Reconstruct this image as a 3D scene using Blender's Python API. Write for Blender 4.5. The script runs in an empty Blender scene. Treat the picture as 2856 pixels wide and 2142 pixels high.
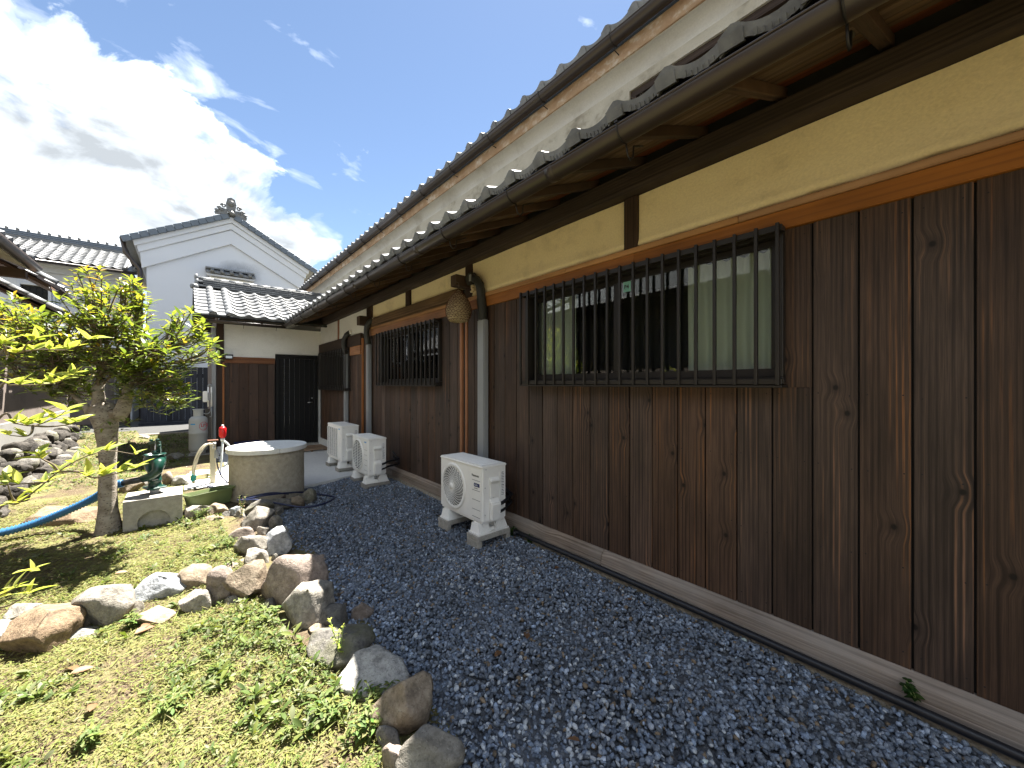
import bpy, bmesh, math, random
import numpy as np
from mathutils import Vector, Matrix, Quaternion, noise as mnoise

# ------------------------------------------------------------------ camera, sky, sun, exposure
F, CX, CY = 1075.0, 1428.0, 1071.0            # the photograph's focal length and centre, in its own pixels
TH = math.atan(912.0 / 1075.0)                # the wall runs along +Y, the camera is turned this far towards it
S, C, H = math.sin(TH), math.cos(TH), 1.48
sc = bpy.context.scene
cam = bpy.data.objects.new('camera', bpy.data.cameras.new('camera'))
sc.collection.objects.link(cam)
cam.data.sensor_width = 36.0
cam.data.lens = 36.0 * F / 2856.0
cam.data.clip_start, cam.data.clip_end = 0.05, 2000.0
cam.location = (0, 0, H)
cam.rotation_euler = (math.pi / 2, 0, -TH)
sc.camera = cam

SUN = Vector((0.372, 0.25, 1.0)).normalized()
w = bpy.data.worlds.new('World'); sc.world = w; w.use_nodes = True
wt = w.node_tree; wt.nodes.clear()

def nd(nt, typ, ins=None, **props):
    n = nt.nodes.new(typ)
    for k, v in props.items():
        setattr(n, k, v)
    for k, v in (ins or {}).items():
        s = n.inputs[k]
        if isinstance(v, bpy.types.NodeSocket):
            nt.links.new(v, s)
        else:
            if isinstance(v, (tuple, list)) and len(v) == 3 and s.type == 'RGBA':
                v = (*v, 1)
            s.default_value = v
    return n
def math_(nt, op, a, b=0.0, c=0.0, clamp=False):
    n = nd(nt, 'ShaderNodeMath', {0: a, 1: b, 2: c}, operation=op); n.use_clamp = clamp
    return n.outputs[0]
def vmath(nt, op, a, b=(0, 0, 0)):
    n = nd(nt, 'ShaderNodeVectorMath', {0: a, 1: b}, operation=op)
    return n.outputs['Value'] if op in ('DOT_PRODUCT', 'LENGTH', 'DISTANCE') else n.outputs[0]
def noise(nt, vec, scale, detail=4.0, rough=0.55, dist=0.0):
    return nd(nt, 'ShaderNodeTexNoise', {'Vector': vec, 'Scale': scale, 'Detail': detail, 'Roughness': rough, 'Distortion': dist}).outputs['Fac']
def ramp(nt, fac, stops, interp='LINEAR'):
    n = nd(nt, 'ShaderNodeValToRGB', {0: fac}); cr = n.color_ramp; cr.interpolation = interp
    while len(cr.elements) > len(stops): cr.elements.remove(cr.elements[-1])
    while len(cr.elements) < len(stops): cr.elements.new(0.5)
    for e, (p, col) in zip(cr.elements, stops):
        e.position = p
        e.color = (col, col, col, 1) if isinstance(col, (int, float)) else (*col, 1)
    return n.outputs['Color']
def mix(nt, fac, a, b, blend='MIX'):
    n = nd(nt, 'ShaderNodeMix', {'Factor': fac, 'A': a, 'B': b} if False else {}, data_type='RGBA', blend_type=blend)
    for idx, v in ((0, fac), (6, a), (7, b)):
        s = n.inputs[idx]
        if isinstance(v, bpy.types.NodeSocket): nt.links.new(v, s)
        else: s.default_value = (*v, 1) if isinstance(v, (tuple, list)) and len(v) == 3 else ((v, v, v, 1) if s.type == 'RGBA' and isinstance(v, (int, float)) else v)
    return n.outputs[2]
def scaled(nt, vec, s):
    return vmath(nt, 'MULTIPLY', vec, s)

def pix_ray(px, py):
    u, v = (px - CX) / F, (CY - py) / F
    return Vector((u * C + S, -u * S + C, v))
def on_z(px, py, z):
    r = pix_ray(px, py); t = (z - H) / r.z
    return Vector((r.x * t, r.y * t, z))
def at_depth(px, py, d):
    return Vector((0, 0, H)) + pix_ray(px, py) * d
def depth(p):
    return S * p[0] + C * p[1]

SKY_STRENGTH = 0.05
SKYTINT = (0.42, 0.39, 0.345)
def build_world():
    nt = wt
    sky = nd(nt, 'ShaderNodeTexSky', sky_type='NISHITA', sun_disc=False)
    sky.sun_elevation = math.asin(SUN.z); sky.sun_rotation = math.atan2(SUN.x, SUN.y)
    sky.air_density = 0.75; sky.dust_density = 0.15; sky.ozone_density = 3.0; sky.altitude = 900
    tc = nd(nt, 'ShaderNodeTexCoord').outputs['Generated']
    d = vmath(nt, 'NORMALIZE', tc)
    # a bank of cumulus along the garden side of the sky; unseen cover overhead and behind is added to light the wall
    blobs = [(0, 330, 9), (150, 440, 9), (40, 520, 11), (340, 430, 7), (440, 470, 8), (560, 540, 8), (280, 560, 9), (700, 600, 5), (800, 680, 5), (690, 480, 3), (-260, 480, 13), (-300, 700, 16)]
    cov = None
    for px, py, deg in blobs:
        c = pix_ray(px, py).normalized()
        a = nd(nt, 'ShaderNodeMath', {0: vmath(nt, 'DOT_PRODUCT', d, tuple(c))}, operation='ARCCOSINE').outputs[0]
        q = math_(nt, 'SUBTRACT', 1.0, math_(nt, 'DIVIDE', a, math.radians(deg)))
        cov = q if cov is None else nd(nt, 'ShaderNodeMath', {0: cov, 1: q, 2: 0.2}, operation='SMOOTH_MAX').outputs[0]
    n2 = noise(nt, d, 2.6, 3.0, 0.5)
    fill_cov = math_(nt, 'ADD', math_(nt, 'MULTIPLY', math_(nt, 'SUBTRACT', n2, 0.5), 2.2), math_(nt, 'SUBTRACT', math_(nt, 'MULTIPLY', vmath(nt, 'DOT_PRODUCT', d, (-0.80, -0.42, 0.0)), 1.3), 0.22))
    cov = math_(nt, 'MAXIMUM', cov, fill_cov)
    sq = scaled(nt, d, (1.0, 1.0, 1.5))
    n1 = noise(nt, sq, 6.5, 10.0, 0.56, 0.3)
    n3 = noise(nt, vmath(nt, 'ADD', sq, tuple(SUN * 0.03)), 6.5, 10.0, 0.56, 0.3)
    cc = math_(nt, 'ADD', math_(nt, 'MULTIPLY', cov, 1.0), math_(nt, 'MULTIPLY', math_(nt, 'SUBTRACT', n1, 0.5), 3.3))
    den = ramp(nt, cc, [(-0.10, 0.0), (0.12, 0.35), (0.50, 1.0)], 'EASE')
    wsp = ramp(nt, math_(nt, 'ADD', noise(nt, scaled(nt, d, (1.0, 1.6, 2.2)), 9.0, 8.0, 0.55, 0.5), math_(nt, 'MULTIPLY', cov, 0.16)), [(0.50, 0.0), (0.76, 0.7)])
    den = math_(nt, 'MAXIMUM', den, math_(nt, 'MULTIPLY', wsp, 0.7), clamp=True)
    # brightness: thick parts softly grey, thin rims and sunward lumps white
    soft = noise(nt, sq, 4.2, 4.0, 0.5, 0.2)
    soft2 = noise(nt, vmath(nt, 'ADD', sq, tuple(SUN * 0.06)), 4.2, 4.0, 0.5, 0.2)
    thk = math_(nt, 'ADD', math_(nt, 'MULTIPLY', cov, 0.5), math_(nt, 'MULTIPLY', math_(nt, 'SUBTRACT', soft, 0.38), 2.0))
    lum = math_(nt, 'ADD', ramp(nt, thk, [(0.0, 0.66), (0.4, 0.42), (0.75, 0.30), (1.0, 0.24)]), math_(nt, 'MULTIPLY', math_(nt, 'SUBTRACT', soft, soft2), 0.9))
    lum = math_(nt, 'ADD', lum, math_(nt, 'MULTIPLY', math_(nt, 'SUBTRACT', n1, n3), 0.8))
    lum = nd(nt, 'ShaderNodeClamp', {0: lum, 1: 0.19, 2: 1.0}).outputs[0]
    ccol = mix(nt, ramp(nt, lum, [(0.4, 1.0), (1.0, 0.0)]), (1.0, 1.0, 1.0), (0.86, 0.93, 1.0))
    ccol = vmath(nt, 'SCALE', ccol)
    nt.links.new(math_(nt, 'MULTIPLY', lum, CLOUD), ccol.node.inputs['Scale'])
    skc = mix(nt, 1.0, sky.outputs[0], SKYTINT, 'MULTIPLY')
    col = mix(nt, den, skc, ccol)
    bg = nd(nt, 'ShaderNodeBackground', {'Color': col, 'Strength': SKY_STRENGTH})
    out = nd(nt, 'ShaderNodeOutputWorld'); nt.links.new(bg.outputs[0], out.inputs[0])
CLOUD = 5.6
build_world()
sl = bpy.data.lights.new('sun', 'SUN'); sl.energy = 2.0; sl.angle = math.radians(0.5); sl.color = (1.0, 0.95, 0.87)
sun = bpy.data.objects.new('sun', sl); sc.collection.objects.link(sun)
sun.rotation_euler = SUN.to_track_quat('Z', 'Y').to_euler(); sun.location = SUN * 60
vs = sc.view_settings
vs.view_transform = 'Standard'; vs.look = 'None'; vs.gamma = 1.0; vs.use_curve_mapping = False
vs.exposure = 3.9
sc.cycles.max_bounces = 8; sc.cycles.diffuse_bounces = 5; sc.cycles.transparent_max_bounces = 12
sc.cycles.caustics_reflective = False; sc.cycles.caustics_refractive = False

# ------------------------------------------------------------------ helpers
COL = sc.collection
rnd = random.Random(7)
class MB:
    """collects shapes as plain verts and faces; build() links ONE mesh object"""
    def __init__(s): s.v, s.f, s.sm = [], [], []
    def add(s, v, f, smooth=False):
        b = len(s.v); s.v += [tuple(p) for p in v]
        s.f += [tuple(i + b for i in q) for q in f]; s.sm += [smooth] * len(f); return s
    def box(s, x0, x1, y0, y1, z0, z1):
        if x0 > x1: x0, x1 = x1, x0
        if y0 > y1: y0, y1 = y1, y0
        if z0 > z1: z0, z1 = z1, z0
        v = [(x, y, z) for z in (z0, z1) for y in (y0, y1) for x in (x0, x1)]
        return s.add(v, [(0, 2, 3, 1), (4, 5, 7, 6), (0, 1, 5, 4), (2, 6, 7, 3), (0, 4, 6, 2), (1, 3, 7, 5)])
    def hexa(s, v):   # eight corners, same order as box
        return s.add(v, [(0, 2, 3, 1), (4, 5, 7, 6), (0, 1, 5, 4), (2, 6, 7, 3), (0, 4, 6, 2), (1, 3, 7, 5)])
    def obox(s, c, size, m=None):
        hx, hy, hz = (a / 2 for a in size); c = Vector(c); m = m or Matrix.Identity(3)
        return s.hexa([c + m @ Vector((x, y, z)) for z in (-hz, hz) for y in (-hy, hy) for x in (-hx, hx)])
    def bar(s, a, b, wd, ht, up=(0, 0, 1)):
        a, b = Vector(a), Vector(b); d = (b - a).normalized(); sd = d.cross(Vector(up)).normalized(); u = sd.cross(d)
        return s.hexa([p + sd * (i * wd / 2) + u * (j * ht / 2) for j in (-1, 1) for i, p in ((-1, a), (1, a), (-1, b), (1, b))][:0] or
                      [a - sd*wd/2 - u*ht/2, a + sd*wd/2 - u*ht/2, b - sd*wd/2 - u*ht/2, b + sd*wd/2 - u*ht/2,
                       a - sd*wd/2 + u*ht/2, a + sd*wd/2 + u*ht/2, b - sd*wd/2 + u*ht/2, b + sd*wd/2 + u*ht/2])
    def tube(s, path, r, n=10, cap=True, smooth=True, wob=0.0, seed=0):
        path = [Vector(p) for p in path]; rs = r if isinstance(r, (list, tuple)) else [r] * len(path)
        rings = []; ref = None
        for i, p in enumerate(path):
            d = (path[min(i + 1, len(path) - 1)] - path[max(i - 1, 0)]).normalized()
            if ref is None: ref = Vector((0, 0, 1)) if abs(d.z) < 0.9 else Vector((1, 0, 0))
            u = d.cross(ref).normalized(); v_ = u.cross(d).normalized(); ref = v_
            ring = []
            for k in range(n):
                a = 2 * math.pi * k / n
                o = u * math.cos(a) + v_ * math.sin(a)
                q = 1.0
                if wob: q += wob * mnoise.noise((p + o * rs[i]) * 9 + Vector((seed, 0, 0))) + wob * .6 * mnoise.noise((p + o * rs[i]) * 26 + Vector((0, seed, 0)))
                ring.append(p + o * rs[i] * q)
            rings.append(ring)
        v = [p for g in rings for p in g]; f = []
        for i in range(len(rings) - 1):
            for k in range(n):
                k2 = (k + 1) % n; f.append((i * n + k, i * n + k2, (i + 1) * n + k2, (i + 1) * n + k))
        if cap: f.append(tuple(range(n))[::-1]); f.append(tuple((len(rings) - 1) * n + k for k in range(n)))
        return s.add(v, f, smooth)
    def lathe(s, prof, c=(0, 0, 0), n=32, smooth=True, m=None, cap=True):
        c = Vector(c); m = m or Matrix.Identity(3); v = []
        for r, z in prof:
            for k in range(n):
                a = 2 * math.pi * k / n; v.append(c + m @ Vector((r * math.cos(a), r * math.sin(a), z)))
        f = []
        for i in range(len(prof) - 1):
            for k in range(n):
                k2 = (k + 1) % n; f.append((i * n + k, i * n + k2, (i + 1) * n + k2, (i + 1) * n + k))
        if cap and prof[0][0] > 1e-6: f.append(tuple(range(n))[::-1])
        if cap and prof[-1][0] > 1e-6: f.append(tuple((len(prof) - 1) * n + k for k in range(n)))
        return s.add(v, f, smooth)
    def prism(s, poly, fn, d0, d1):   # poly: 2D points; fn(a,b,d) -> 3D
        n = len(poly); v = [fn(a, b, d0) for a, b in poly] + [fn(a, b, d1) for a, b in poly]
        return s.add(v, [tuple(range(n))[::-1], tuple(range(n, 2 * n))] + [(i, (i + 1) % n, n + (i + 1) % n, n + i) for i in range(n)])
    def mesh(s, name, mat, bevel=0.0, seg=1, recalc=True):
        me = bpy.data.meshes.new(name); me.from_pydata(s.v, [], s.f); me.update()
        me.polygons.foreach_set('use_smooth', s.sm)
        if bevel or recalc:
            bm = bmesh.new(); bm.from_mesh(me)
            if recalc: bmesh.ops.recalc_face_normals(bm, faces=bm.faces)
            if bevel: bmesh.ops.bevel(bm, geom=list(bm.edges), offset=bevel, segments=seg, affect='EDGES', clamp_overlap=True)
            bm.to_mesh(me); bm.free()
        for m_ in (mat if isinstance(mat, (list, tuple)) else [mat]): me.materials.append(m_)
        return me
    def build(s, name, mat, parent=None, bevel=0.0, seg=1, recalc=True):
        return link(name, s.mesh(name, mat, bevel, seg, recalc), parent)

def link(name, me, parent=None, loc=None, m=None):
    o = bpy.data.objects.new(name, me); COL.objects.link(o)
    if parent is not None:
        o.parent = parent
        base = world_of(parent)
        if m is not None: o.matrix_local = Matrix.Translation(-base) @ m
        else: o.location = (Vector(loc) if loc is not None else Vector((0, 0, 0))) - base
    elif m is not None: o.matrix_local = m
    elif loc is not None: o.location = loc
    return o
def world_of(o):   # parents are only ever translated
    p = Vector((0, 0, 0))
    while o is not None: p = p + o.location; o = o.parent
    return p
def tag(o, label=None, cat=None, group=None, kind=None):
    if label: o['label'] = label
    if cat: o['category'] = cat
    if group: o['group'] = group
    if kind: o['kind'] = kind
    return o
def thing(name, label, cat, loc=(0, 0, 0), group=None):
    o = bpy.data.objects.new(name, None); COL.objects.link(o); o.location = loc; o.empty_display_size = 0.1
    return tag(o, label, cat, group)
def np_mesh(name, v, f, mat, cols=None, smooth=False):
    """v (n,3), f (m,k) numpy; cols (n,3) linear colours per vertex"""
    me = bpy.data.meshes.new(name); n, m, k = len(v), len(f), f.shape[1]
    me.vertices.add(n); me.vertices.foreach_set('co', np.asarray(v, np.float32).ravel())
    me.loops.add(m * k); me.loops.foreach_set('vertex_index', np.asarray(f, np.int32).ravel())
    me.polygons.add(m); me.polygons.foreach_set('loop_start', np.arange(0, m * k, k, dtype=np.int32))
    try: me.polygons.foreach_set('loop_total', np.full(m, k, np.int32))
    except Exception: pass
    if smooth: me.polygons.foreach_set('use_smooth', np.ones(m, bool))
    me.update(calc_edges=True)
    if cols is not None:
        a = me.color_attributes.new('col', 'FLOAT_COLOR', 'POINT')
        a.data.foreach_set('color', np.concatenate([cols, np.ones((n, 1))], 1).astype(np.float32).ravel())
    me.materials.append(mat); return me
def text_mesh(txt, size, mat, depth_=0.0006, shear=0.0, bold=0.0):
    cu = bpy.data.curves.new('lettering', 'FONT'); cu.body = txt; cu.size = size; cu.align_x = 'LEFT'; cu.extrude = depth_; cu.shear = shear; cu.offset = bold; cu.resolution_u = 4
    o = bpy.data.objects.new('lettering', cu); COL.objects.link(o)
    dg = bpy.context.evaluated_depsgraph_get(); me = bpy.data.meshes.new_from_object(o.evaluated_get(dg))
    bpy.data.objects.remove(o); bpy.data.curves.remove(cu)
    me.materials.clear(); me.materials.append(mat); return me

# ------------------------------------------------------------------ materials
def new_mat(name):
    m = bpy.data.materials.new(name); m.use_nodes = True; nt = m.node_tree
    return m, nt, nt.nodes['Principled BSDF']
def setp(nt, b, **k):
    names = dict(col='Base Color', rough='Roughness', metal='Metallic', spec='Specular IOR Level', normal='Normal', coat='Coat Weight', sub='Subsurface Weight')
    for q, v in k.items():
        s = b.inputs[names[q]]
        if isinstance(v, bpy.types.NodeSocket): nt.links.new(v, s)
        else: s.default_value = (*v, 1) if isinstance(v, tuple) else v
def bump(nt, h, strength=0.4, dist=0.01):
    return nd(nt, 'ShaderNodeBump', {'Height': h, 'Strength': strength, 'Distance': dist}).outputs[0]
def obj_vec(nt, rand=0.0):
    v = nd(nt, 'ShaderNodeTexCoord').outputs['Object']
    if rand:
        r = nd(nt, 'ShaderNodeObjectInfo').outputs['Random']
        v = vmath(nt, 'ADD', v, nd(nt, 'ShaderNodeCombineXYZ', {0: math_(nt, 'MULTIPLY', r, rand), 1: math_(nt, 'MULTIPLY', r, rand * 1.7), 2: math_(nt, 'MULTIPLY', r, rand * 2.9)}).outputs[0])
    return v
def wood(name, axis, dark, mid, light, scale=9.0, knot=0.0, rough=0.6, stretch=0.06, var=0.35, fine=0.45, bumps=0.25, weather=None):
    m, nt, b = new_mat(name)
    v = obj_vec(nt, 23.0)
    sep = nd(nt, 'ShaderNodeSeparateXYZ', {0: v}).outputs
    ax = {'X': (1, 0, 2), 'Y': (2, 1, 0), 'Z': (1, 2, 0), 'W': (0, 2, 1), 'V': (2, 0, 1)}[axis]
    across, along, deep = sep[ax[0]], sep[ax[1]], sep[ax[2]]
    p2 = nd(nt, 'ShaderNodeCombineXYZ', {0: across, 1: along, 2: 0.0}).outputs[0]
    push = 0.0; kmask = None
    if knot:
        vo = nd(nt, 'ShaderNodeTexVoronoi', {'Vector': scaled(nt, p2, (1.0, 0.8, 1.0)), 'Scale': knot, 'Randomness': 1.0}, voronoi_dimensions='2D')
        dk = vo.outputs['Distance']
        push = math_(nt, 'MULTIPLY', ramp(nt, dk, [(0.0, 1.0), (0.05, 0.7), (0.2, 0.0)], 'EASE'), 0.024)
        kmask = ramp(nt, dk, [(0.020, 1.0), (0.038, 0.0)])
        halo = ramp(nt, dk, [(0.035, 0.8), (0.10, 0.0)])
    a2 = math_(nt, 'ADD', across, push) if knot else across
    gv = nd(nt, 'ShaderNodeCombineXYZ', {0: a2, 1: math_(nt, 'MULTIPLY', along, stretch), 2: math_(nt, 'MULTIPLY', deep, 0.6)}).outputs[0]
    wv = nd(nt, 'ShaderNodeTexWave', {'Vector': gv, 'Scale': scale, 'Distortion': 3.4, 'Detail': 2.0, 'Detail Scale': 0.7, 'Detail Roughness': 0.45}, wave_type='BANDS', bands_direction='X').outputs['Fac']
    stk = noise(nt, nd(nt, 'ShaderNodeCombineXYZ', {0: math_(nt, 'MULTIPLY', a2, 75.0), 1: math_(nt, 'MULTIPLY', along, 0.8), 2: math_(nt, 'MULTIPLY', deep, 3.0)}).outputs[0], 1.0, 2.5, 0.6, 0.15)
    stk = ramp(nt, stk, [(0.32, 0.0), (0.66, 1.0)])
    wv = math_(nt, 'ADD', math_(nt, 'MULTIPLY', wv, 0.42), math_(nt, 'MULTIPLY', stk, 0.58))
    fv = nd(nt, 'ShaderNodeCombineXYZ', {0: math_(nt, 'MULTIPLY', a2, 260.0), 1: math_(nt, 'MULTIPLY', along, 5.0), 2: deep}).outputs[0]
    fn = noise(nt, fv, 1.0, 3.0, 0.6)
    bl = noise(nt, nd(nt, 'ShaderNodeCombineXYZ', {0: math_(nt, 'MULTIPLY', across, 7.0), 1: math_(nt, 'MULTIPLY', along, 1.6), 2: deep}).outputs[0], 1.0, 3.0, 0.55)
    lm = ramp(nt, noise(nt, nd(nt, 'ShaderNodeCombineXYZ', {0: math_(nt, 'MULTIPLY', across, 9.0), 1: math_(nt, 'MULTIPLY', along, 0.9), 2: 3.0}).outputs[0], 1.0, 2.0, 0.5), [(0.48, 0.0), (0.68, 1.0)])
    col = ramp(nt, wv, [(0.08, dark), (0.55, mid), (1.0, mid)])
    col = mix(nt, math_(nt, 'MULTIPLY', ramp(nt, wv, [(0.68, 0.0), (0.92, 1.0)]), lm), col, light)
    col = mix(nt, math_(nt, 'MULTIPLY', ramp(nt, fn, [(0.35, 0.0), (0.7, 1.0)]), fine), col, dark)
    col = mix(nt, 0.8, col, ramp(nt, bl, [(0.25, 0.55), (0.75, 1.35)]), 'MULTIPLY')
    if knot:
        col = mix(nt, math_(nt, 'MULTIPLY', halo, 0.55), col, tuple(c * 0.7 for c in dark))
        col = mix(nt, kmask, col, tuple(c * 0.3 for c in dark))
    if weather:
        wn = noise(nt, v, 2.2, 5.0, 0.6)
        col = mix(nt, ramp(nt, wn, [(0.4, 0.0), (0.72, 0.85)]), col, weather)
    r = nd(nt, 'ShaderNodeObjectInfo').outputs['Random']
    val = math_(nt, 'ADD', 1.0 - var / 2, math_(nt, 'MULTIPLY', r, var))
    hs = nd(nt, 'ShaderNodeHueSaturation', {'Color': col, 'Value': val, 'Saturation': math_(nt, 'ADD', 0.85, math_(nt, 'MULTIPLY', math_(nt, 'FRACT', math_(nt, 'MULTIPLY', r, 7.3)), 0.3))}).outputs[0]
    setp(nt, b, col=hs, rough=math_(nt, 'ADD', rough - 0.08, math_(nt, 'MULTIPLY', fn, 0.2)), spec=0.35,
         normal=bump(nt, math_(nt, 'ADD', math_(nt, 'MULTIPLY', wv, 0.6), math_(nt, 'MULTIPLY', fn, 0.6)), bumps, 0.004))
    return m
def plaster(name, c1, c2, stain=None, scale=3.0, bumps=0.25, amount=0.6, fine=70.0):
    m, nt, b = new_mat(name); v = obj_vec(nt)
    n1 = noise(nt, scaled(nt, v, (1, 1, 1.6)), scale, 6.0, 0.6); n2 = noise(nt, v, fine, 4.0, 0.65); n3 = noise(nt, v, scale * 5, 5.0, 0.6)
    col = mix(nt, ramp(nt, n1, [(0.3, 0.0), (0.7, 1.0)]), c1, c2)
    if stain: col = mix(nt, math_(nt, 'MULTIPLY', ramp(nt, math_(nt, 'ADD', n1, math_(nt, 'MULTIPLY', n3, 0.5)), [(0.78, 0.0), (1.0, 1.0)]), amount), col, stain)
    col = mix(nt, 0.5, col, ramp(nt, n2, [(0.3, 0.82), (0.7, 1.12)]), 'MULTIPLY')
    setp(nt, b, col=col, rough=0.92, spec=0.2, normal=bump(nt, math_(nt, 'ADD', n2, math_(nt, 'MULTIPLY', n3, 0.8)), bumps, 0.008))
    return m
def plain(name, col, rough=0.5, metal=0.0, spec=0.5, grime=0.15, scale=9.0, coat=0.0, bumps=0.0):
    m, nt, b = new_mat(name); v = obj_vec(nt, 5.0)
    n1 = noise(nt, v, scale, 5.0, 0.6)
    c = mix(nt, math_(nt, 'MULTIPLY', ramp(nt, n1, [(0.42, 0.0), (0.75, 1.0)]), grime), col, tuple(x * 0.45 + 0.02 for x in col))
    setp(nt, b, col=c, rough=math_(nt, 'ADD', rough - 0.06, math_(nt, 'MULTIPLY', n1, 0.14)), metal=metal, spec=spec, coat=coat)
    if bumps: setp(nt, b, normal=bump(nt, noise(nt, v, scale * 8, 4.0), bumps, 0.004))
    return m
def stone(name, base, dark, light, speck=90.0, rough=0.85, bumps=0.9, moss=None):
    m, nt, b = new_mat(name); v = obj_vec(nt, 11.0)
    n1 = noise(nt, v, 4.0, 6.0, 0.6); n2 = noise(nt, v, speck, 3.0, 0.7); n3 = noise(nt, v, 22.0, 6.0, 0.65)
    col = ramp(nt, n3, [(0.3, dark), (0.52, base), (0.75, light)])
    col = mix(nt, ramp(nt, n2, [(0.56, 0.0), (0.66, 0.75)]), col, dark)
    col = mix(nt, ramp(nt, n2, [(0.3, 0.7), (0.4, 0.0)]), col, light)
    if moss: col = mix(nt, ramp(nt, n1, [(0.5, 0.0), (0.7, 0.75)]), col, moss)
    r = nd(nt, 'ShaderNodeObjectInfo').outputs['Random']
    col = nd(nt, 'ShaderNodeHueSaturation', {'Color': col, 'Value': math_(nt, 'ADD', 0.8, math_(nt, 'MULTIPLY', r, 0.4))}).outputs[0]
    setp(nt, b, col=col, rough=rough, spec=0.3, normal=bump(nt, math_(nt, 'ADD', n3, math_(nt, 'MULTIPLY', n2, 0.5)), bumps, 0.012))
    return m
def leafy(name, tint=(1, 1, 1), rough=0.35, trans=0.45, attr=True, col=(0.1, 0.2, 0.03), spec=0.5, veins=None):
    m, nt, b = new_mat(name)
    c = nd(nt, 'ShaderNodeVertexColor', layer_name='col').outputs[0] if attr else None
    if c is None:
        c = mix(nt, 0.0, col, col)
    if tint != (1, 1, 1): c = mix(nt, 1.0, c, tint, 'MULTIPLY')
    setp(nt, b, col=c, rough=rough, spec=spec)
    tr = nd(nt, 'ShaderNodeBsdfTranslucent', {0: mix(nt, 1.0, c, (1.25, 1.2, 0.6), 'MULTIPLY')})
    mx = nd(nt, 'ShaderNodeMixShader', {0: trans, 1: b.outputs[0], 2: tr.outputs[0]})
    nt.links.new(mx.outputs[0], nt.nodes['Material Output'].inputs[0]); return m

M = {}
M['board'] = wood('charred_cedar', 'Z', (0.026, 0.015, 0.0105), (0.090, 0.055, 0.038), (0.32, 0.145, 0.062), 13.0, knot=2.6, rough=0.58, var=0.55, fine=0.65, bumps=0.35, stretch=0.03)
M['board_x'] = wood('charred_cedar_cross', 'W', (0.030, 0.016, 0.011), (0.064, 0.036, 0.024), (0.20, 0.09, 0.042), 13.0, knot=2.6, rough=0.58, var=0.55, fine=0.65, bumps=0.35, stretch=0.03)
M['trim'] = wood('stained_cedar', 'Y', (0.27, 0.115, 0.043), (0.36, 0.155, 0.056), (0.44, 0.22, 0.095), 9.0, knot=1.3, rough=0.5, var=0.2, fine=0.25, bumps=0.12)
M['trim_z'] = wood('stained_cedar_upright', 'Z', (0.2, 0.075, 0.026), (0.36, 0.14, 0.045), (0.45, 0.2, 0.075), 10.0, rough=0.5, var=0.2, fine=0.25, bumps=0.12)
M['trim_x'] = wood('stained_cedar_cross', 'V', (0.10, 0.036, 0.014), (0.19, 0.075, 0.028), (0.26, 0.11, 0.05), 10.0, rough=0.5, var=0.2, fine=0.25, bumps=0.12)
M['cap'] = wood('pale_stained_cedar', 'Y', (0.30, 0.145, 0.05), (0.44, 0.225, 0.085), (0.50, 0.28, 0.12), 7.0, knot=1.0, rough=0.5, var=0.2, fine=0.2, bumps=0.1)
M['beam'] = wood('old_dark_beam', 'Y', (0.024, 0.015, 0.011), (0.058, 0.036, 0.024), (0.10, 0.064, 0.04), 12.0, rough=0.75, var=0.3, bumps=0.5)
M['beam_z'] = wood('old_dark_post', 'Z', (0.018, 0.011, 0.008), (0.05, 0.028, 0.017), (0.09, 0.05, 0.03), 12.0, rough=0.75, var=0.3, bumps=0.5)
M['beam_x'] = wood('old_rafter', 'X', (0.04, 0.024, 0.015), (0.095, 0.056, 0.035), (0.16, 0.10, 0.06), 12.0, rough=0.75, var=0.5, bumps=0.5)
M['oldbeam'] = wood('weathered_beam', 'Y', (0.05, 0.030, 0.018), (0.14, 0.09, 0.05), (0.22, 0.15, 0.09), 9.0, knot=1.5, rough=0.85, var=0.2, bumps=0.9)
M['soffit'] = wood('soffit_wood', 'Y', (0.07, 0.043, 0.025), (0.17, 0.105, 0.058), (0.24, 0.155, 0.09), 9.0, rough=0.8, var=0.5, bumps=0.4)
M['redboard'] = wood('red_soffit_wood', 'Y', (0.14, 0.042, 0.016), (0.25, 0.08, 0.03), (0.3, 0.11, 0.045), 10.0, rough=0.7, var=0.2)
M['sill'] = wood('weathered_sill', 'Y', (0.15, 0.115, 0.09), (0.34, 0.275, 0.225), (0.42, 0.36, 0.3), 16.0, knot=1.2, rough=0.9, var=0.15, fine=0.6, bumps=0.7, weather=(0.26, 0.235, 0.21))
M['greywood'] = wood('grey_weathered_board', 'W', (0.05, 0.045, 0.04), (0.13, 0.115, 0.10), (0.2, 0.18, 0.16), 10.0, rough=0.9, var=0.5, bumps=0.6)
M['blackwood'] = wood('dark_grey_board', 'W', (0.012, 0.013, 0.017), (0.032, 0.035, 0.046), (0.06, 0.065, 0.08), 10.0, rough=0.85, var=0.6, bumps=0.5)
M['duckboard'] = wood('duckboard_wood', 'X', (0.12, 0.08, 0.05), (0.26, 0.18, 0.12), (0.32, 0.24, 0.17), 9.0, rough=0.8)
M['ochre'] = plaster('ochre_plaster', (0.86, 0.74, 0.48), (0.80, 0.67, 0.42), (0.56, 0.47, 0.30), 2.2, 0.3, 0.6)
M['white'] = plaster('white_plaster', (0.80, 0.79, 0.74), (0.74, 0.73, 0.68), (0.58, 0.56, 0.5), 2.0, 0.12, 0.35)
M['aged'] = plaster('aged_upper_plaster', (0.52, 0.49, 0.41), (0.43, 0.39, 0.31), (0.2, 0.18, 0.14), 3.5, 0.35, 0.7)
M['cove'] = plaster('smooth_cove_plaster', (0.60, 0.58, 0.53), (0.53, 0.51, 0.46), (0.36, 0.32, 0.26), 2.0, 0.08, 0.5)
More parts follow.
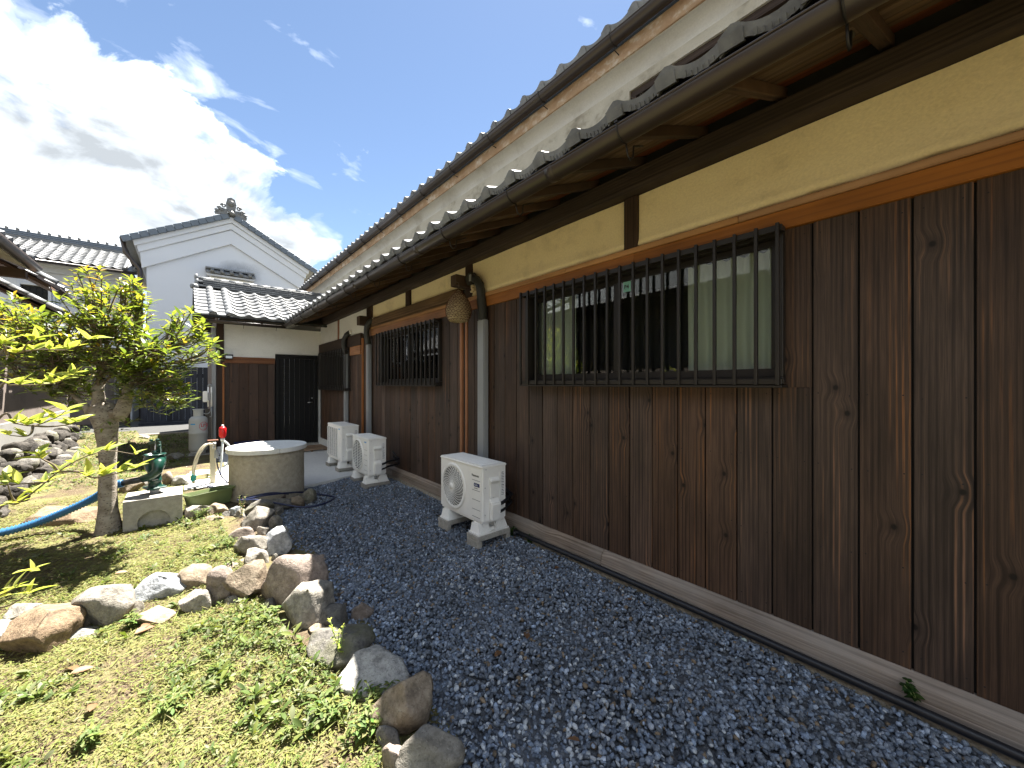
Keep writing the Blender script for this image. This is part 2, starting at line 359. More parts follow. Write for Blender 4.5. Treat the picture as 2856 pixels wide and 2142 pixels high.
M['fascia'] = plaster('peeling_fascia', (0.34, 0.21, 0.12), (0.48, 0.35, 0.23), (0.62, 0.56, 0.48), 6.0, 0.5, 0.9)
M['kura'] = plaster('storehouse_plaster', (0.58, 0.61, 0.67), (0.54, 0.57, 0.63), None, 0.7, 0.1)
M['pink'] = plaster('pale_clay_plaster', (0.20, 0.165, 0.145), (0.175, 0.145, 0.128), (0.12, 0.10, 0.085), 1.6, 0.25, 0.5)
M['rust'] = plain('rust_brown', (0.12, 0.045, 0.02), 0.8)
M['gutter'] = plain('brown_gutter', (0.034, 0.024, 0.019), 0.34, 0.0, 0.5, 0.35, 5.0)
M['hook'] = plain('iron_hook', (0.03, 0.027, 0.025), 0.5, 0.6)
M['bronze'] = plain('bronze_aluminium', (0.026, 0.022, 0.019), 0.42, 0.35, 0.5, 0.1)
M['blackmetal'] = plain('black_door_metal', (0.005, 0.005, 0.0055), 0.5, 0.0, 0.25, 0.1)
M['interior'] = plain('dark_interior', (0.02, 0.02, 0.02), 0.9)
M['acwhite'] = plain('ivory_plastic', (0.84, 0.83, 0.80), 0.42, 0.0, 0.4, 0.14, 6.0)
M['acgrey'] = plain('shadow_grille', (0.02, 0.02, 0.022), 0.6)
M['pvc'] = plain('grey_pvc', (0.26, 0.27, 0.28), 0.45, 0.0, 0.4, 0.1)
M['duct'] = plain('dark_duct', (0.035, 0.036, 0.032), 0.5, 0.0, 0.4, 0.25)
M['rubber'] = plain('black_pipe', (0.012, 0.013, 0.017), 0.4, 0.0, 0.5, 0.2)
M['navy'] = plain('navy_hose', (0.012, 0.018, 0.06), 0.4)
M['blue'] = plain('blue_hose', (0.03, 0.13, 0.28), 0.4, 0.0, 0.5, 0.2)
M['red'] = plain('red_plastic', (0.62, 0.01, 0.012), 0.25, 0.0, 0.5, 0.05)
M['cream'] = plain('cream_hose', (0.68, 0.62, 0.48), 0.4)
M['clear'] = plain('milky_plastic', (0.7, 0.74, 0.75), 0.3)
M['teal'] = plain('teal_plastic', (0.02, 0.36, 0.36), 0.4)
M['steel'] = plain('bright_steel', (0.55, 0.55, 0.55), 0.3, 0.9)
M['pump'] = plain('green_enamel', (0.006, 0.042, 0.030), 0.3, 0.0, 0.5, 0.25, 14.0)
M['planter'] = plain('olive_planter', (0.13, 0.17, 0.065), 0.5, 0.0, 0.4, 0.3)
M['tappost'] = plain('beige_tap_post', (0.42, 0.38, 0.27), 0.6)
M['gas'] = plain('grey_cylinder', (0.42, 0.43, 0.42), 0.5, 0.0, 0.4, 0.2, 6.0)
M['redink'] = plain('red_ink', (0.5, 0.02, 0.025), 0.5, grime=0.3)
M['ink'] = plain('dark_ink', (0.03, 0.03, 0.035), 0.5, grime=0.0)
M['greyink'] = plain('grey_ink', (0.16, 0.16, 0.17), 0.5, grime=0.0)
M['blueink'] = plain('blue_ink', (0.03, 0.28, 0.6), 0.5, grime=0.0)
M['navyink'] = plain('navy_badge', (0.008, 0.018, 0.10), 0.4, grime=0.0)
M['whiteink'] = plain('white_ink', (0.8, 0.8, 0.8), 0.5, grime=0.0)
M['sticker'] = plain('mint_sticker', (0.25, 0.55, 0.47), 0.5, grime=0.0)
M['brass'] = plain('brass', (0.5, 0.34, 0.12), 0.35, 0.9)
M['curtain'] = leafy('sheer_curtain', attr=False, col=(0.80, 0.82, 0.74), rough=0.9, trans=0.2, spec=0.1)
M['concrete'] = stone('pale_concrete', (0.60, 0.60, 0.585), (0.54, 0.54, 0.525), (0.65, 0.65, 0.63), 160.0, 0.9, 0.15)
M['block'] = stone('cast_concrete', (0.296, 0.281, 0.252), (0.222, 0.211, 0.185), (0.355, 0.340, 0.303), 120.0, 0.9, 0.3)
M['wellwall'] = stone('pebbledash_concrete', (0.35, 0.315, 0.25), (0.27, 0.24, 0.19), (0.43, 0.395, 0.32), 190.0, 0.92, 0.5)
M['footing'] = stone('rough_footing', (0.30, 0.265, 0.21), (0.17, 0.145, 0.11), (0.40, 0.36, 0.3), 60.0, 0.92, 0.8)
M['asphalt'] = stone('lane_concrete', (0.055, 0.055, 0.053), (0.04, 0.04, 0.039), (0.075, 0.075, 0.072), 120.0, 0.9, 0.3)
M['rock_grey'] = stone('grey_granite', (0.247, 0.227, 0.193), (0.127, 0.115, 0.098), (0.376, 0.347, 0.297), 80.0)
M['rock_tan'] = stone('tan_rock', (0.226, 0.179, 0.128), (0.112, 0.087, 0.062), (0.319, 0.267, 0.197), 70.0)
M['rock_brown'] = stone('dark_brown_rock', (0.17, 0.12, 0.075), (0.085, 0.06, 0.04), (0.26, 0.20, 0.13), 70.0)
M['rock_pink'] = stone('pinkish_rock', (0.244, 0.196, 0.164), (0.132, 0.107, 0.090), (0.336, 0.286, 0.244), 80.0)
M['rock_dark'] = stone('dark_rock', (0.15, 0.14, 0.125), (0.07, 0.066, 0.06), (0.25, 0.235, 0.2), 70.0, moss=(0.12, 0.12, 0.05))
M['rock_white'] = stone('pale_granite', (0.318, 0.310, 0.284), (0.139, 0.135, 0.126), (0.428, 0.419, 0.379), 95.0)
M['rock_blue'] = stone('blue_grey_rock', (0.27, 0.28, 0.29), (0.14, 0.15, 0.16), (0.42, 0.43, 0.44), 70.0)
M['rock_black'] = stone('lava_rock', (0.05, 0.044, 0.037), (0.015, 0.013, 0.012), (0.12, 0.108, 0.092), 40.0, bumps=1.0)
M['base'] = plaster('base_course_plaster', (0.24, 0.235, 0.22), (0.21, 0.205, 0.19), (0.13, 0.125, 0.11), 2.0, 0.2, 0.4)
M['gold'] = plain('curtain_gold', (0.5, 0.45, 0.3), 0.8)

def tile_mat():
    m, nt, b = new_mat('smoked_roof_tile'); v = obj_vec(nt, 17.0)
    n1 = noise(nt, v, 12.0, 5.0, 0.6); n2 = noise(nt, v, 70.0, 3.0, 0.6)
    col = ramp(nt, n1, [(0.3, (0.085, 0.089, 0.094)), (0.55, (0.15, 0.155, 0.16)), (0.8, (0.22, 0.22, 0.216))])
    col = mix(nt, ramp(nt, n2, [(0.6, 0.0), (0.72, 0.6)]), col, (0.24, 0.24, 0.18))
    r = nd(nt, 'ShaderNodeObjectInfo').outputs['Random']
    col = nd(nt, 'ShaderNodeHueSaturation', {'Color': col, 'Value': math_(nt, 'ADD', 0.75, math_(nt, 'MULTIPLY', r, 0.5))}).outputs[0]
    setp(nt, b, col=col, rough=math_(nt, 'ADD', 0.36, math_(nt, 'MULTIPLY', n1, 0.25)), spec=0.7, normal=bump(nt, n2, 0.15, 0.004)); return m
M['tile'] = tile_mat()
def glass_mat():
    m, nt, b = new_mat('window_glass')
    fr = nd(nt, 'ShaderNodeFresnel', {'IOR': 1.36}).outputs[0]
    t = nd(nt, 'ShaderNodeBsdfTransparent', {0: (0.86, 0.9, 0.88)}); g = nd(nt, 'ShaderNodeBsdfGlossy', {'Color': (1, 1, 1), 'Roughness': 0.004})
    mx = nd(nt, 'ShaderNodeMixShader', {0: fr, 1: t.outputs[0], 2: g.outputs[0]})
    nt.links.new(mx.outputs[0], nt.nodes['Material Output'].inputs[0]); return m
M['glass'] = glass_mat()
def attr_mat(name, rough=0.8, speck=0.0, spec=0.3):
    m, nt, b = new_mat(name); v = obj_vec(nt)
    c = nd(nt, 'ShaderNodeVertexColor', layer_name='col').outputs[0]
    n = noise(nt, v, 260.0, 3.0, 0.6)
    c = mix(nt, 0.85, c, ramp(nt, n, [(0.3, 0.6), (0.7, 1.35)]), 'MULTIPLY')
    setp(nt, b, col=c, rough=rough, spec=spec, normal=bump(nt, n, 0.25, 0.002)); return m
M['gravel'] = attr_mat('blue_grey_gravel', 0.72, spec=0.4)
def bark_mat():
    m, nt, b = new_mat('pale_bark'); v = obj_vec(nt)
    n1 = noise(nt, scaled(nt, v, (1, 1, 2.2)), 9.0, 6.0, 0.65); n2 = noise(nt, v, 60.0, 4.0, 0.6)
    vo = nd(nt, 'ShaderNodeTexVoronoi', {'Vector': scaled(nt, v, (1, 1, 1.8)), 'Scale': 34.0}).outputs['Distance']
    col = ramp(nt, n1, [(0.28, (0.12, 0.095, 0.07)), (0.5, (0.30, 0.265, 0.22)), (0.75, (0.40, 0.37, 0.32))])
    col = mix(nt, ramp(nt, vo, [(0.16, 0.85), (0.30, 0.0)]), col, (0.055, 0.04, 0.03))
    setp(nt, b, col=col, rough=0.9, spec=0.2, normal=bump(nt, math_(nt, 'ADD', n1, math_(nt, 'MULTIPLY', n2, 0.6)), 0.8, 0.015)); return m
M['bark'] = bark_mat()
M['twig'] = plain('twig_bark', (0.15, 0.12, 0.085), 0.85, spec=0.2)
M['stem'] = plain('green_stem', (0.2, 0.26, 0.08), 0.6, spec=0.3)
M['leaf'] = leafy('glossy_leaf', rough=0.28, trans=0.5, spec=0.6)
M['varleaf'] = leafy('variegated_leaf', rough=0.45, trans=0.5, spec=0.4)
M['weed'] = leafy('weed_leaf', rough=0.6, trans=0.35, spec=0.25)
M['deadleaf'] = leafy('fallen_leaf_brown', rough=0.6, trans=0.1, attr=False, col=(0.16, 0.08, 0.035))
def soil_mat():
    m, nt, b = new_mat('garden_soil'); v = obj_vec(nt)
    n1 = noise(nt, v, 3.0, 6.0, 0.6); n2 = noise(nt, v, 45.0, 5.0, 0.7); n3 = noise(nt, v, 160.0, 3.0, 0.6)
    col = ramp(nt, n2, [(0.3, (0.05, 0.036, 0.023)), (0.52, (0.115, 0.085, 0.054)), (0.75, (0.20, 0.16, 0.10))])
    col = mix(nt, ramp(nt, n1, [(0.42, 0.0), (0.62, 0.7)]), col, (0.19, 0.19, 0.07))
    col = mix(nt, ramp(nt, n3, [(0.6, 0.0), (0.7, 0.6)]), col, (0.38, 0.33, 0.23))
    setp(nt, b, col=col, rough=0.95, spec=0.15, normal=bump(nt, math_(nt, 'ADD', n2, n3), 0.8, 0.02)); return m
M['soil'] = soil_mat()
def nest_mat():
    m, nt, b = new_mat('hornet_nest_paper'); v = obj_vec(nt)
    vo = nd(nt, 'ShaderNodeTexVoronoi', {'Vector': vmath(nt, 'ADD', scaled(nt, v, (1, 1, 1.3)), vmath(nt, 'SCALE', v)), 'Scale': 24.0}).outputs['Distance']
    sw = nd(nt, 'ShaderNodeTexWave', {'Vector': nd(nt, 'ShaderNodeCombineXYZ', {0: vo, 1: 0.0, 2: 0.0}).outputs[0], 'Scale': 4.2, 'Distortion': 0.6}).outputs['Fac']
    col = ramp(nt, sw, [(0.0, (0.20, 0.14, 0.07)), (0.25, (0.52, 0.41, 0.23)), (0.75, (0.70, 0.58, 0.36))])
    setp(nt, b, col=col, rough=0.9, spec=0.15, normal=bump(nt, sw, 0.7, 0.01)); return m
M['nest'] = nest_mat()
# ------------------------------------------------------------------ ground
GZ = -0.035         # gravel level
def sheet(name, pts, z, mat, kind='structure'):
    o = MB().add([(x, y, z) for x, y in pts], [tuple(range(len(pts)))]).build(name, mat, recalc=False); o['kind'] = kind; return o
sheet('ground', [(-400, -400), (400, -400), (400, 400), (-400, 400)], -0.10, M['soil'])
def garden():
    x0, x1, y0, y1, nx, ny = -6.0, 0.9, -2.0, 14.0, 70, 160
    v, f = [], []
    for j in range(ny + 1):
        for i in range(nx + 1):
            x, y = x0 + (x1 - x0) * i / nx, y0 + (y1 - y0) * j / ny
            edge = min(1.0, max(0.0, (0.9 - x) / 0.5))
            z = -0.045 + edge * (0.035 + 0.03 * mnoise.noise((x * 1.3, y * 1.3, 0)) + 0.012 * mnoise.noise((x * 6, y * 6, 3)))
            if x < -0.9 and y > 7: z += min(0.15, (y - 7) * 0.03)
            if y > 11: z += min(0.12, (y - 11) * 0.05)
            v.append((x, y, z))
    for j in range(ny):
        for i in range(nx):
            a = j * (nx + 1) + i; f.append((a, a + 1, a + nx + 2, a + nx + 1))
    o = MB().add(v, f, True).build('garden_soil', M['soil'], recalc=False); o['kind'] = 'structure'
garden()
M['gravelbase'] = stone('gravel_bed', (0.07, 0.075, 0.085), (0.03, 0.032, 0.038), (0.14, 0.15, 0.165), 60.0, 0.85, 1.0)
sheet('gravel_bed', [(0.2, -3), (2.7, -3), (2.7, 6.9), (0.2, 6.9)], GZ - 0.018, M['gravelbase'])
PADZ = -0.012
pad = MB().prism([(0.02, 8.2), (0.2, 7.15), (0.55, 6.45), (1.25, 6.22), (2.05, 6.5), (2.62, 6.62), (2.62, 10.6), (0.02, 10.6)], lambda a, b, d: (a, b, d), -0.13, PADZ).build('concrete_pad', M['concrete'])
pad['kind'] = 'structure'
MB().box(-0.02, 0.5, 7.1, 7.7, -0.12, PADZ + 0.006).build('tap_slab', M['concrete'], bevel=0.008)['kind'] = 'structure'
sheet('garden_lane', [(-9, 14.0), (6, 14.0), (6, 18.9), (-9, 18.9)], 0.16, M['asphalt'])
MB().box(-6, 3.0, 13.86, 14.0, -0.1, 0.165).build('lane_kerb', M['footing'], bevel=0.01)['kind'] = 'structure'

def build_gravel():
    rs = np.random.RandomState(3)
    phi = (1 + 5 ** .5) / 2
    iv = np.array([(-1, phi, 0), (1, phi, 0), (-1, -phi, 0), (1, -phi, 0), (0, -1, phi), (0, 1, phi), (0, -1, -phi), (0, 1, -phi), (phi, 0, -1), (phi, 0, 1), (-phi, 0, -1), (-phi, 0, 1)]) / math.hypot(1, phi)
    if_ = np.array([(0, 11, 5), (0, 5, 1), (0, 1, 7), (0, 7, 10), (0, 10, 11), (1, 5, 9), (5, 11, 4), (11, 10, 2), (10, 7, 6), (7, 1, 8), (3, 9, 4), (3, 4, 2), (3, 2, 6), (3, 6, 8), (3, 8, 9), (4, 9, 5), (2, 4, 11), (6, 2, 10), (8, 6, 7), (9, 8, 1)])
    ov = np.array([(1, 0, 0), (-1, 0, 0), (0, 1, 0), (0, -1, 0), (0, 0, 1), (0, 0, -1)], float)
    of = np.array([(0, 2, 4), (2, 1, 4), (1, 3, 4), (3, 0, 4), (2, 0, 5), (1, 2, 5), (3, 1, 5), (0, 3, 5)])
    def batch(n, y0, y1, bv, bf, scale):
        x = rs.uniform(0.22, 2.565, n); y = rs.uniform(y0, y1, n)
        # keep off the pad and off the garden side of the stones
        lim = np.interp(y, [-1, 1.2, 2.6, 3.4, 4.6, 5.6, 6.3], [0.9, 0.78, 0.55, 0.42, 0.38, 0.45, 0.6])
        padlim = np.interp(x, [0.55, 1.25, 2.05, 2.62], [6.45, 6.22, 6.5, 6.62])
        keep = (x > lim) & (y < padlim + rs.uniform(-0.03, 0.015, n)); x, y = x[keep], y[keep]; n = len(x)
        s = scale * rs.uniform(0.55, 1.25, n)
        dims = np.stack([s * rs.uniform(.8, 1.25, n), s * rs.uniform(.6, 1.0, n), s * rs.uniform(.42, .8, n)], 1)
        k = len(bv)
        v = bv[None] * (1 + rs.uniform(-.28, .28, (n, k, 1))) * dims[:, None]
        q = rs.normal(size=(n, 4)); q[:, 1:3] *= 0.45; q /= np.linalg.norm(q, axis=1)[:, None]
        a, b, c, d = q.T
        R = np.stack([np.stack([1 - 2 * (c * c + d * d), 2 * (b * c - a * d), 2 * (b * d + a * c)], 1), np.stack([2 * (b * c + a * d), 1 - 2 * (b * b + d * d), 2 * (c * d - a * b)], 1), np.stack([2 * (b * d - a * c), 2 * (c * d + a * b), 1 - 2 * (b * b + c * c)], 1)], 1)
        v = np.einsum('nij,nkj->nki', R, v)
        dz = 0.006 * np.sin(x * 7 + y * 3) + 0.006 * np.sin(y * 9 - x * 5)
        v += np.stack([x, y, GZ - 0.006 + dz + rs.uniform(-0.008, 0.006, n)], 1)[:, None]
        t = rs.uniform(0, 1, n)[:, None]; br = (rs.lognormal(0, 0.42, n) * 0.165)[:, None]
        col = br * ((1 - t) * np.array([0.76, 0.96, 1.30]) + t * np.array([0.9, 1.0, 1.16]))
        col = col * (1 + .22 * np.array([mnoise.noise((a_ * 1.7, b_ * 1.7, 1)) for a_, b_ in zip(x, y)]) + .25 * np.clip((x - 2.25) / .3, 0, 1))[:, None]
        br_ = rs.uniform(0, 1, n)
        brown = br_ < 0.04; col[brown] = np.array([0.20, 0.15, 0.10]) * rs.uniform(.6, 1.2, (brown.sum(), 1))
        # pale lava pebbles gather in patches near the stones in the foreground
        pch = np.exp(-(((x - 1.1) / .5) ** 2 + ((y - 1.1) / .55) ** 2)) * 0.20 + np.exp(-(((x - 1.9) / .3) ** 2 + ((y - 2.5) / .3) ** 2)) * 0.18 + 0.008
        wh = (rs.uniform(0, 1, n) < pch); col[wh] = np.array([0.50, 0.53, 0.56]) * rs.uniform(.6, 1.1, (wh.sum(), 1))
        col = np.clip(col, 0.012, 0.7)
        vc = np.repeat(col[:, None], k, 1) * rs.uniform(0.8, 1.2, (n, k, 1))
        f = (bf[None] + (np.arange(n) * k)[:, None, None])
        return v.reshape(-1, 3), f.reshape(-1, 3), vc.reshape(-1, 3)
    parts = [batch(42000, -0.9, 3.4, iv, if_, 0.0138), batch(26000, 3.4, 6.7, ov, of, 0.0165)]
    V, Fc, Cc, off = [], [], [], 0
    for v, f, c in parts: V.append(v); Fc.append(f + off); Cc.append(c); off += len(v)
    o = link('gravel', np_mesh('gravel', np.concatenate(V), np.concatenate(Fc), M['gravel'], np.concatenate(Cc)))
    tag(o, 'crushed blue grey gravel along the foot of the board wall', 'gravel', kind='stuff')
build_gravel()

# ------------------------------------------------------------------ roof tile shapes (shared meshes)
TW, TL, TR = 0.28, 0.30, 0.235       # width, length, visible row
def tprof(t):    # t across the tile, 0..1 ; pan then roll
    if t < 0.68:
        q = t / 0.68; return 0.028 * (2 * q - 0.92) ** 2 * (1.0 if q > 0.46 else 0.8)
    q = (t - 0.68) / 0.32
    return 0.0327 + 0.030 * math.sin(math.pi * min(1.0, q * 1.05)) * (1 - 0.55 * q) - 0.012 * q
def tile_mesh(name, eave=False, n=11):
    """local axes: x = down-slope to up-slope, y = across, z = up"""
    m = MB(); th = 0.018
    ts = [i / n for i in range(n + 1)]
    rows = [(0.0, 0.034), (TL * 0.5, 0.017), (TL, 0.0)]
    top = [[(x, t * (TW + 0.012), tprof(t) + z) for t in ts] for x, z in rows]
    v = [p for r in top for p in r]; k = n + 1; f = []
    for i in range(2):
        for j in range(n): f.append((i * k + j, i * k + j + 1, (i + 1) * k + j + 1, (i + 1) * k + j))
    m.add(v, f, True)
    drop = 0.058 if eave else th
    front = [(0.0, t * (TW + 0.012), tprof(t) + 0.034) for t in ts]
    def bot(t):
        if not eave: return tprof(t) + 0.034 - 0.028
        return tprof(t) + 0.034 - (0.05 if t < 0.66 else 0.068)
    low = [(-0.004 if eave else 0.0, t * (TW + 0.012), bot(t)) for t in ts]
    lowb = [(0.022 if eave else TL, t * (TW + 0.012), bot(t) if eave else tprof(t) - th) for t in ts]
    m.add(front + low, [(j + 1, j, k + j, k + j + 1) for j in range(n)])
    m.add(low + lowb, [(j + 1, j, k + j, k + j + 1) for j in range(n)])
    for j, e in ((0, 1), (n, -1)):
        q = [top[0][j], top[2][j], (TL, top[2][j][1], top[2][j][2] - th), (0, top[0][j][1], bot(ts[j]))]
        m.add(q, [(0, 1, 2, 3)])
    if eave:  # raised relief strip on the hanging lip and a blunt square boss under the roll
        y0, y1 = 0.10 * TW, 0.60 * TW
        for a in range(6):
            t = 0.13 + a * 0.085
            m.obox((-0.005, t * TW, tprof(t) - 0.006), (0.006, 0.014, 0.020 + 0.006 * (a % 2)))
        m.box(-0.012, 0.02, 0.70 * TW, 1.03 * TW, 0.000, 0.052)
    return m.mesh(name, M['tile'])
TILE, ETILE = tile_mesh('roof_tile'), tile_mesh('eave_tile', True)
def tile_np(me):
    n = len(me.vertices); v = np.empty(n * 3, np.float32); me.vertices.foreach_get('co', v)
    f = [tuple(p.vertices) for p in me.polygons]; return v.reshape(-1, 3), f
def tile_field(parent, origin, across, upslope, cols, rows, budget, skip=None, eave_row=True, name='roof_tile', jit=0.004, rest_name='far_roof_tiling'):
    """origin: eave corner; across/upslope: unit vectors; the first `budget` tiles are single parts, the rest one part"""
    across, upslope = Vector(across), Vector(upslope); up = upslope.cross(across)
    if up.z < 0: up = -up
    rest_v, rest_f, cnt = [], [], 0; tv, tf = tile_np(TILE)
    for r in range(rows):
        for c in range(cols):
            p = Vector(origin) + across * (c * TW) + upslope * (r * TR)
            if skip and skip(p): continue
            a = across + up * rnd.uniform(-jit, jit) * 4; u = upslope + up * rnd.uniform(-jit, jit) * 3
            p = p + up * rnd.uniform(-jit, jit) * 0.8 + upslope * rnd.uniform(-jit, jit)
            mt = Matrix(((u.x, a.x, up.x, p.x), (u.y, a.y, up.y, p.y), (u.z, a.z, up.z, p.z), (0, 0, 0, 1)))
            if cnt < budget:
                link(name, ETILE if (r == 0 and eave_row) else TILE, parent, m=mt); cnt += 1
            else:
                M3 = np.array(mt)[:3]; q = tv @ M3[:, :3].T + M3[:, 3]
                off = len(rest_v); rest_v += [tuple(x) for x in q]; rest_f += [tuple(i + off for i in g) for g in tf]
    if rest_f:
        m = MB(); m.add(rest_v, rest_f); o = m.build(rest_name, M['tile'], parent, recalc=False); o['kind'] = 'stuff'
def half_pipe(m, a, b, r, n=10, start=0.0, sweep=math.pi, up=(0, 0, 1), th=0.004):
    """open gutter / round tile shell between a and b; start angle measured from the side vector"""
    a, b = Vector(a), Vector(b); d = (b - a).normalized(); sd = d.cross(Vector(up)).normalized(); u = sd.cross(d)
    v = []
    for p in (a, b):
        for rr in (r, r - th):
            for k in range(n + 1):
                t = start + sweep * k / n; v.append(p + sd * math.cos(t) * rr + u * math.sin(t) * rr)
    k = n + 1; f = []
    for j in range(n):
        f += [(j, j + 1, 2 * k + j + 1, 2 * k + j), (k + j + 1, k + j, 3 * k + j, 3 * k + j + 1), (j + 1, j, k + j, k + j + 1), (2 * k + j, 2 * k + j + 1, 3 * k + j + 1, 3 * k + j)]
    f += [(0, 2 * k, 3 * k, k), (n, k + n, 3 * k + n, 2 * k + n)]
    return m.add(v, f, True)

# ------------------------------------------------------------------ main house
WX = 2.60                                # face of the boards
house = thing('farmhouse', 'long dark cedar clad house with ochre plaster band and tiled eaves', 'house', (WX, 5.0, 0.0))
Y_END, Y_NEAR = 10.54, -2.6
# --- lower wall: boards
sid = thing('board_siding', None, None, (WX, 4.0, 0.14)); sid.parent = house; sid.location = Vector((WX, 4.0, 0.14)) - Vector((WX, 5.0, 0.0))
for k in ('label', 'category'):
    if k in sid: del sid[k]
BZ0, TRIM0, TRIM1, TRIM2 = 0.137, 2.357, 2.463, 2.507
wins = [dict(y0=0.665, y1=2.815, z0=1.465, z1=2.372), dict(y0=4.50, y1=6.52, z0=1.455, z1=2.345), dict(y0=8.20, y1=10.24, z0=1.345, z1=2.225)]
BW = 0.1886
def board(y0, y1, z0, z1):
    g = 0.0042; dx = rnd.uniform(-0.0025, 0.0025)
    m = MB().hexa([(WX + dx, y0 + g, z0), (WX + 0.02, y0 + g, z0), (WX + dx, y1 - g, z0), (WX + 0.02, y1 - g, z0),
                   (WX + dx, y0 + g, z1), (WX + 0.02, y0 + g, z1), (WX + dx, y1 - g, z1), (WX + 0.02, y1 - g, z1)])
    m.build('board', M['board'], sid, bevel=0.0018)
y = -0.025 - BW * 13
posts = [(3.89, 4.05), (7.25, 7.52)]      # uprights that interrupt the boards
while y < Y_END - 0.02:
    a, b = y, min(y + BW, Y_END); y += BW
    segs = [(a, b)]
    for p0, p1 in posts:
        segs = [s_ for q0, q1 in segs for s_ in ((q0, min(q1, p0)), (max(q0, p1), q1)) if s_[1] - s_[0] > 0.02]
    for q0, q1 in segs:
        for wn in wins:
            lo, hi = max(q0, wn['y0'] + .01), min(q1, wn['y1'] - .01)
            if hi - lo > 0.0: break
        else: wn = None
        top = TRIM0 + 0.004 if q0 < 7.2 else 2.235
        if wn is None: board(q0, q1, BZ0, top)
        else:
            if q0 < lo - 0.015 or q1 > hi + 0.015:      # board notched round the window jamb
                board(q0, q1, BZ0, wn['z0'] - 0.004)
                if q0 < lo - 0.015: board(q0, lo, wn['z0'] - 0.004, top)
                if q1 > hi + 0.015: board(hi, q1, wn['z0'] - 0.004, top)
            else: board(q0, q1, BZ0, wn['z0'] - 0.004)
nl = MB()
yn = -0.025 - BW * 3
while yn < 7.2:
    for zz in (0.20, 0.62, 1.05, 1.42, 2.30):
        for o_ in (0.03, 0.158):
            if zz > 1.44 and any(w_['y0'] - .02 < yn + o_ < w_['y1'] + .02 for w_ in wins): continue
            z_ = zz + rnd.uniform(-.012, .012); y_ = yn + o_ + rnd.uniform(-.006, .006)
            nl.add([(WX - 0.0032, y_ + .0035 * math.cos(k * math.pi / 3), z_ + .0035 * math.sin(k * math.pi / 3)) for k in range(6)], [tuple(range(6))])
    yn += BW
nl.build('nail_heads', M['interior'], house, recalc=False)['kind'] = 'stuff'
# backing behind the joints
m = MB()
ys_ = [Y_NEAR, 0.665, 2.815, 4.50, 6.52, 8.20, 10.24, Y_END]
for i in range(len(ys_) - 1):
    m.box(WX + 0.021, WX + 0.09, ys_[i], ys_[i + 1], 0.1, 2.36 if i % 2 == 0 else (1.46 if i < 5 else 1.34))
m.box(WX + 0.021, WX + 0.09, 8.20, 10.24, 2.23, 2.36)
m.box(WX + 0.021, WX + 0.09, 4.5, 6.52, 2.35, 2.4); m.box(WX + 0.021, WX + 0.09, .665, 2.815, 2.376, 2.4)
m.build('wall_backing', M['interior'], house)
# --- sill timber and footing
for a, b in ((Y_NEAR, 1.9), (1.903, 6.0), (6.003, 6.62)):
    MB().prism([(2.545, 0.0), (2.552, 0.098), (2.592, 0.137), (2.66, 0.137), (2.66, 0.0)], lambda p, q, d: (p, d, q), a, b).build('ground_sill', M['sill'], house, bevel=0.004)
m = MB(); n = 60; pv = []
for i in range(n + 1):
    yy = Y_NEAR + (6.62 - Y_NEAR) * i / n; e = 0.008 * mnoise.noise((yy * 5, 0, 0))
    pv += [(2.525 + e, yy, -0.12), (2.528 + e, yy, -0.008 + e * .6), (2.66, yy, -0.004)]
m.add(pv, [(3 * i + j, 3 * i + j + 1, 3 * i + j + 4, 3 * i + j + 3) for i in range(n) for j in range(2)], True)
m.build('footing', M['footing'], house)
MB().box(2.55, 2.66, 6.623, Y_END, PADZ, 0.135).build('plinth', M['concrete'], house, bevel=0.006)
# --- horizontal trims (lower fascia + cap) in butted lengths
for a, b in ((Y_NEAR, 1.62), (1.622, 3.86), (4.06, 7.24)):
    MB().box(2.578, 2.63, a, b, TRIM0, TRIM1).build('trim_board', M['trim'], house, bevel=0.003)
for a, b in ((Y_NEAR, 0.9), (0.902, 2.30), (2.302, 3.97), (4.0, 7.24)):
    MB().box(2.570, 2.64, a, b, TRIM1 + 0.002, TRIM2).build('trim_cap', M['cap'], house, bevel=0.003)
# strips beside the uprights
for a, b in ((3.89, 3.925), (4.005, 4.045), (7.25, 7.29), (7.47, 7.52)):
    MB().box(2.585, 2.64, a, b, 0.137, TRIM0 - 0.002).build('cover_strip', M['trim_z'], house, bevel=0.002)
for a, b in ((3.927, 4.003), (7.292, 7.468)):
    MB().box(2.612, 2.66, a, b, 0.137, 2.35).build('post', M['beam_z'], house, bevel=0.003)
# far bay: dark lintel and its own short fascia
MB().box(2.565, 2.65, 7.53, Y_END, 2.23, 2.46).build('lintel', M['beam'], house, bevel=0.006)
MB().box(2.572, 2.63, 7.56, 8.17, 2.06, 2.215).build('trim_board', M['trim'], house, bevel=0.003)
MB().box(2.572, 2.63, 7.56, 8.17, 2.217, 2.252).build('trim_cap', M['trim'], house, bevel=0.003)
# old weathered beam over the second window
MB().box(2.556, 2.66, 4.06, 7.12, TRIM2 + 0.004, 2.665).build('weathered_beam', M['oldbeam'], house, bevel=0.018, seg=2)
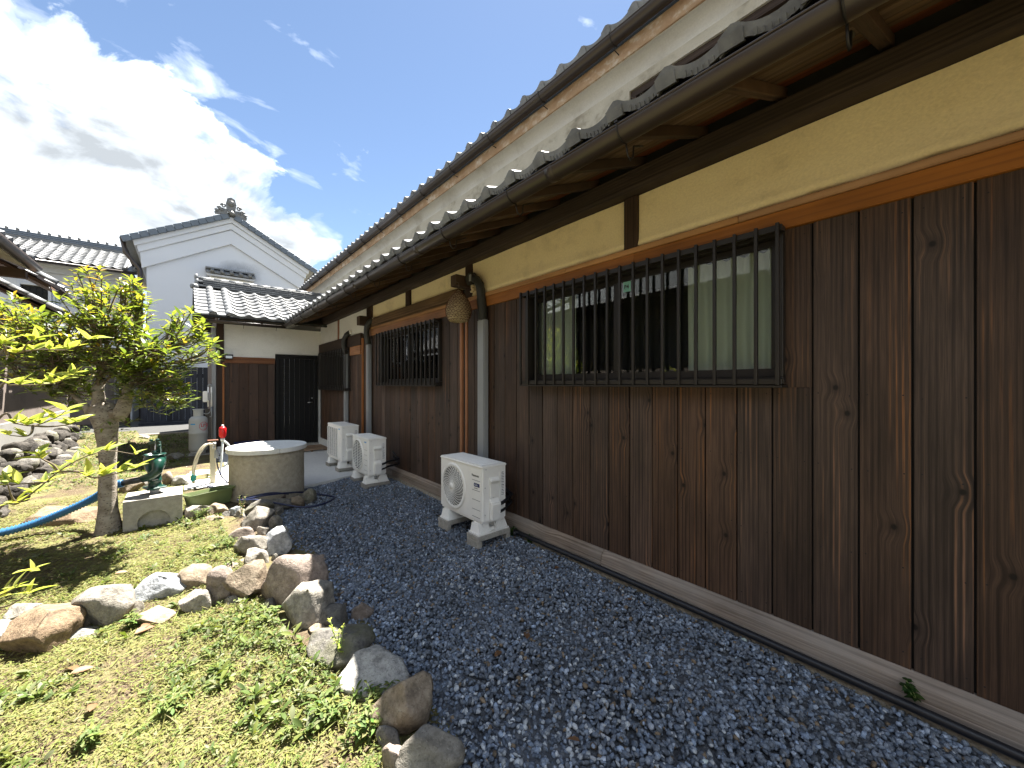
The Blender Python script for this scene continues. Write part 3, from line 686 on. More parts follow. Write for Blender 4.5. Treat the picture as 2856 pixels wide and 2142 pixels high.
# --- plaster band
def plaster_panel(name, y0, y1, z0, z1, mat, ragged=True):
    n = max(12, int((y1 - y0) / 0.035)); v, f = [], []
    nz = 6
    for i in range(n + 1):
        yy = y0 + (y1 - y0) * i / n
        for j in range(nz + 1):
            t = j / nz; zz = z0 + (z1 - z0) * t
            bul = 0.010 * mnoise.noise((yy * 1.5, zz * 2, 4)) + 0.004 * mnoise.noise((yy * 6, zz * 7, 9))
            if ragged and j == 0: zz += 0.016 + 0.018 * mnoise.noise((yy * 5, 1, 0)) + 0.009 * mnoise.noise((yy * 30, 1, 5)); bul -= 0.012
            v.append((2.612 + bul, yy, zz))
    k = nz + 1
    f = [(i * k + j, (i + 1) * k + j, (i + 1) * k + j + 1, i * k + j + 1) for i in range(n) for j in range(nz)]
    b = len(v)
    v += [(2.66, y0 + (y1 - y0) * i / n, v[i * k][2]) for i in range(n + 1)]
    f += [(i * k, b + i, b + i + 1, (i + 1) * k) for i in range(n)]
    return MB().add(v, f, True).build(name, mat, house)
BEAMZ = 2.905
plaster_panel('plaster_panel', Y_NEAR, 1.60, TRIM2 + 0.003, BEAMZ, M['ochre'])
plaster_panel('plaster_panel', 1.72, 3.79, TRIM2 + 0.003, BEAMZ, M['ochre'])
plaster_panel('plaster_panel', 3.935, 5.43, 2.66, BEAMZ, M['ochre'], False)
plaster_panel('plaster_panel', 5.60, 7.0, 2.66, BEAMZ, M['ochre'], False)
plaster_panel('plaster_panel', 7.27, 9.0, 2.455, BEAMZ, M['white'], False)
plaster_panel('plaster_panel', 9.10, Y_END, 2.455, BEAMZ, M['white'], False)
MB().box(2.662, 2.70, Y_NEAR, Y_END, 2.4, 3.3).build('wall_backing', M['interior'], house)
for a, b, z0 in ((1.60, 1.72, TRIM2), (3.79, 3.935, 2.46), (5.43, 5.60, 2.66), (7.0, 7.27, 2.30), (9.0, 9.10, 2.455)):
    MB().box(2.590 if a != 9.0 else 2.60, 2.66, a + 0.004, b - 0.004, z0 + 0.002, BEAMZ).build('stud', M['beam_z'] if a < 8 else M['trim_z'], house, bevel=0.004)
# --- wall plate: a slightly crooked timber
m = MB(); n = 60; v = []
for i in range(n + 1):
    yy = Y_NEAR + (Y_END + 0.3 - Y_NEAR) * i / n; e = 0.016 * math.sin(yy * 0.8) + 0.006 * mnoise.noise((yy * 2, 0, 0)); 
    v += [(2.535 + e * .5, yy, 2.912 + e * .4), (2.525 + e * .5, yy, 2.95), (2.53 + e * .3, yy, 3.055 + e), (2.66, yy, 3.06 + e), (2.66, yy, 2.905 + e * .4)]
m.add(v, [(5 * i + j, 5 * i + (j + 1) % 5, 5 * i + 5 + (j + 1) % 5, 5 * i + 5 + j) for i in range(n) for j in range(5)] + [(0, 1, 2, 3, 4), (5 * n + 4, 5 * n + 3, 5 * n + 2, 5 * n + 1, 5 * n)], False)
m.build('wall_plate', M['beam'], house)
# joists poking through the plaster beside the two uprights
MB().box(2.40, 2.59, 3.835, 3.955, 2.63, 2.76).build('joist_end', M['beam_x'], house, bevel=0.004)
MB().box(2.41, 2.59, 7.10, 7.26, 2.56, 2.72).build('joist_end', M['beam_x'], house, bevel=0.004)
# --- eaves: rafters, soffit boards, red board, fascia
PITCH = 0.42; EX, EZ = 1.80, 2.775            # rafter foot (underside)
def roof_z(x, base=EZ): return base + (x - EX) * PITCH
yy = -2.4; Y_ROOF0, Y_ROOF1 = -2.7, 10.0
while yy < 10.0:
    if True:
        h = 0.062; wv = 0.05
        x0 = EX + 0.03; x1 = 2.66
        if yy > 9.3: x0 = EX + 0.05 + (yy - 9.3) * 0.3
        m = MB().hexa([(x, yy + s_ * wv / 2, roof_z(x) + dz) for dz in (0, h) for s_ in (-1, 1) for x in (x0, x1)])
        m.build('rafter', M['beam_x'], house, bevel=0.003)
    yy += 0.442
xs = [EX - 0.03, 1.97, 2.14, 2.31, 2.48, 2.64]
for i in range(5):
    a, b = xs[i] + (0.002 if i else 0), xs[i + 1] - 0.002
    mt = M['redboard'] if i == 4 else M['soffit']
    MB().hexa([(x, y_, roof_z(x) + 0.065 + dz) for dz in (0, 0.012) for y_ in (Y_ROOF0, Y_ROOF1 + 0.3) for x in (a, b)]).build('soffit_board', mt, house)
MB().hexa([(x, y_, roof_z(x) + dz) for dz in (0.0, 0.085) for y_ in (Y_ROOF0, Y_ROOF1 + 0.2) for x in (EX - 0.045, EX - 0.032)]).build('eave_fascia', M['beam'], house)
# --- lower roof
lroof = MB().hexa([(x, y_, roof_z(x) + dz) for dz in (0.079, 0.105) for y_ in (Y_ROOF0, 12.2) for x in (EX - 0.03, 3.25)]).build('lower_roof', M['interior'], house)
sl_ = math.sqrt(1 + PITCH ** 2); UPS = Vector((1 / sl_, 0, PITCH / sl_))
tile_field(lroof, (EX - 0.085, Y_ROOF0, roof_z(EX - 0.085) + 0.122), (0, 1, 0), UPS, 47, 7, 300, skip=lambda p: p.y > 9.95 + max(0, (p.x - 1.75)) * 0.9)
# --- main gutter with hooks
GX, GZR = 1.745, 2.805
g = MB(); half_pipe(g, (GX, Y_ROOF0, GZR), (GX, 9.93, GZR), 0.064, 14, math.pi, math.pi)
for s_ in (-1, 1):
    g.tube([(GX + s_ * 0.064, Y_ROOF0, GZR), (GX + s_ * 0.064, 9.93, GZR)], 0.0055, 6)
for yj in (1.62, 3.4, 5.2, 7.0, 8.8): half_pipe(g, (GX, yj, GZR), (GX, yj + 0.06, GZR), 0.0665, 14, math.pi, math.pi)
cap = [(GX + 0.064 * math.cos(t), 9.93, GZR + 0.064 * math.sin(t)) for t in [math.pi + math.pi * k / 12 for k in range(13)]]
g.add(cap, [tuple(range(13))])
gut = g.build('gutter', M['gutter'], house, recalc=False)
yy = -1.5
while yy < 9.9:
    m = MB()
    pts = [(GX - 0.066, yy, GZR + 0.012)] + [(GX + 0.069 * math.cos(t), yy, GZR + 0.069 * math.sin(t)) for t in [math.pi + math.pi * k / 8 for k in range(0, 6)]]
    m.tube(pts, 0.0045, 6)
    m.tube([(GX + 0.02, yy, GZR - 0.066), (GX + 0.035, yy, GZR - 0.12), (GX + 0.06, yy, GZR - 0.135), (GX + 0.085, yy, GZR - 0.11), (GX + 0.09, yy, GZR - 0.05), (GX + 0.14, yy, GZR - 0.03), (GX + 0.2, yy + 0.01, GZR + 0.0)], 0.005, 6)
    m.obox((GX - 0.06, yy, GZR + 0.012), (0.03, 0.018, 0.01))
    m.build('gutter_hook', M['hook'], gut); yy += 0.885
# --- upper storey
UX = 3.20
uw = MB()
for a, b, z0, z1 in ((Y_NEAR, 0.55, 3.3, 4.345), (0.55, 2.06, 3.3, 3.72), (0.55, 2.06, 4.242, 4.345), (2.06, 14.9, 3.3, 4.345)):
    uw.box(UX, UX + 0.2, a, b, z0, z1)
uw.build('upper_wall', M['aged'], house)
sw = MB().box(UX + 0.10, UX + 0.19, 0.55, 2.06, 3.72, 4.242).build('slot_window', M['interior'], house)
MB().box(UX + 0.02, UX + 0.10, 0.552, 2.058, 4.18, 4.24).build('window_frame', M['beam'], sw)
MB().box(UX + 0.02, UX + 0.10, 2.0, 2.058, 3.72, 4.178).build('window_frame', M['beam_z'], sw)
for k in range(5): MB().box(UX + 0.05, UX + 0.09, 0.62 + k * 0.27, 0.66 + k * 0.27, 3.72, 4.178).build('lattice_bar', M['beam_z'], sw)
# twiggy bird nest lodged in the slot corner
m = MB()
for k in range(46):
    c = Vector((UX + 0.03, 1.98, 4.06)); d = Vector((rnd.uniform(-.6, .4), rnd.uniform(-1, 1), rnd.uniform(-.7, 1))).normalized()
    p = c + Vector((rnd.uniform(-.03, .03), rnd.uniform(-.07, .05), rnd.uniform(-.09, .09))); L = rnd.uniform(.04, .13)
    m.tube([p - d * L * .5, p + Vector((0, 0, rnd.uniform(-.01, .01))), p + d * L * .5], 0.0016, 4)
tag(m.build('bird_nest', M['twig']), 'straggly bird nest of dry twigs in the corner of the upper slot window', 'nest')
cv = MB(); poly = [(UX, 4.337)]
for k in range(1, 9):
    t = math.pi / 2 * k / 8; poly.append((UX - 0.12 * (1 - math.cos(t)), 4.337 + 0.115 * math.sin(t)))
poly += [(UX - 0.12, 4.50), (UX + 0.1, 4.50), (UX + 0.1, 4.337)]
cv.prism(poly, lambda a, b, d: (a, d, b), Y_NEAR, 14.9); cv.build('plaster_cove', M['cove'], house)
MB().box(3.062, 3.30, Y_NEAR, 14.92, 4.456, 4.60).build('upper_fascia', M['fascia'], house, bevel=0.004)
ur = MB().hexa([(x, y_, 4.605 + (x - 3.0) * 0.45 + dz) for dz in (0, 0.06) for y_ in (Y_NEAR, 15.0) for x in (3.0, 6.5)]).build('upper_roof', M['interior'], house)
s2 = math.sqrt(1 + .45 ** 2)
tile_field(ur, (2.94, Y_NEAR, 4.655), (0, 1, 0), (1 / s2, 0, .45 / s2), 62, 15, 130)
g = MB(); half_pipe(g, (2.985, Y_NEAR, 4.64), (2.985, 14.9, 4.64), 0.066, 12, math.pi, math.pi)
for s_ in (-1, 1): g.tube([(2.985 + s_ * 0.066, Y_NEAR, 4.64), (2.985 + s_ * 0.066, 14.9, 4.64)], 0.005, 6)
ug = g.build('upper_gutter', M['gutter'], house, recalc=False)
for k in range(18):
    yy = -1.6 + k * 0.92; m = MB()
    m.tube([(2.985 + 0.071 * math.cos(t), yy, 4.64 + 0.071 * math.sin(t)) for t in [math.pi * (0.95 + 0.8 * q / 7) for q in range(8)]], 0.005, 6)
    m.tube([(2.985, yy, 4.57), (3.0, yy, 4.53), (3.075, yy, 4.522)], 0.005, 6); m.build('gutter_hook', M['hook'], ug)
# far gable wall so the upper floor is a closed volume
MB().add([(3.2, 14.9, 3.0), (9.5, 14.9, 3.0), (9.5, 14.9, 4.6), (6.4, 14.9, 6.0), (3.2, 14.9, 4.6)], [(0, 1, 2, 3, 4)]).build('gable_wall', M['aged'], house, recalc=False)

# --- windows with security grilles
def window(wn, nbar, sash_split, curtain, label, sticker=False):
    y0, y1, z0, z1 = wn['y0'], wn['y1'], wn['z0'], wn['z1']
    win = MB()
    fr = 0.035
    for a, b, c, d in ((y0, y1, z0 + 0.02, z0 + 0.055), (y0, y1, z1 - 0.05, z1 - 0.012), (y0, y0 + fr, z0 + 0.056, z1 - 0.051), (y1 - fr, y1, z0 + 0.056, z1 - 0.051)):
        win.box(WX - 0.045, WX + 0.09, a, b, c, d)
    w_ = win.build('window', M['bronze'], house, bevel=0.002)
    w_['label'] = label
    # room niche
    MB().add([(WX + .09, y0, z0), (WX + .75, y0 - .2, z0), (WX + .75, y1 + .2, z0), (WX + .09, y1, z0), (WX + .09, y0, z1), (WX + .75, y0 - .2, z1), (WX + .75, y1 + .2, z1), (WX + .09, y1, z1)],
             [(0, 1, 2, 3), (4, 7, 6, 5), (0, 4, 5, 1), (1, 5, 6, 2), (2, 6, 7, 3)]).build('room_niche', M['interior'], w_, recalc=False)
    ym = y0 + (y1 - y0) * sash_split
    for a, b, x in ((y0 + fr, ym + 0.025, WX + 0.02), (ym - 0.025, y1 - fr, WX + 0.052)):
        s = MB(); t = 0.04; zz0, zz1 = z0 + 0.056, z1 - 0.051
        for q in ((a, b, zz0, zz0 + 0.05), (a, b, zz1 - t, zz1), (a, a + t, zz0 + .051, zz1 - t - .001), (b - t, b, zz0 + .051, zz1 - t - .001)):
            s.box(x, x + 0.026, q[0], q[1], q[2], q[3])
        so = s.build('sash', M['bronze'], w_, bevel=0.002)
        MB().box(x + 0.011, x + 0.015, a + t - .003, b - t + .003, zz0 + .048, zz1 - t + .003).build('pane', M['glass'], w_)
    for c0, c1 in curtain:
        n = int((c1 - c0) / 0.008); v = []
        for i in range(n + 1):
            yy = c0 + (c1 - c0) * i / n
            for j in range(7):
                t = j / 6; amp = 0.010 + 0.014 * (1 - t)
                x = WX + 0.125 + amp * math.sin(yy * 62 + 1.3 * math.sin(yy * 9)) + 0.006 * mnoise.noise((yy * 5, t * 2, 0))
                zt = z1 - 0.07 + 0.012 * math.sin(yy * 60) * (1 if j == 6 else 0)
                v.append((x, yy, z0 + 0.05 + (zt - z0 - 0.05) * t))
        MB().add(v, [(i * 7 + j, i * 7 + 7 + j, i * 7 + 8 + j, i * 7 + j + 1) for i in range(n) for j in range(6)], True).build('curtain', M['curtain'], w_, recalc=False)
    # grille
    GXf = WX - 0.105
    rails = MB()
    for c, d in ((z0 + 0.012, z0 + 0.045), (z1 - 0.045, z1 - 0.01)): rails.box(GXf, GXf + 0.022, y0 - 0.01, y1 + 0.01, c, d)
    rails.box(GXf - 0.008, WX - 0.002, y0 - 0.012, y1 + 0.012, z0 - 0.006, z0 + 0.008)
    for yy in (y0, y1):
        s_ = 0.012
        for zc in (z0 + 0.03, z1 - 0.03): rails.box(GXf + 0.0225, WX - 0.046, yy - s_, yy + s_, zc - 0.015, zc + 0.015)
    rails.build('grille_rail', M['bronze'], w_, bevel=0.002)
    sp = (y1 - y0) / (nbar - 1)
    me = MB().box(-0.010, 0.012, -0.0085, 0.0085, z0 + 0.009, z1 - 0.004).mesh('bar', M['bronze'], bevel=0.0015)
    for i in range(nbar): link('bar', me, w_, loc=(GXf - 0.006, y0 + sp * i + (0.009 if i == 0 else -0.009 if i == nbar - 1 else 0), 0))
    return w_
w1 = window(wins[0], 20, 0.53, [(0.70, 1.28), (2.30, 2.79)], 'big barred window')
w2 = window(wins[1], 17, 0.5, [(4.55, 5.30), (5.55, 6.0)], 'barred window under the weathered beam')
w3 = window(wins[2], 18, 0.5, [(8.4, 8.75)], 'barred window by the corner')
# energy label stuck on the first pane
st = MB().box(WX + 0.0295, WX + 0.0305, 1.68, 1.745, 2.20, 2.28).build('sticker', M['sticker'], w1)
me = text_mesh('P4', 0.042, M['ink'], bold=0.001)
link('sticker_lettering', me, w1, m=Matrix.Translation((WX + 0.029, 1.738, 2.225)) @ Matrix(((0, 0, -1, 0), (-1, 0, 0, 0), (0, 1, 0, 0), (0, 0, 0, 1))))
# ------------------------------------------------------------------ wing closing the yard
WY = 10.54
wing = thing('house_wing', 'low tiled wing with cream plaster and dark boards closing the end of the gravel', 'building', (1.6, WY, 0.0))
for a, b in ((0.655, 1.62), (2.54, 2.68)):
    MB().box(a, b, WY, WY + 0.15, 0.0 if a > 2 else 2.085, 2.80).build('wall_panel', M['white'], wing)
MB().box(1.62, 2.54, WY, WY + 0.15, 2.19, 2.80).build('wall_panel', M['white'], wing)
MB().box(0.655, 1.615, WY - 0.022, WY + 0.1, 1.945, 2.045).build('trim_board', M['trim_x'], wing, bevel=0.003)
MB().box(0.650, 1.615, WY - 0.030, WY + 0.1, 2.047, 2.083).build('trim_cap', M['trim_x'], wing, bevel=0.003)
xb = [0.66, 0.745, 0.92, 1.105, 1.29, 1.47, 1.612]
for a, b in zip(xb, xb[1:]):
    v = MB().box(a + 0.003, b - 0.003, WY - rnd.uniform(0.0, .004), WY + 0.02, 0.03, 1.943)
    v.build('board', M['board_x'], wing, bevel=0.0018)
MB().box(0.655, 1.62, WY + 0.021, WY + 0.10, 0.0, 2.0).build('wall_backing', M['interior'], wing)
MB().box(0.52, 0.648, WY - 0.045, WY + 0.12, 0.12, 2.80).build('corner_post', M['beam_z'], wing, bevel=0.006)
MB().box(0.622, 0.655, WY - 0.052, WY - 0.046, 0.0, 1.95).build('cover_strip', M['trim_z'], wing)
MB().box(0.535, 0.625, WY - 0.06, WY + 0.1, -0.1, 0.118).build('post_base', M['concrete'], wing, bevel=0.006)
MB().box(0.44, 0.515, WY - 0.04, WY + 0.05, -0.05, 2.72).build('downpipe', M['pvc'], wing, bevel=0.01)
MB().box(0.53, 0.56, WY + 0.12, 15.0, -0.1, 3.0).build('side_wall', M['pink'], wing)
# door
door = MB()
for a, b, c, d in ((1.625, 1.70, 0.0, 2.18), (2.46, 2.535, 0.0, 2.18), (1.70, 2.46, 2.09, 2.18)): door.box(a, b, WY - 0.05, WY + 0.09, c, d)
dr = door.build('door', M['blackmetal'], wing, bevel=0.003); dr['label'] = 'black panelled metal door'
for i in range(7):
    a = 1.702 + i * 0.108
    MB().box(a + 0.002, a + 0.104, WY - 0.008, WY + 0.03, 0.03, 2.088).build('door_panel', M['blackmetal'], dr, bevel=0.004)
    if i: MB().box(a - 0.002, a + 0.001, WY - 0.014, WY + 0.0, 0.035, 2.05).build('panel_seam', M['duct'], dr)
MB().tube([(2.41, WY - 0.01, 1.03), (2.41, WY - 0.06, 1.03), (2.30, WY - 0.065, 1.025)], 0.011, 8).build('door_handle', M['steel'], dr)
MB().lathe([(0, 0), (0.016, 0), (0.016, 0.014), (0, 0.014)], (2.41, WY - 0.01, 1.13), 14, m=Matrix.Rotation(math.pi / 2, 3, 'X')).build('lock', M['steel'], dr)
MB().box(1.60, 2.56, WY - 0.09, WY + 0.05, PADZ, 0.022).build('door_sill', M['block'], dr, bevel=0.004)
for k in range(6): MB().box(1.70, 1.92, WY - 0.0115, WY - 0.0085, 1.9 - k * 0.16, 1.903 - k * 0.16).build('scored_line', M['bronze'], dr)
# eave, rafters, gutter
WP = 0.50; WEY, WEZ = 9.97, 2.775
def wz(yv): return WEZ + (yv - WEY) * WP
for k in range(4):
    x = 0.45 + k * 0.42
    MB().hexa([(x + s_ * 0.025, y_, wz(y_) + dz) for dz in (0.0, 0.06) for y_ in (WEY + 0.02, WY + 0.05) for s_ in (-1, 1)]).build('rafter', M['beam'], wing)
MB().hexa([(x, y_, wz(y_) + 0.062 + dz) for dz in (0, 0.012) for y_ in (WEY, WY + 0.1) for x in (0.14, 2.6)]).build('soffit_board', M['soffit'], wing)
MB().hexa([(x, y_, wz(y_) + 0.078 + dz) for dz in (0, 0.03) for y_ in (WEY - 0.02, 11.72) for x in (0.14, 3.2)]).build('roof_deck', M['interior'], wing)
MB().hexa([(x, y_, wz(11.72) - (y_ - 11.72) * WP + 0.078 + dz) for dz in (0, 0.03) for y_ in (11.72, 13.4) for x in (0.14, 3.2)]).build('roof_deck', M['interior'], wing)
MB().add([(0.6, WY, 2.75), (0.6, 13.0, 2.75), (0.6, 11.72, 3.7)], [(0, 1, 2)]).build('gable_panel', M['white'], wing, recalc=False)
g = MB(); half_pipe(g, (0.18, WEY - 0.07, 2.775), (1.73, WEY - 0.07, 2.775), 0.055, 12, math.pi, math.pi)
for s_ in (-1, 1): g.tube([(0.18, WEY - 0.07 + s_ * 0.055, 2.775), (1.73, WEY - 0.07 + s_ * 0.055, 2.775)], 0.005, 6)
wg = g.build('gutter', M['gutter'], wing, recalc=False)
for x in (0.35, 0.95, 1.55):
    m = MB(); m.tube([(x, WEY - 0.07 + 0.06 * math.cos(t), 2.775 + 0.06 * math.sin(t)) for t in [math.pi + math.pi * k / 8 for k in range(9)]], 0.005, 6)
    m.tube([(x, WEY - 0.03, 2.72), (x, WEY - 0.01, 2.66)], 0.004, 5); m.build('gutter_hook', M['hook'], wg)
wroof = MB().hexa([(x, y_, wz(y_) + 0.109 + dz) for dz in (0, 0.004) for y_ in (WEY - 0.02, 11.70) for x in (0.15, 3.2)]).build('wing_roof', M['tile'], wing)
s3 = math.sqrt(1 + WP ** 2); wup = Vector((0, 1 / s3, WP / s3))
tile_field(wroof, (0.72 + TW * 9, WEY - 0.05, wz(WEY - 0.05) + 0.13), (-1, 0, 0), wup, 9, 9, 100, skip=lambda p: p.x > 1.75 + max(0, (p.y - 9.95)) * 1.12 + 0.25)
# verge: pan strip, two rows of round cover tiles
rt = MB(); half_pipe(rt, (0, 0, 0), (0.25, 0, 0), 0.068, 10, 0, math.pi, th=0.012); rt.add([(0.0, 0.068 * math.cos(math.pi * k / 10), 0.068 * math.sin(math.pi * k / 10)) for k in range(11)], [tuple(range(11))])
RT = rt.mesh('round_tile', M['tile'])
for x in (0.44, 0.72):
    for r in range(8):
        p = Vector((x, WEY - 0.06, wz(WEY - 0.06) + 0.15)) + wup * (r * TR); a = Vector((-1, 0, 0)); up_ = wup.cross(a); up_ = up_ if up_.z > 0 else -up_
        link('round_tile', RT, wroof, m=Matrix(((wup.x, a.x, up_.x, p.x), (wup.y, a.y, up_.y, p.y), (wup.z, a.z, up_.z, p.z), (0, 0, 0, 1))))
for r in range(8):
    for x0, x1 in ((0.15, 0.40), (0.48, 0.68)):
        p = Vector((0, WEY - 0.05, wz(WEY - 0.05) + 0.125)) + wup * (r * TR); q = p + wup * 0.29
        m = MB(); v = []
        for i, (pp, dz) in enumerate(((p, 0.03), (q, 0.0))):
            for k in range(6):
                t = k / 5; v.append((x0 + (x1 - x0) * t, pp.y, pp.z + dz + 0.016 * (2 * t - 1) ** 2))
        for k in range(6): v.append((v[k][0], v[k][1] , v[k][2] - 0.026))
        m.add(v, [(k, k + 1, 7 + k, 6 + k) for k in range(5)] + [(k + 1, k, 12 + k, 13 + k) for k in range(5)], False); m.build('pan_tile', M['tile'], wroof, recalc=False)
# ridge: stacked flat tiles, a round cap and an end boss
RY = 11.70; rz = wz(RY) + 0.13
for k in range(4):
    n = 9
    for i in range(n):
        a = 0.22 + i * 0.31; off = 0.10 if k % 2 else 0.0
        MB().box(a + off + 0.002, min(a + off + 0.308, 3.15), RY - 0.13 + k * 0.012, RY + 0.13 - k * 0.012, rz + k * 0.048, rz + k * 0.048 + 0.034).build('ridge_tile', M['tile'], wroof, bevel=0.004)
    MB().box(0.25, 3.1, RY - 0.10 + k * 0.012, RY + 0.10 - k * 0.012, rz + k * 0.048 - 0.013, rz + k * 0.048 - 0.001).build('ridge_mortar', M['interior'], wroof)
for i in range(10):
    m = MB(); half_pipe(m, (0.24 + i * 0.29, RY, rz + 0.185), (0.24 + i * 0.29 + 0.288, RY, rz + 0.185), 0.062 + (0.003 if i % 2 else 0), 10, 0, math.pi, th=0.012); m.build('ridge_cap', M['tile'], wroof, recalc=False)
m = MB(); m.lathe([(0, 0), (0.10, 0), (0.115, 0.03), (0.10, 0.06), (0, 0.075)], (0.24, RY, rz + 0.10), 18, m=Matrix.Rotation(-math.pi / 2, 3, 'Y'))
m.lathe([(0, 0), (0.075, 0), (0.085, 0.03), (0.07, 0.06), (0, 0.07)], (0.23, RY, rz + 0.22), 16, m=Matrix.Rotation(-math.pi / 2, 3, 'Y')); m.build('ridge_boss', M['tile'], wroof)
m = MB(); m.tube([(0.20, RY - 0.1, rz - 0.02), (0.12, RY - 0.16, rz - 0.03)], [0.07, 0.06], 12); m.build('verge_boss', M['tile'], wroof)
# plank step, duckboard, floodlight
tag(MB().box(0.82, 1.34, WY - 0.42, WY - 0.06, PADZ, 0.20).build('step_box', M['navyink'], bevel=0.01), 'low dark blue step box against the boards beside the black door', 'step')
db = thing('duckboard', 'slatted wooden duckboard lying before the black door', 'doormat', (2.2, 9.6, PADZ))
for k in range(9):
    yb = 9.32 + k * 0.085; MB().box(1.78, 2.50, yb, yb + 0.068, PADZ + 0.026, PADZ + 0.044).build('slat', M['duckboard'], db, bevel=0.003)
for xx in (1.85, 2.12, 2.40): MB().box(xx, xx + 0.04, 9.32, 10.06, PADZ + 0.001, PADZ + 0.0255).build('runner', M['duckboard'], db)
fl = thing('floodlight', 'small black floodlight fixed above the boards at the wing corner', 'lamp', (0.74, WY - 0.03, 2.06))
MB().hexa([(0.66, WY - 0.16, 2.03), (0.80, WY - 0.16, 2.03), (0.67, WY - 0.03, 2.02), (0.79, WY - 0.03, 2.02), (0.65, WY - 0.14, 2.13), (0.81, WY - 0.14, 2.13), (0.67, WY - 0.03, 2.11), (0.79, WY - 0.03, 2.11)]).build('lamp_body', M['blackmetal'], fl, bevel=0.006)
MB().hexa([(0.675, WY - 0.168, 2.04), (0.785, WY - 0.168, 2.04), (0.675, WY - 0.162, 2.04), (0.785, WY - 0.162, 2.04), (0.672, WY - 0.15, 2.095), (0.788, WY - 0.15, 2.095), (0.672, WY - 0.145, 2.095), (0.788, WY - 0.145, 2.095)]).build('lens', M['clear'], fl)

# ------------------------------------------------------------------ white storehouse behind
KY = 19.0; KX = 1.40; KH = 2.86; KP = 8.08; KE = 6.50; 
kura = thing('storehouse', 'tall white plastered storehouse whose gable looks over the wing roof', 'storehouse', (KX, KY + 4, 0.0))
def kz(x, top=KP, sl=None): return top - abs(x - KX) * ((KP - KE) / KH)
def gable(name, inset, ztop, y0, y1, mat, zb=-0.1, half=2.55):
    zs = ztop - half * ((KP - KE) / KH)
    pts = [(KX - half, zb), (KX + half, zb), (KX + half, zs), (KX, ztop), (KX - half, zs)]
    return MB().prism(pts, lambda a, b, d: (a, d, b), y0, y1).build(name, mat, kura)
M['kurafront'] = None
def kura_mat():
    m, nt, b = new_mat('storehouse_gable_plaster'); v = obj_vec(nt)
    n1 = noise(nt, v, 0.6, 6.0, 0.65); n2 = noise(nt, v, 30.0, 4.0, 0.7)
    dx = vmath(nt, 'LENGTH', scaled(nt, vmath(nt, 'SUBTRACT', v, (KX + 0.2, KY, 6.0)), (0.55, 0.0, 1.1)))
    st = ramp(nt, math_(nt, 'ADD', dx, math_(nt, 'MULTIPLY', n1, 1.0)), [(0.75, 1.0), (1.65, 0.0)])
    st = math_(nt, 'MULTIPLY', st, ramp(nt, math_(nt, 'ADD', math_(nt, 'MULTIPLY', n2, 0.6), math_(nt, 'MULTIPLY', n1, 0.6)), [(0.42, 0.0), (0.72, 1.0)]))
    col = mix(nt, math_(nt, 'MULTIPLY', st, 0.85), mix(nt, n1, (0.58, 0.61, 0.67), (0.54, 0.57, 0.63)), (0.13, 0.145, 0.17))
    setp(nt, b, col=col, rough=0.9, spec=0.2, normal=bump(nt, n2, 0.12, 0.01)); return m
M['kurafront'] = kura_mat()
gable('wall', 0, 7.05, KY, KY + 9, M['kurafront'], half=2.45)
for zt, hf, yo in ((7.60, 2.62, 0.10), (7.85, 2.70, 0.16), (8.08, 2.80, 0.23)):
    lo = {7.60: 0.56, 7.85: 0.235, 8.08: 0.22}[zt]
    zs = zt - hf * ((KP - KE) / KH)
    pts = [(KX - hf, zs), (KX, zt), (KX + hf, zs), (KX + hf - 0.05, zs - lo), (KX, zt - lo), (KX - hf + 0.05, zs - lo)]
    MB().prism(pts, lambda a, b, d: (a, d, b), KY - yo, KY + 9.05).build('gable_band', M['kura'], kura, bevel=0.012)
k_roof = MB()
sl_k = (KP - KE) / KH
for s_ in (-1, 1):
    k_roof.hexa([(KX + s_ * x, y_, 8.09 - x * sl_k + dz) for dz in (0.0, 0.10) for y_ in (KY - 0.25, KY + 9.2) for x in (0.0, 3.0)])
kr = k_roof.build('storehouse_roof', M['tile'], kura)
M['bluetile'] = plain('blue_grey_verge_tile', (0.10, 0.125, 0.16), 0.5, grime=0.3)
for s_ in (-1, 1):
    for k in range(13):
        x = 0.10 + k * 0.228; z = 8.10 - x * sl_k
        c = Vector((KX + s_ * (x + 0.114), KY - 0.30, z - 0.114 * sl_k + 0.035)); rot = Matrix.Rotation(s_ * (math.atan(sl_k) - 0.06), 3, 'Y')
        MB().obox(c, (0.246, 0.09, 0.20), rot).build('verge_tile', M['bluetile'], kr, bevel=0.006)
m = MB()
for s_ in (-1, 1):
    for k in range(34):
        y_ = KY + 0.05 + k * 0.27; x = 2.98
        m.tube([(KX + s_ * 3.02, y_, 8.21 - 3.02 * sl_k), (KX + s_ * 0.1, y_, 8.21 - .1 * sl_k)], 0.07, 8)
mo = m.build('roof_ribs', M['tile'], kr); mo['kind'] = 'stuff'
for s_ in (-1, 1):
    MB().tube([(KX + s_ * 3.05, KY - 0.25, 6.50), (KX + s_ * 3.05, KY + 9, 6.50)], 0.07, 8).build('gutter', M['gutter'], kura)
    MB().tube([(KX + s_ * 3.05, KY - 0.1, 6.48), (KX + s_ * 2.98, KY - 0.1, 6.05), (KX + s_ * 2.62, KY + 0.0, 5.55), (KX + s_ * 2.58, KY, 0)], 0.07, 10).build('downpipe', M['gutter'], kura)
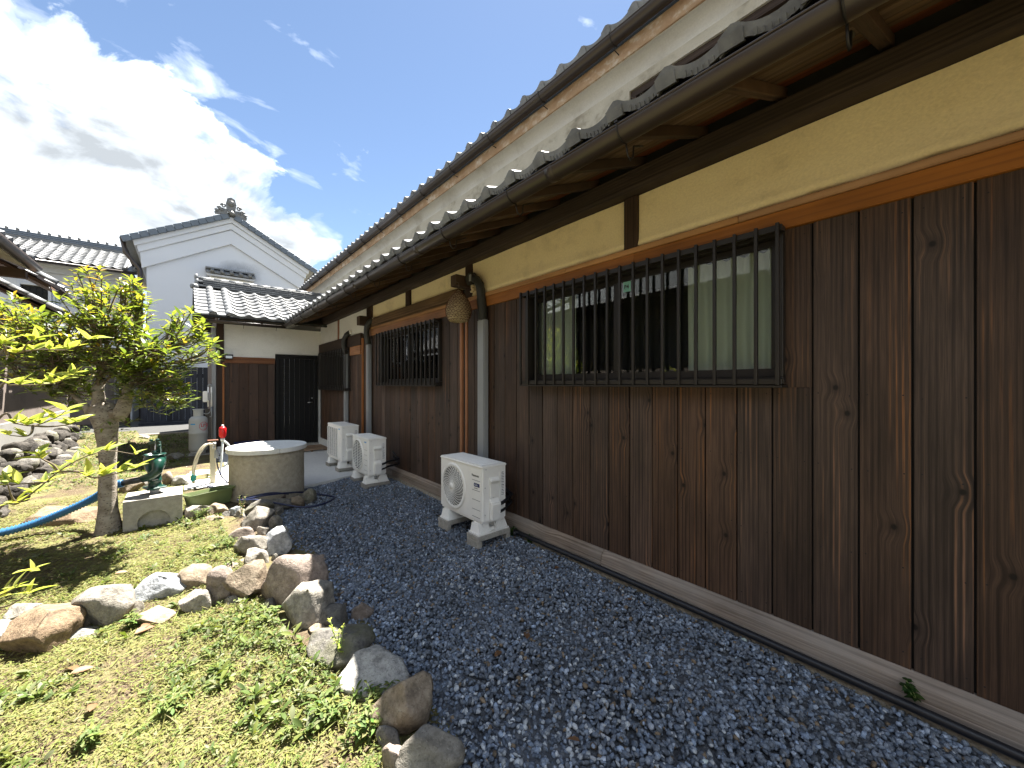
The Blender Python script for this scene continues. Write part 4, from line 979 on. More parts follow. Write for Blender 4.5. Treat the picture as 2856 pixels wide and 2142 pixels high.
# ornate ridge-end tile
orn = MB(); oc = Vector((KX - 0.02, KY - 0.32, 8.10))
def oy(a, b, d): return (oc.x + a, oc.y + d, oc.z + b)
orn.prism([(-.13, .16), (-.17, .42), (-.12, .62), (0, .68), (.12, .62), (.17, .42), (.13, .16)], oy, -0.06, 0.12)
for r_, d_ in ((0.105, -0.09), (0.06, -0.115)):
    orn.lathe([(r_ * .7, 0), (r_, 0), (r_ * 1.05, .02), (r_, .045), (r_ * .7, .045)], (oc.x, oc.y + d_ + .02, oc.z + .44), 16, m=Matrix.Rotation(math.pi / 2, 3, 'X'))
for s_ in (-1, 1):
    for (a, b, r_) in ((.25, .30, .085), (.37, .17, .07), (.30, .14, .06), (.46, .07, .05)):
        pts = [(oc.x + s_ * (a + r_ * (1 - k / 26) * math.cos(k * .42)), oc.y - .04, oc.z + b + r_ * (1 - k / 26) * math.sin(k * .42)) for k in range(20)]
        orn.tube(pts, 0.026, 6)
    orn.prism([(s_ * .10, .02), (s_ * .14, .2), (s_ * .3, .22), (s_ * .52, .02), (s_ * .5, -.06)], oy, -0.03, 0.08)
orn.tube([(oc.x - .1, oc.y - .08, oc.z + .14), (oc.x, oc.y - .11, oc.z + .06), (oc.x + .12, oc.y - .08, oc.z + .02)], [.05, .09, .05], 10)
orn.build('ridge_ornament', M['tile'], kura)
for k in range(3): MB().box(KX - .12 + k * .015, KX + .12 - k * .015, KY - .2, KY + 9, 8.16 + k * .07, 8.21 + k * .07).build('ridge_course', M['tile'], kura)
# canopy over the gable window, with its moulded surround
kw = MB().box(0.72, 2.05, KY - 0.22, KY - 0.002, 4.2, 5.62).build('window_surround', M['white'], kura, bevel=0.02)
for a, b in ((0.86, 0.95), (1.82, 1.91)): MB().box(a, b, KY - 0.25, KY - 0.221, 4.2, 5.50).build('moulding', M['white'], kw)
MB().box(1.0, 1.78, KY - 0.235, KY - 0.221, 4.4, 5.36).build('shutter', M['kura'], kw)
MB().box(0.62, 2.16, KY - 0.34, KY - 0.002, 5.64, 5.70).build('canopy', M['kura'], kura)
can = MB().hexa([(x, y_, z) for x, y_, z in ((0.60, KY - .42, 5.72), (2.18, KY - .42, 5.72), (0.60, KY, 5.85), (2.18, KY, 5.85), (0.60, KY - .42, 5.76), (2.18, KY - .42, 5.76), (0.60, KY, 5.95), (2.18, KY, 5.95))]).build('canopy_roof', M['tile'], kura)
for k in range(5): MB().tube([(0.80 + k * .30, KY - .47, 5.775), (0.80 + k * .30, KY, 5.96)], 0.065, 10).build('round_tile', M['tile'], can)
MB().box(0.60, 2.18, KY - .12, KY, 5.955, 6.01).build('ridge_course', M['tile'], can)

# ------------------------------------------------------------------ white long building further back
BY = 22.7
lb = thing('white_outbuilding', 'long white plastered outbuilding with pale grey tiled roof behind the tree', 'building', (-5.0, BY + 2, 0.0))
MB().box(-14.0, -1.7, BY, BY + 5, -0.1, 6.3).build('wall', M['kura'], lb)
MB().box(-14.0, -1.75, BY - 0.16, BY - 0.001, 5.72, 6.05).build('eave_band', M['kura'], lb, bevel=0.02)
MB().box(-14.0, -1.72, BY - 0.30, BY - 0.161, 5.95, 6.08).build('eave_band', M['kura'], lb, bevel=0.02)
lbr = MB().hexa([(x, y_, z) for x, y_, z in ((-14.2, 22.0, 5.98), (-1.45, 22.0, 5.98), (-14.2, 24.3, 7.16), (-1.45, 24.3, 7.16), (-14.2, 22.0, 6.06), (-1.45, 22.0, 6.06), (-14.2, 24.3, 7.24), (-1.45, 24.3, 7.24))]).build('outbuilding_roof', M['tile'], lb)
s4 = math.sqrt(1 + (1.18 / 2.3) ** 2); bup = Vector((0, 1 / s4, 1.18 / 2.3 / s4))
tile_field(lbr, (-1.95, 21.96, 6.07), (-1, 0, 0), bup, 24, 11, 264, eave_row=False)
for x in (-1.86, -1.55):
    for r in range(11):
        p = Vector((x, 21.95, 6.10)) + bup * (r * TR); a = Vector((-1, 0, 0)); up_ = bup.cross(a); up_ = up_ if up_.z > 0 else -up_
        link('round_tile', RT, lbr, m=Matrix(((bup.x, a.x, up_.x, p.x), (bup.y, a.y, up_.y, p.y), (bup.z, a.z, up_.z, p.z), (0, 0, 0, 1))))
for k in range(4): MB().box(-14.2, -1.35, 24.18 + k * .015, 24.42 - k * .015, 7.22 + k * .075, 7.28 + k * .075).build('ridge_course', M['bluetile'] if k > 1 else M['tile'], lbr)
MB().tube([(-14.2, 24.3, 7.54), (-1.35, 24.3, 7.54)], 0.06, 10).build('ridge_cap', M['bluetile'], lbr)
for k in range(26):
    MB().lathe([(0, 0), (0.045, 0), (0.05, .05), (0.03, .10), (0, .115)], (-1.5 - k * .272, 24.22, 7.56), 8).build('ridge_knob', M['tile'], lbr)
MB().tube([(-14.2, 21.9, 5.98), (-1.5, 21.9, 5.98)], 0.06, 8).build('gutter', M['gutter'], lb)
lw = MB()
for k in range(3):
    o_ = 0.10 + k * 0.09; d_ = 0.05 + (2 - k) * 0.05
    for a, b, c, d in ((-4.62 - o_, -4.62 - o_ + .085, 4.40, 5.16 + o_), (-3.98 + o_ - .085, -3.98 + o_, 4.40, 5.16 + o_), (-4.62 - o_ + .086, -3.98 + o_ - .086, 5.16 + o_ - .085, 5.16 + o_)): lw.box(a, b, BY - d_, BY - 0.002, c, d)
lwo = lw.build('lattice_window', M['kura'], lb, bevel=0.006)
MB().box(-4.62, -3.98, BY - 0.02, BY - 0.003, 4.40, 5.16).build('recess', M['interior'], lwo)
for k in range(5): MB().box(-4.62 + k * .15 , -4.585 + k * .15, BY - 0.05, BY - 0.021, 4.40, 5.16).build('lattice_bar', M['blackmetal'], lwo)
for k in range(5): MB().box(-4.62, -3.98, BY - 0.06, BY - 0.051, 4.45 + k * .16, 4.48 + k * .16).build('lattice_bar', M['blackmetal'], lwo)
for k in range(5): MB().box(-3.70, -3.52 + .02 * (k % 2), BY - 0.06, BY - 0.002, 4.45 + k * .19, 4.52 + k * .19).build('step_moulding', M['kura'], lwo, bevel=0.01)

# ------------------------------------------------------------------ neighbouring house on the garden side
lh = thing('neighbour_house', 'clay plastered neighbour house with black gutters above the rough stone wall', 'house', (-3.5, 9.0, 0.5))
LX = -2.2
MB().box(-7.5, LX, 9.12, 14.3, 0.86, 2.62).build('wall', M['pink'], lh)
MB().box(-7.5, LX - .01, 2.0, 9.11, 0.86, 3.4).build('wall', M['pink'], lh)
MB().box(-7.5, LX + 0.03, 2.0, 14.33, 0.40, 0.858).build('base_course', M['base'], lh, bevel=0.01)
# main eave running towards the camera side, ending at y = 9.1
MB().hexa([(x, y_, 3.20 + (-1.8 - x) * 0.45 + dz) for dz in (0.0, 0.04) for y_ in (2.0, 9.1) for x in (-4.6, -1.78)]).build('eave_soffit', M['aged'], lh)
MB().box(-2.25, -2.15, 2.0, 9.0, 3.05, 3.28).build('eave_beam', M['beam'], lh)
MB().hexa([(-4.6, 9.0, 3.05), (-1.80, 9.0, 3.05), (-4.6, 9.12, 3.05), (-1.80, 9.12, 3.05), (-4.6, 9.0, 3.30), (-1.80, 9.0, 3.17), (-4.6, 9.12, 3.30), (-1.80, 9.12, 3.17)]).build('verge_board', M['beam_x'], lh)
g = MB(); half_pipe(g, (-1.74, 2.0, 3.27), (-1.74, 9.2, 3.27), 0.075, 12, math.pi, math.pi); g.add([(-1.74 + 0.075 * math.cos(math.pi + math.pi * k / 12), 9.2, 3.27 + 0.075 * math.sin(math.pi + math.pi * k / 12)) for k in range(13)], [tuple(range(13))])
g.build('gutter', M['gutter'], lh, recalc=False)
lhr = MB().hexa([(x, y_, 3.245 + (-1.8 - x) * 0.45 + dz) for dz in (0.0, 0.05) for y_ in (2.0, 9.15) for x in (-6.5, -1.80)]).build('neighbour_roof', M['tile'], lh)
s5 = math.sqrt(1 + .45 ** 2)
tile_field(lhr, (-1.76, 8.9, 3.33), (0, -1, 0), Vector((-1 / s5, 0, .45 / s5)), 6, 8, 48)
for r in range(10):
    p = Vector((-1.74, 9.08, 3.36)) + Vector((-1 / s5, 0, .45 / s5)) * (r * TR); u_ = Vector((-1 / s5, 0, .45 / s5)); a = Vector((0, 1, 0)); up_ = u_.cross(a); up_ = up_ if up_.z > 0 else -up_
    link('round_tile', RT, lhr, m=Matrix(((u_.x, a.x, up_.x, p.x), (u_.y, a.y, up_.y, p.y), (u_.z, a.z, up_.z, p.z), (0, 0, 0, 1))))
# second, lower roof stepping down behind it
s6 = math.sqrt(1 + .62 ** 2); u6 = Vector((-1 / s6, 0, .62 / s6))
for nm, y0_, y1_, x0_, z0_ in (('lean_to_roof', 10.4, 14.6, -1.72, 2.66), ('porch_roof', 9.3, 10.3, -1.62, 2.98)):
    x1_ = x0_ - (1.6 if nm == 'lean_to_roof' else 1.1)
    ro = MB().hexa([(x, y_, z0_ + (x0_ - x) * .62 + dz) for dz in (0, 0.05) for y_ in (y0_, y1_) for x in (x1_, x0_)]).build(nm, M['beam_x'], lh)
    cols_ = int((y1_ - y0_) / TW) - (1 if nm == 'porch_roof' else 0)
    tile_field(ro, (x0_ + 0.05, y1_ - 0.02, z0_ + 0.06), (0, -1, 0), u6, cols_, int(abs(x1_ - x0_) * s6 / TR), 120)
    for r in range(int(abs(x1_ - x0_) * s6 / TR)):
        p = Vector((x0_ + 0.06, y0_ + 0.03, z0_ + 0.085)) + u6 * (r * TR); a = Vector((0, 1, 0)); up_ = u6.cross(a); up_ = up_ if up_.z > 0 else -up_
        link('round_tile', RT, ro, m=Matrix(((u6.x, a.x, up_.x, p.x), (u6.y, a.y, up_.y, p.y), (u6.z, a.z, up_.z, p.z), (0, 0, 0, 1))))
    g = MB(); half_pipe(g, (x0_ + 0.07, y0_ - .1, z0_), (x0_ + 0.07, y1_, z0_), 0.06, 10, math.pi, math.pi); g.build('gutter', M['gutter'], ro, recalc=False)
MB().box(LX - 0.02, LX + 0.05, 10.5, 14.4, 2.45, 2.62).build('eave_beam', M['beam'], lh)

# boundary building on the far garden side (seen in the window glass)
ob = thing('boarded_outhouse', 'dark boarded outhouse with a tiled pent roof on the far side of the garden', 'building', (-7.0, 3.0, 0.0))
MB().box(-7.1, -6.95, -8, 8.0, -0.1, 2.7).build('lower_panel', M['pink'], ob)
MB().box(-7.3, -7.11, -8, 8.0, 1.6, 7.0).build('upper_panel', M['blackwood'], ob)
cp = MB().hexa([(x, y_, 2.92 + (-6.7 - x) * .4 + dz) for dz in (0, .05) for y_ in (-8, 8) for x in (-7.3, -6.7)]).build('coping', M['tile'], ob)
tile_field(cp, (-6.66, -8, 2.98), (0, 1, 0), Vector((-1 / math.sqrt(1.16), 0, .4 / math.sqrt(1.16))), 57, 3, 0)

# ------------------------------------------------------------------ dark fence, shed and far things seen under the crown
fe = thing('board_fence', 'dark weathered board fence beyond the lane beside the grey gas cylinder', 'fence', (-0.3, 16.9, 0.16))
for k in range(11):
    x = -1.08 + k * 0.155
    MB().box(x, x + 0.15, 16.9 + rnd.uniform(-.01, .01), 16.94, 0.24 + rnd.uniform(0, .02), 2.05).build('plank', M['blackwood'], fe, bevel=0.004)
MB().box(-1.12, 0.66, 16.86, 16.98, 0.16, 0.235).build('base_rail', M['blackwood'], fe)
MB().box(-1.12, 0.66, 16.945, 17.0, 1.7, 1.82).build('rail', M['blackwood'], fe)
sh = thing('wooden_shed', 'weathered wooden shed with pale plank doors half hidden behind the tree trunk', 'shed', (-2.6, 17.3, 0.16))
for k in range(14):
    x = -4.6 + k * 0.225
    MB().box(x, x + 0.218, 17.3 + rnd.uniform(-.012, .012), 17.34, 0.2, 2.6).build('plank', M['greywood'], sh, bevel=0.004)
for x in (-4.65, -3.1, -1.45): MB().box(x, x + .12, 17.22, 17.29, 0.16, 2.7).build('post', M['beam_z'], sh)
MB().hexa([(x, y_, z) for x, y_, z in ((-5, 16.7, 2.72), (-1.1, 16.7, 2.72), (-5, 18.6, 3.3), (-1.1, 18.6, 3.3), (-5, 16.7, 2.80), (-1.1, 16.7, 2.80), (-5, 18.6, 3.38), (-1.1, 18.6, 3.38))]).build('roof', M['tile'], sh)
MB().box(-2.75, -2.15, 17.27, 17.295, 0.25, 2.2).build('door', M['pink'], sh)
MB().box(-3.9, -3.3, 17.26, 17.295, 0.3, 1.9).build('doorway', M['interior'], sh)
# ------------------------------------------------------------------ air conditioners
def trap(m, x0, x1, y0, y1, z0, z1, ix, iy):
    m.hexa([(x0, y0, z0), (x1, y0, z0), (x0, y1, z0), (x1, y1, z0), (x0 + ix, y0 + iy, z1), (x1 - ix, y0 + iy, z1), (x0 + ix, y1 - iy, z1), (x1 - ix, y1 - iy, z1)])
FACE = Matrix(((0, 0, -1, 0), (-1, 0, 0, 0), (0, 1, 0, 0), (0, 0, 0, 1)))       # lettering on a face looking to -X
SIDE = Matrix(((1, 0, 0, 0), (0, 0, -1, 0), (0, 1, 0, 0), (0, 0, 0, 1)))        # lettering on a face looking to -Y
def air_con(style, X, Y, z0, L, D, Ht, ground, label):
    t = thing('air_conditioner', label, 'air conditioner', (X + D / 2, Y + L / 2, ground), 'outdoor units along the wall')
    mm = M['acwhite']
    body = MB().box(X, X + D, Y, Y + L, z0 + 0.012, z0 + Ht - 0.02).build('casing', mm, t, bevel=0.012, seg=3)
    lid = MB().box(X - 0.006, X + D + 0.006, Y - 0.006, Y + L + 0.006, z0 + Ht - 0.032, z0 + Ht - 0.004).build('top_panel', mm, t, bevel=0.010, seg=3)
    nr = 8
    if style != 'slat_box':
        for k in range(nr):
            x = X + 0.03 + k * (D - 0.06) / nr; MB().box(x, x + 0.016, Y + 0.05, Y + L - 0.05, z0 + Ht - 0.005, z0 + Ht + 0.003).build('top_rib', mm, t, bevel=0.003)
    MB().box(X + 0.01, X + D - 0.01, Y + 0.02, Y + L - 0.02, z0, z0 + 0.0125).build('base_tray', M['acwhite'], t)
    # fan opening
    R = min(Ht * 0.415, 0.228); fy, fz = Y + L - R - 0.035, z0 + Ht * 0.49
    c = Vector((X, fy, fz))
    def P(r, a, off): return (X - off, fy + r * math.cos(a), fz + r * math.sin(a))
    if style == 'spiral':
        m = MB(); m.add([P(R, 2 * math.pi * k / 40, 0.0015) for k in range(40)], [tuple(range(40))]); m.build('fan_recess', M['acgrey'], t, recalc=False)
        gd = MB()
        for r in [R * q for q in (0.14, 0.2, .26, .32, .38, .44, .5, .56, .62, .68, .74, .80, .86)]:
            gd.tube([P(r, 2 * math.pi * k / 48, 0.010 + 0.016 * (1 - r / R)) for k in range(49)], 0.0018, 5, cap=False)
        for j in range(26):
            a0 = 2 * math.pi * j / 26
            gd.tube([P(R * (0.12 + 0.76 * q / 9), a0 - 1.15 * (q / 9), 0.008 + 0.016 * (1 - (0.12 + .76 * q / 9))) for q in range(10)], 0.0030, 5)
        gd.build('fan_guard', mm, t)
        rim = MB()
        rim.lathe([(R * .87, 0.002), (R * .88, 0.014), (R * .98, 0.010), (R * 1.03, 0.0015)], (X, fy, fz), 56, cap=False, m=Matrix(((0, 0, -1), (1, 0, 0), (0, 1, 0))))
        rim.build('fan_rim', mm, t)
        fin = MB()
        for j in range(110):
            a = 2 * math.pi * j / 110
            fin.hexa([P(r, a + s_ * .012, o_) for o_ in (0.0125, 0.016) for r in (R * .885, R * .985) for s_ in (-1, 1)])
        fin.build('rim_fins', mm, t)['kind'] = 'stuff'
        hub = MB(); hub.lathe([(0, 0.032), (R * .13, 0.031), (R * .15, 0.022), (R * .15, 0.004)], (X, fy, fz), 24, cap=False, m=Matrix(((0, 0, -1), (1, 0, 0), (0, 1, 0)))); hub.build('fan_hub', mm, t)
    elif style == 'slat_round':
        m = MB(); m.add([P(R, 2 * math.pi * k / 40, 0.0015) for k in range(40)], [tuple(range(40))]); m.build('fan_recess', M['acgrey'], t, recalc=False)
        for k in range(19):
            z = -R * .95 + k * R * 1.9 / 18; wdt = math.sqrt(max(0, R * R - z * z)) * .98
            MB().box(X - 0.014, X - 0.004, fy - wdt, fy + wdt, fz + z - 0.0035, fz + z + 0.0035).build('guard_slat', mm, t)
        for q in (-0.5, 0.0, 0.5): MB().box(X - 0.010, X - 0.0025, fy + q * R - .004, fy + q * R + .004, fz - R * .84, fz + R * .84).build('guard_stay', mm, t)
        rim = MB(); rim.lathe([(R * .97, 0.001), (R * .975, 0.016), (R * 1.03, 0.010), (R * 1.05, 0.001)], (X, fy, fz), 48, cap=False, m=Matrix(((0, 0, -1), (1, 0, 0), (0, 1, 0)))); rim.build('fan_rim', mm, t)
    else:
        y0, y1, zz0, zz1 = Y + 0.20, Y + L - 0.03, z0 + 0.05, z0 + Ht - 0.07
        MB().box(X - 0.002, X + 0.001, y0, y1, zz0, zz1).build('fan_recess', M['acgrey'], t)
        for k in range(26):
            z = zz0 + 0.008 + k * (zz1 - zz0 - .016) / 25
            MB().box(X - 0.016, X - 0.004, y0, y1, z - 0.0035, z + 0.0035).build('guard_slat', mm, t)
        for k in range(6): MB().box(X - 0.011, X - 0.0025, y0 + k * (y1 - y0) / 5 - .003, y0 + k * (y1 - y0) / 5 + .003, zz0, zz1).build('guard_stay', mm, t)
    # front grooves and badge
    if style == 'spiral':
        for z in (0.395, 0.30, 0.21, 0.12, 0.05): MB().box(X - 0.0015, X + 0.002, Y + 0.035, Y + 0.165, z0 + z, z0 + z + 0.004).build('groove', M['greyink'], t)
        link('brand_lettering', text_mesh('Panasonic', 0.030, M['ink'], bold=0.0006), t, m=Matrix.Translation((X - 0.001, Y + 0.172, z0 + 0.432)) @ FACE)
        bd = MB().box(X - 0.0018, X + 0.001, Y + 0.045, Y + 0.135, z0 + 0.338, z0 + 0.372).build('badge', M['navyink'], t)
        link('badge_lettering', text_mesh('Eolia', 0.026, M['whiteink'], shear=0.25), t, m=Matrix.Translation((X - 0.0022, Y + 0.125, z0 + 0.347)) @ FACE)
        link('badge_lettering', text_mesh('inverter', 0.017, M['ink']), t, m=Matrix.Translation((X - 0.001, Y + 0.128, z0 + 0.318)) @ FACE)
    else:
        link('brand_lettering', text_mesh('DAIKIN', 0.026, M['blueink'], bold=0.0006), t, m=Matrix.Translation((X - 0.001, Y + 0.165, z0 + Ht - 0.075)) @ FACE)
        if style == 'slat_round':
            for k in range(5): MB().box(X - 0.0012, X + 0.001, Y + 0.04, Y + 0.17, z0 + 0.08 + k * .075, z0 + 0.083 + k * .075).build('groove', M['greyink'], t)
    # side facing -Y: valve cover, handle hood, data label, screws
    cv = MB(); x0, x1 = X + 0.075, X + 0.185
    cv.hexa([(x0, Y - 0.045, z0 + 0.03), (x1, Y - 0.045, z0 + 0.03), (x0, Y, z0 + 0.02), (x1, Y, z0 + 0.02), (x0, Y - 0.055, z0 + 0.19), (x1, Y - 0.055, z0 + 0.19), (x0, Y, z0 + 0.24), (x1, Y, z0 + 0.24)])
    cv.build('valve_cover', mm, t, bevel=0.010, seg=2)
    ch = MB()
    ch.box(x0 + 0.005, x1 - 0.012, Y - 0.016, Y + 0.002, z0 + 0.241, z0 + Ht * .70); ch.build('valve_channel', mm, t, bevel=0.006, seg=2)
    MB().hexa([(x0, Y - 0.012, z0 + Ht * .66), (x1, Y - 0.012, z0 + Ht * .66), (x0, Y, z0 + Ht * .66), (x1, Y, z0 + Ht * .66), (x0, Y - 0.042, z0 + Ht * .735), (x1, Y - 0.042, z0 + Ht * .735), (x0, Y, z0 + Ht * .79), (x1, Y, z0 + Ht * .79)]).build('handle_hood', mm, t, bevel=0.006, seg=2)
    MB().box(x1 + 0.016, x1 + 0.022, Y - 0.007, Y, z0 + 0.1, z0 + Ht * .85).build('side_rib', mm, t)
    lb_ = MB().box(X + D - 0.062, X + D - 0.022, Y - 0.001, Y + 0.001, z0 + Ht * .42, z0 + Ht * .86).build('data_label', M['whiteink'], t)
    for k in range(15):
        z = z0 + Ht * .845 - k * Ht * .028; a_ = rnd.uniform(0, .010); MB().box(X + D - 0.060 + a_ * .3, X + D - 0.026 - a_, Y - 0.0016, Y - 0.0009, z - rnd.uniform(.003, .007), z).build('label_print', M['greyink'] if k % 4 else M['ink'], t)
    for (x, z) in ((X + 0.03, .62), (X + 0.03, .16), (X + 0.04, .93), (X + 0.13, .42)):
        MB().lathe([(0, 0), (0.006, 0), (0.005, 0.004), (0, 0.004)], (x, Y - 0.002, z0 + z * Ht), 8, m=Matrix.Rotation(math.pi / 2, 3, 'X')).build('screw', M['steel'], t)
    # refrigerant pipes to the wall
    for k, z in enumerate((0.165, 0.09)):
        MB().tube([(x1 - 0.02, Y - 0.03, z0 + z), (x1 + 0.05, Y - 0.02, z0 + z + 0.01), (X + D + 0.03, Y + 0.03, z0 + z + .02), (WX - 0.06, Y + 0.10, z0 + z + .02), (WX - 0.05, Y + 0.35, z0 + z + .10)], 0.016 - k * .003, 8).build('insulated_pipe', M['rubber'], t)
    # plastic feet, and concrete channel blocks below
    for yc in (Y + 0.10, Y + L - 0.12):
        f = MB(); h0, h1 = z0 - 0.105, z0 - 0.002
        for xa, xb in ((X - 0.02, X + 0.12), (X + D - 0.11, X + D + 0.04)):
            trap(f, xa, xb, yc - 0.075, yc + 0.075, h0 + 0.014, h1, 0.022, 0.026)
            for k in range(7):
                for s_ in (-1, 1):
                    xx = xa + 0.012 + k * (xb - xa - .024) / 6
                    f.hexa([(xx - .005, yc + s_ * .0755 - .003, h0 + .016), (xx + .005, yc + s_ * .0755 - .003, h0 + .016), (xx - .005, yc + s_ * .0755 + .003, h0 + .016), (xx + .005, yc + s_ * .0755 + .003, h0 + .016),
                            (X / 1 + (xx - X) * .9 - .004, yc + s_ * .053 - .003, h1 - .004), (X + (xx - X) * .9 + .004, yc + s_ * .053 - .003, h1 - .004), (X + (xx - X) * .9 - .004, yc + s_ * .053 + .003, h1 - .004), (X + (xx - X) * .9 + .004, yc + s_ * .053 + .003, h1 - .004)])
        f.box(X - 0.03, X + D + 0.05, yc - 0.082, yc + 0.082, h0, h0 + 0.0135)
        f.box(X + 0.121, X + D - 0.111, yc - 0.05, yc + 0.05, h0 + 0.014, h0 + 0.045)
        f.lathe([(0, 0), (.013, 0), (.013, .012), (.006, .013), (.006, .03), (0, .03)], (X + 0.03, yc, h1), 8)
        f.build('foot', M['acwhite'], t)
        b = MB(); zt = h0 - 0.001; zb = ground - 0.03
        xa, xb = X - 0.045, X + D + 0.06
        b.box(xa, xb, yc - 0.095, yc + 0.095, zt - 0.045, zt)
        for q0, q1 in ((xa, xa + .05), (xb - .05, xb)): b.box(q0, q1, yc - 0.094, yc + 0.094, zb, zt - 0.046)
        b.build('base_block', M['block'], t, bevel=0.004)
    return t
air_con('spiral', 2.10, 2.90, 0.170, 0.765, 0.285, 0.548, GZ, 'ivory outdoor air conditioner with spiral fan guard below the big barred window')
air_con('slat_round', 2.03, 5.62, 0.125, 0.70, 0.27, 0.56, GZ, 'ivory outdoor unit with round slatted fan at the gravel edge')
air_con('slat_box', 2.02, 6.85, 0.150, 0.82, 0.29, 0.62, PADZ, 'ivory outdoor unit with square slatted grille standing on the concrete pad')

# ------------------------------------------------------------------ pipe covers on the wall, base pipe, hornet nest
def pipe_cover(name, label, yc, zb, bend, wid, group):
    t = thing(name, label, 'pipe cover', (2.55, yc, zb), group)
    zt = bend
    p = MB().box(2.515, 2.583, yc - wid / 2, yc + wid / 2, zb, zt); p.build('duct', M['pvc'], t, bevel=0.010, seg=2)
    return t
t = pipe_cover('pipe_cover', 'grey cable duct with ribbed bend between the nest and the big window', 3.51, 0.30, 2.20, 0.13, 'grey cable ducts on the boards')
fl_ = [(2.545, 3.505, 2.205), (2.545, 3.51, 2.30), (2.54, 3.525, 2.42), (2.535, 3.53, 2.52), (2.535, 3.55, 2.60), (2.54, 3.62, 2.67), (2.55, 3.70, 2.71)]
m = MB(); m.tube(fl_, 0.05, 14)
for i in range(22):
    q = i / 21 * 2.2; k = int(q); fr_ = q - k; p = Vector(fl_[k]).lerp(Vector(fl_[k + 1]), fr_); d = (Vector(fl_[k + 1]) - Vector(fl_[k])).normalized()
    m.tube([p - d * .003, p + d * .003], 0.054, 14)
m.build('ribbed_bend', M['duct'], t)
MB().obox((2.545, 3.735, 2.705), (0.09, 0.13, 0.11), Matrix.Rotation(-0.5, 3, 'X')).build('wall_cap', M['duct'], t, bevel=0.012, seg=2)
MB().box(2.49, 2.4945, 3.66, 3.70, 2.66, 2.735).build('tape', M['pvc'], t)
m = MB()
for k in range(5): m.lathe([(0, 0), (.02, 0), (.025, .01), (.012, .025), (0, .03)], (2.56 + .01 * (k % 2), 3.73 + .012 * math.cos(k * 2), 2.55 + .016 * k), 7)
m.build('putty', M['ochre'], t)
for yc, zb, zt, lab in ((7.03, 0.55, 2.20, 'grey cable duct with dark elbow beside the dark upright post'), (8.33, 0.55, 2.10, 'thin grey cable duct with dark elbow in front of the corner window')):
    t = pipe_cover('pipe_cover', lab, yc, zb, zt, 0.11, 'grey cable ducts on the boards')
    far = yc > 8
    b0 = 2.395 if far else 2.44
    pts = [(b0 + .1 if not far else 2.545, yc, zt + .005), (2.52, yc - .01, zt + .10), (2.50, yc - .015, zt + .18), (2.51, yc - .005, zt + .30), (2.54, yc - .06, zt + .39), (2.585, yc - .12, zt + .44)]
    pts[0] = (2.545, yc, zt + .005)
    m = MB(); m.tube(pts, 0.05, 12); m.build('elbow', M['duct'], t)
    m = MB(); m.lathe([(0, 0), (.04, 0), (.05, .012), (.03, .03), (0, .035)], (2.60, yc - .13, zt + .44), 10, m=Matrix.Rotation(-math.pi / 2, 3, 'Y')); m.build('putty', M['white'], t)
bp = MB(); pth = [(2.505 + 0.004 * math.sin(yv * 1.7), yv, 0.018 + 0.006 * math.sin(yv * 1.1)) for yv in np.arange(-2.6, 2.95, 0.12)]
bp.tube([(2.44, 2.75 + .08, .028)] + [pth[-1 - i] for i in range(len(pth))], 0.021, 12)
tag(bp.build('drain_pipe', M['rubber']), 'black plastic pipe lying along the foot of the weathered sill', 'pipe')
# hornet nest
NY, NX, NZ = 3.715, 2.36, 2.345
prof = [(0.0, -0.165), (0.06, -0.168), (0.105, -0.155), (0.132, -0.11), (0.142, -0.05), (0.138, 0.0), (0.120, 0.05), (0.092, 0.10), (0.060, 0.145), (0.030, 0.18), (0.008, 0.20), (0.0, 0.202)]
v, f = [], []; n = 28
pr = []
for i in range(len(prof) - 1):
    for k in range(3):
        t_ = k / 3; pr.append((prof[i][0] * (1 - t_) + prof[i + 1][0] * t_, prof[i][1] * (1 - t_) + prof[i + 1][1] * t_))
pr.append(prof[-1])
for r, z in pr:
    for k in range(n):
        a = 2 * math.pi * k / n; q = Vector((math.cos(a), math.sin(a), z * 7)); e = 1 + 0.03 * mnoise.noise(q * 2.1) + 0.022 * mnoise.noise(q * 6)
        v.append((NX + r * math.cos(a) * e, NY + r * math.sin(a) * e, NZ + z))
f = [(i * n + k, i * n + (k + 1) % n, (i + 1) * n + (k + 1) % n, (i + 1) * n + k) for i in range(len(pr) - 1) for k in range(n)]
hn = MB().add(v, f, True).build('hornet_nest', M['nest'], recalc=True)
tag(hn, 'large pale scaly hornet nest hung on a string under the eaves', 'hornet nest')
# overlapping paper scales as one fine layer
m = MB()
for i in range(15):
    for k in range(20):
        z = -0.15 + i * 0.0225; r = np.interp(z, [p[1] for p in prof[1:]], [p[0] for p in prof[1:]]) * 1.012
        a = 2 * math.pi * (k + .5 * (i % 2) + rnd.uniform(-.2, .2)) / 20; z += rnd.uniform(-.006, .006)
        sz = 0.6 + r / .142 * .4
        pts = []
        for q in range(7):
            th_ = math.pi * q / 6; aa = a + math.cos(th_) * .155; zz = z - 0.004 + math.sin(th_) * .017 * sz; pts.append((NX + (r + .004) * math.cos(aa), NY + (r + .004) * math.sin(aa), NZ + zz))
        m.tube(pts, 0.0028, 4, cap=False)
o = m.build('paper_scale_rims', M['rust'], hn, recalc=False); o['kind'] = 'stuff'
MB().tube([(NX, NY, NZ + .2), (NX + .01, NY + .01, NZ + .28), (2.42, 3.87, 2.68)], 0.0022, 5).build('string', M['twig'], hn)

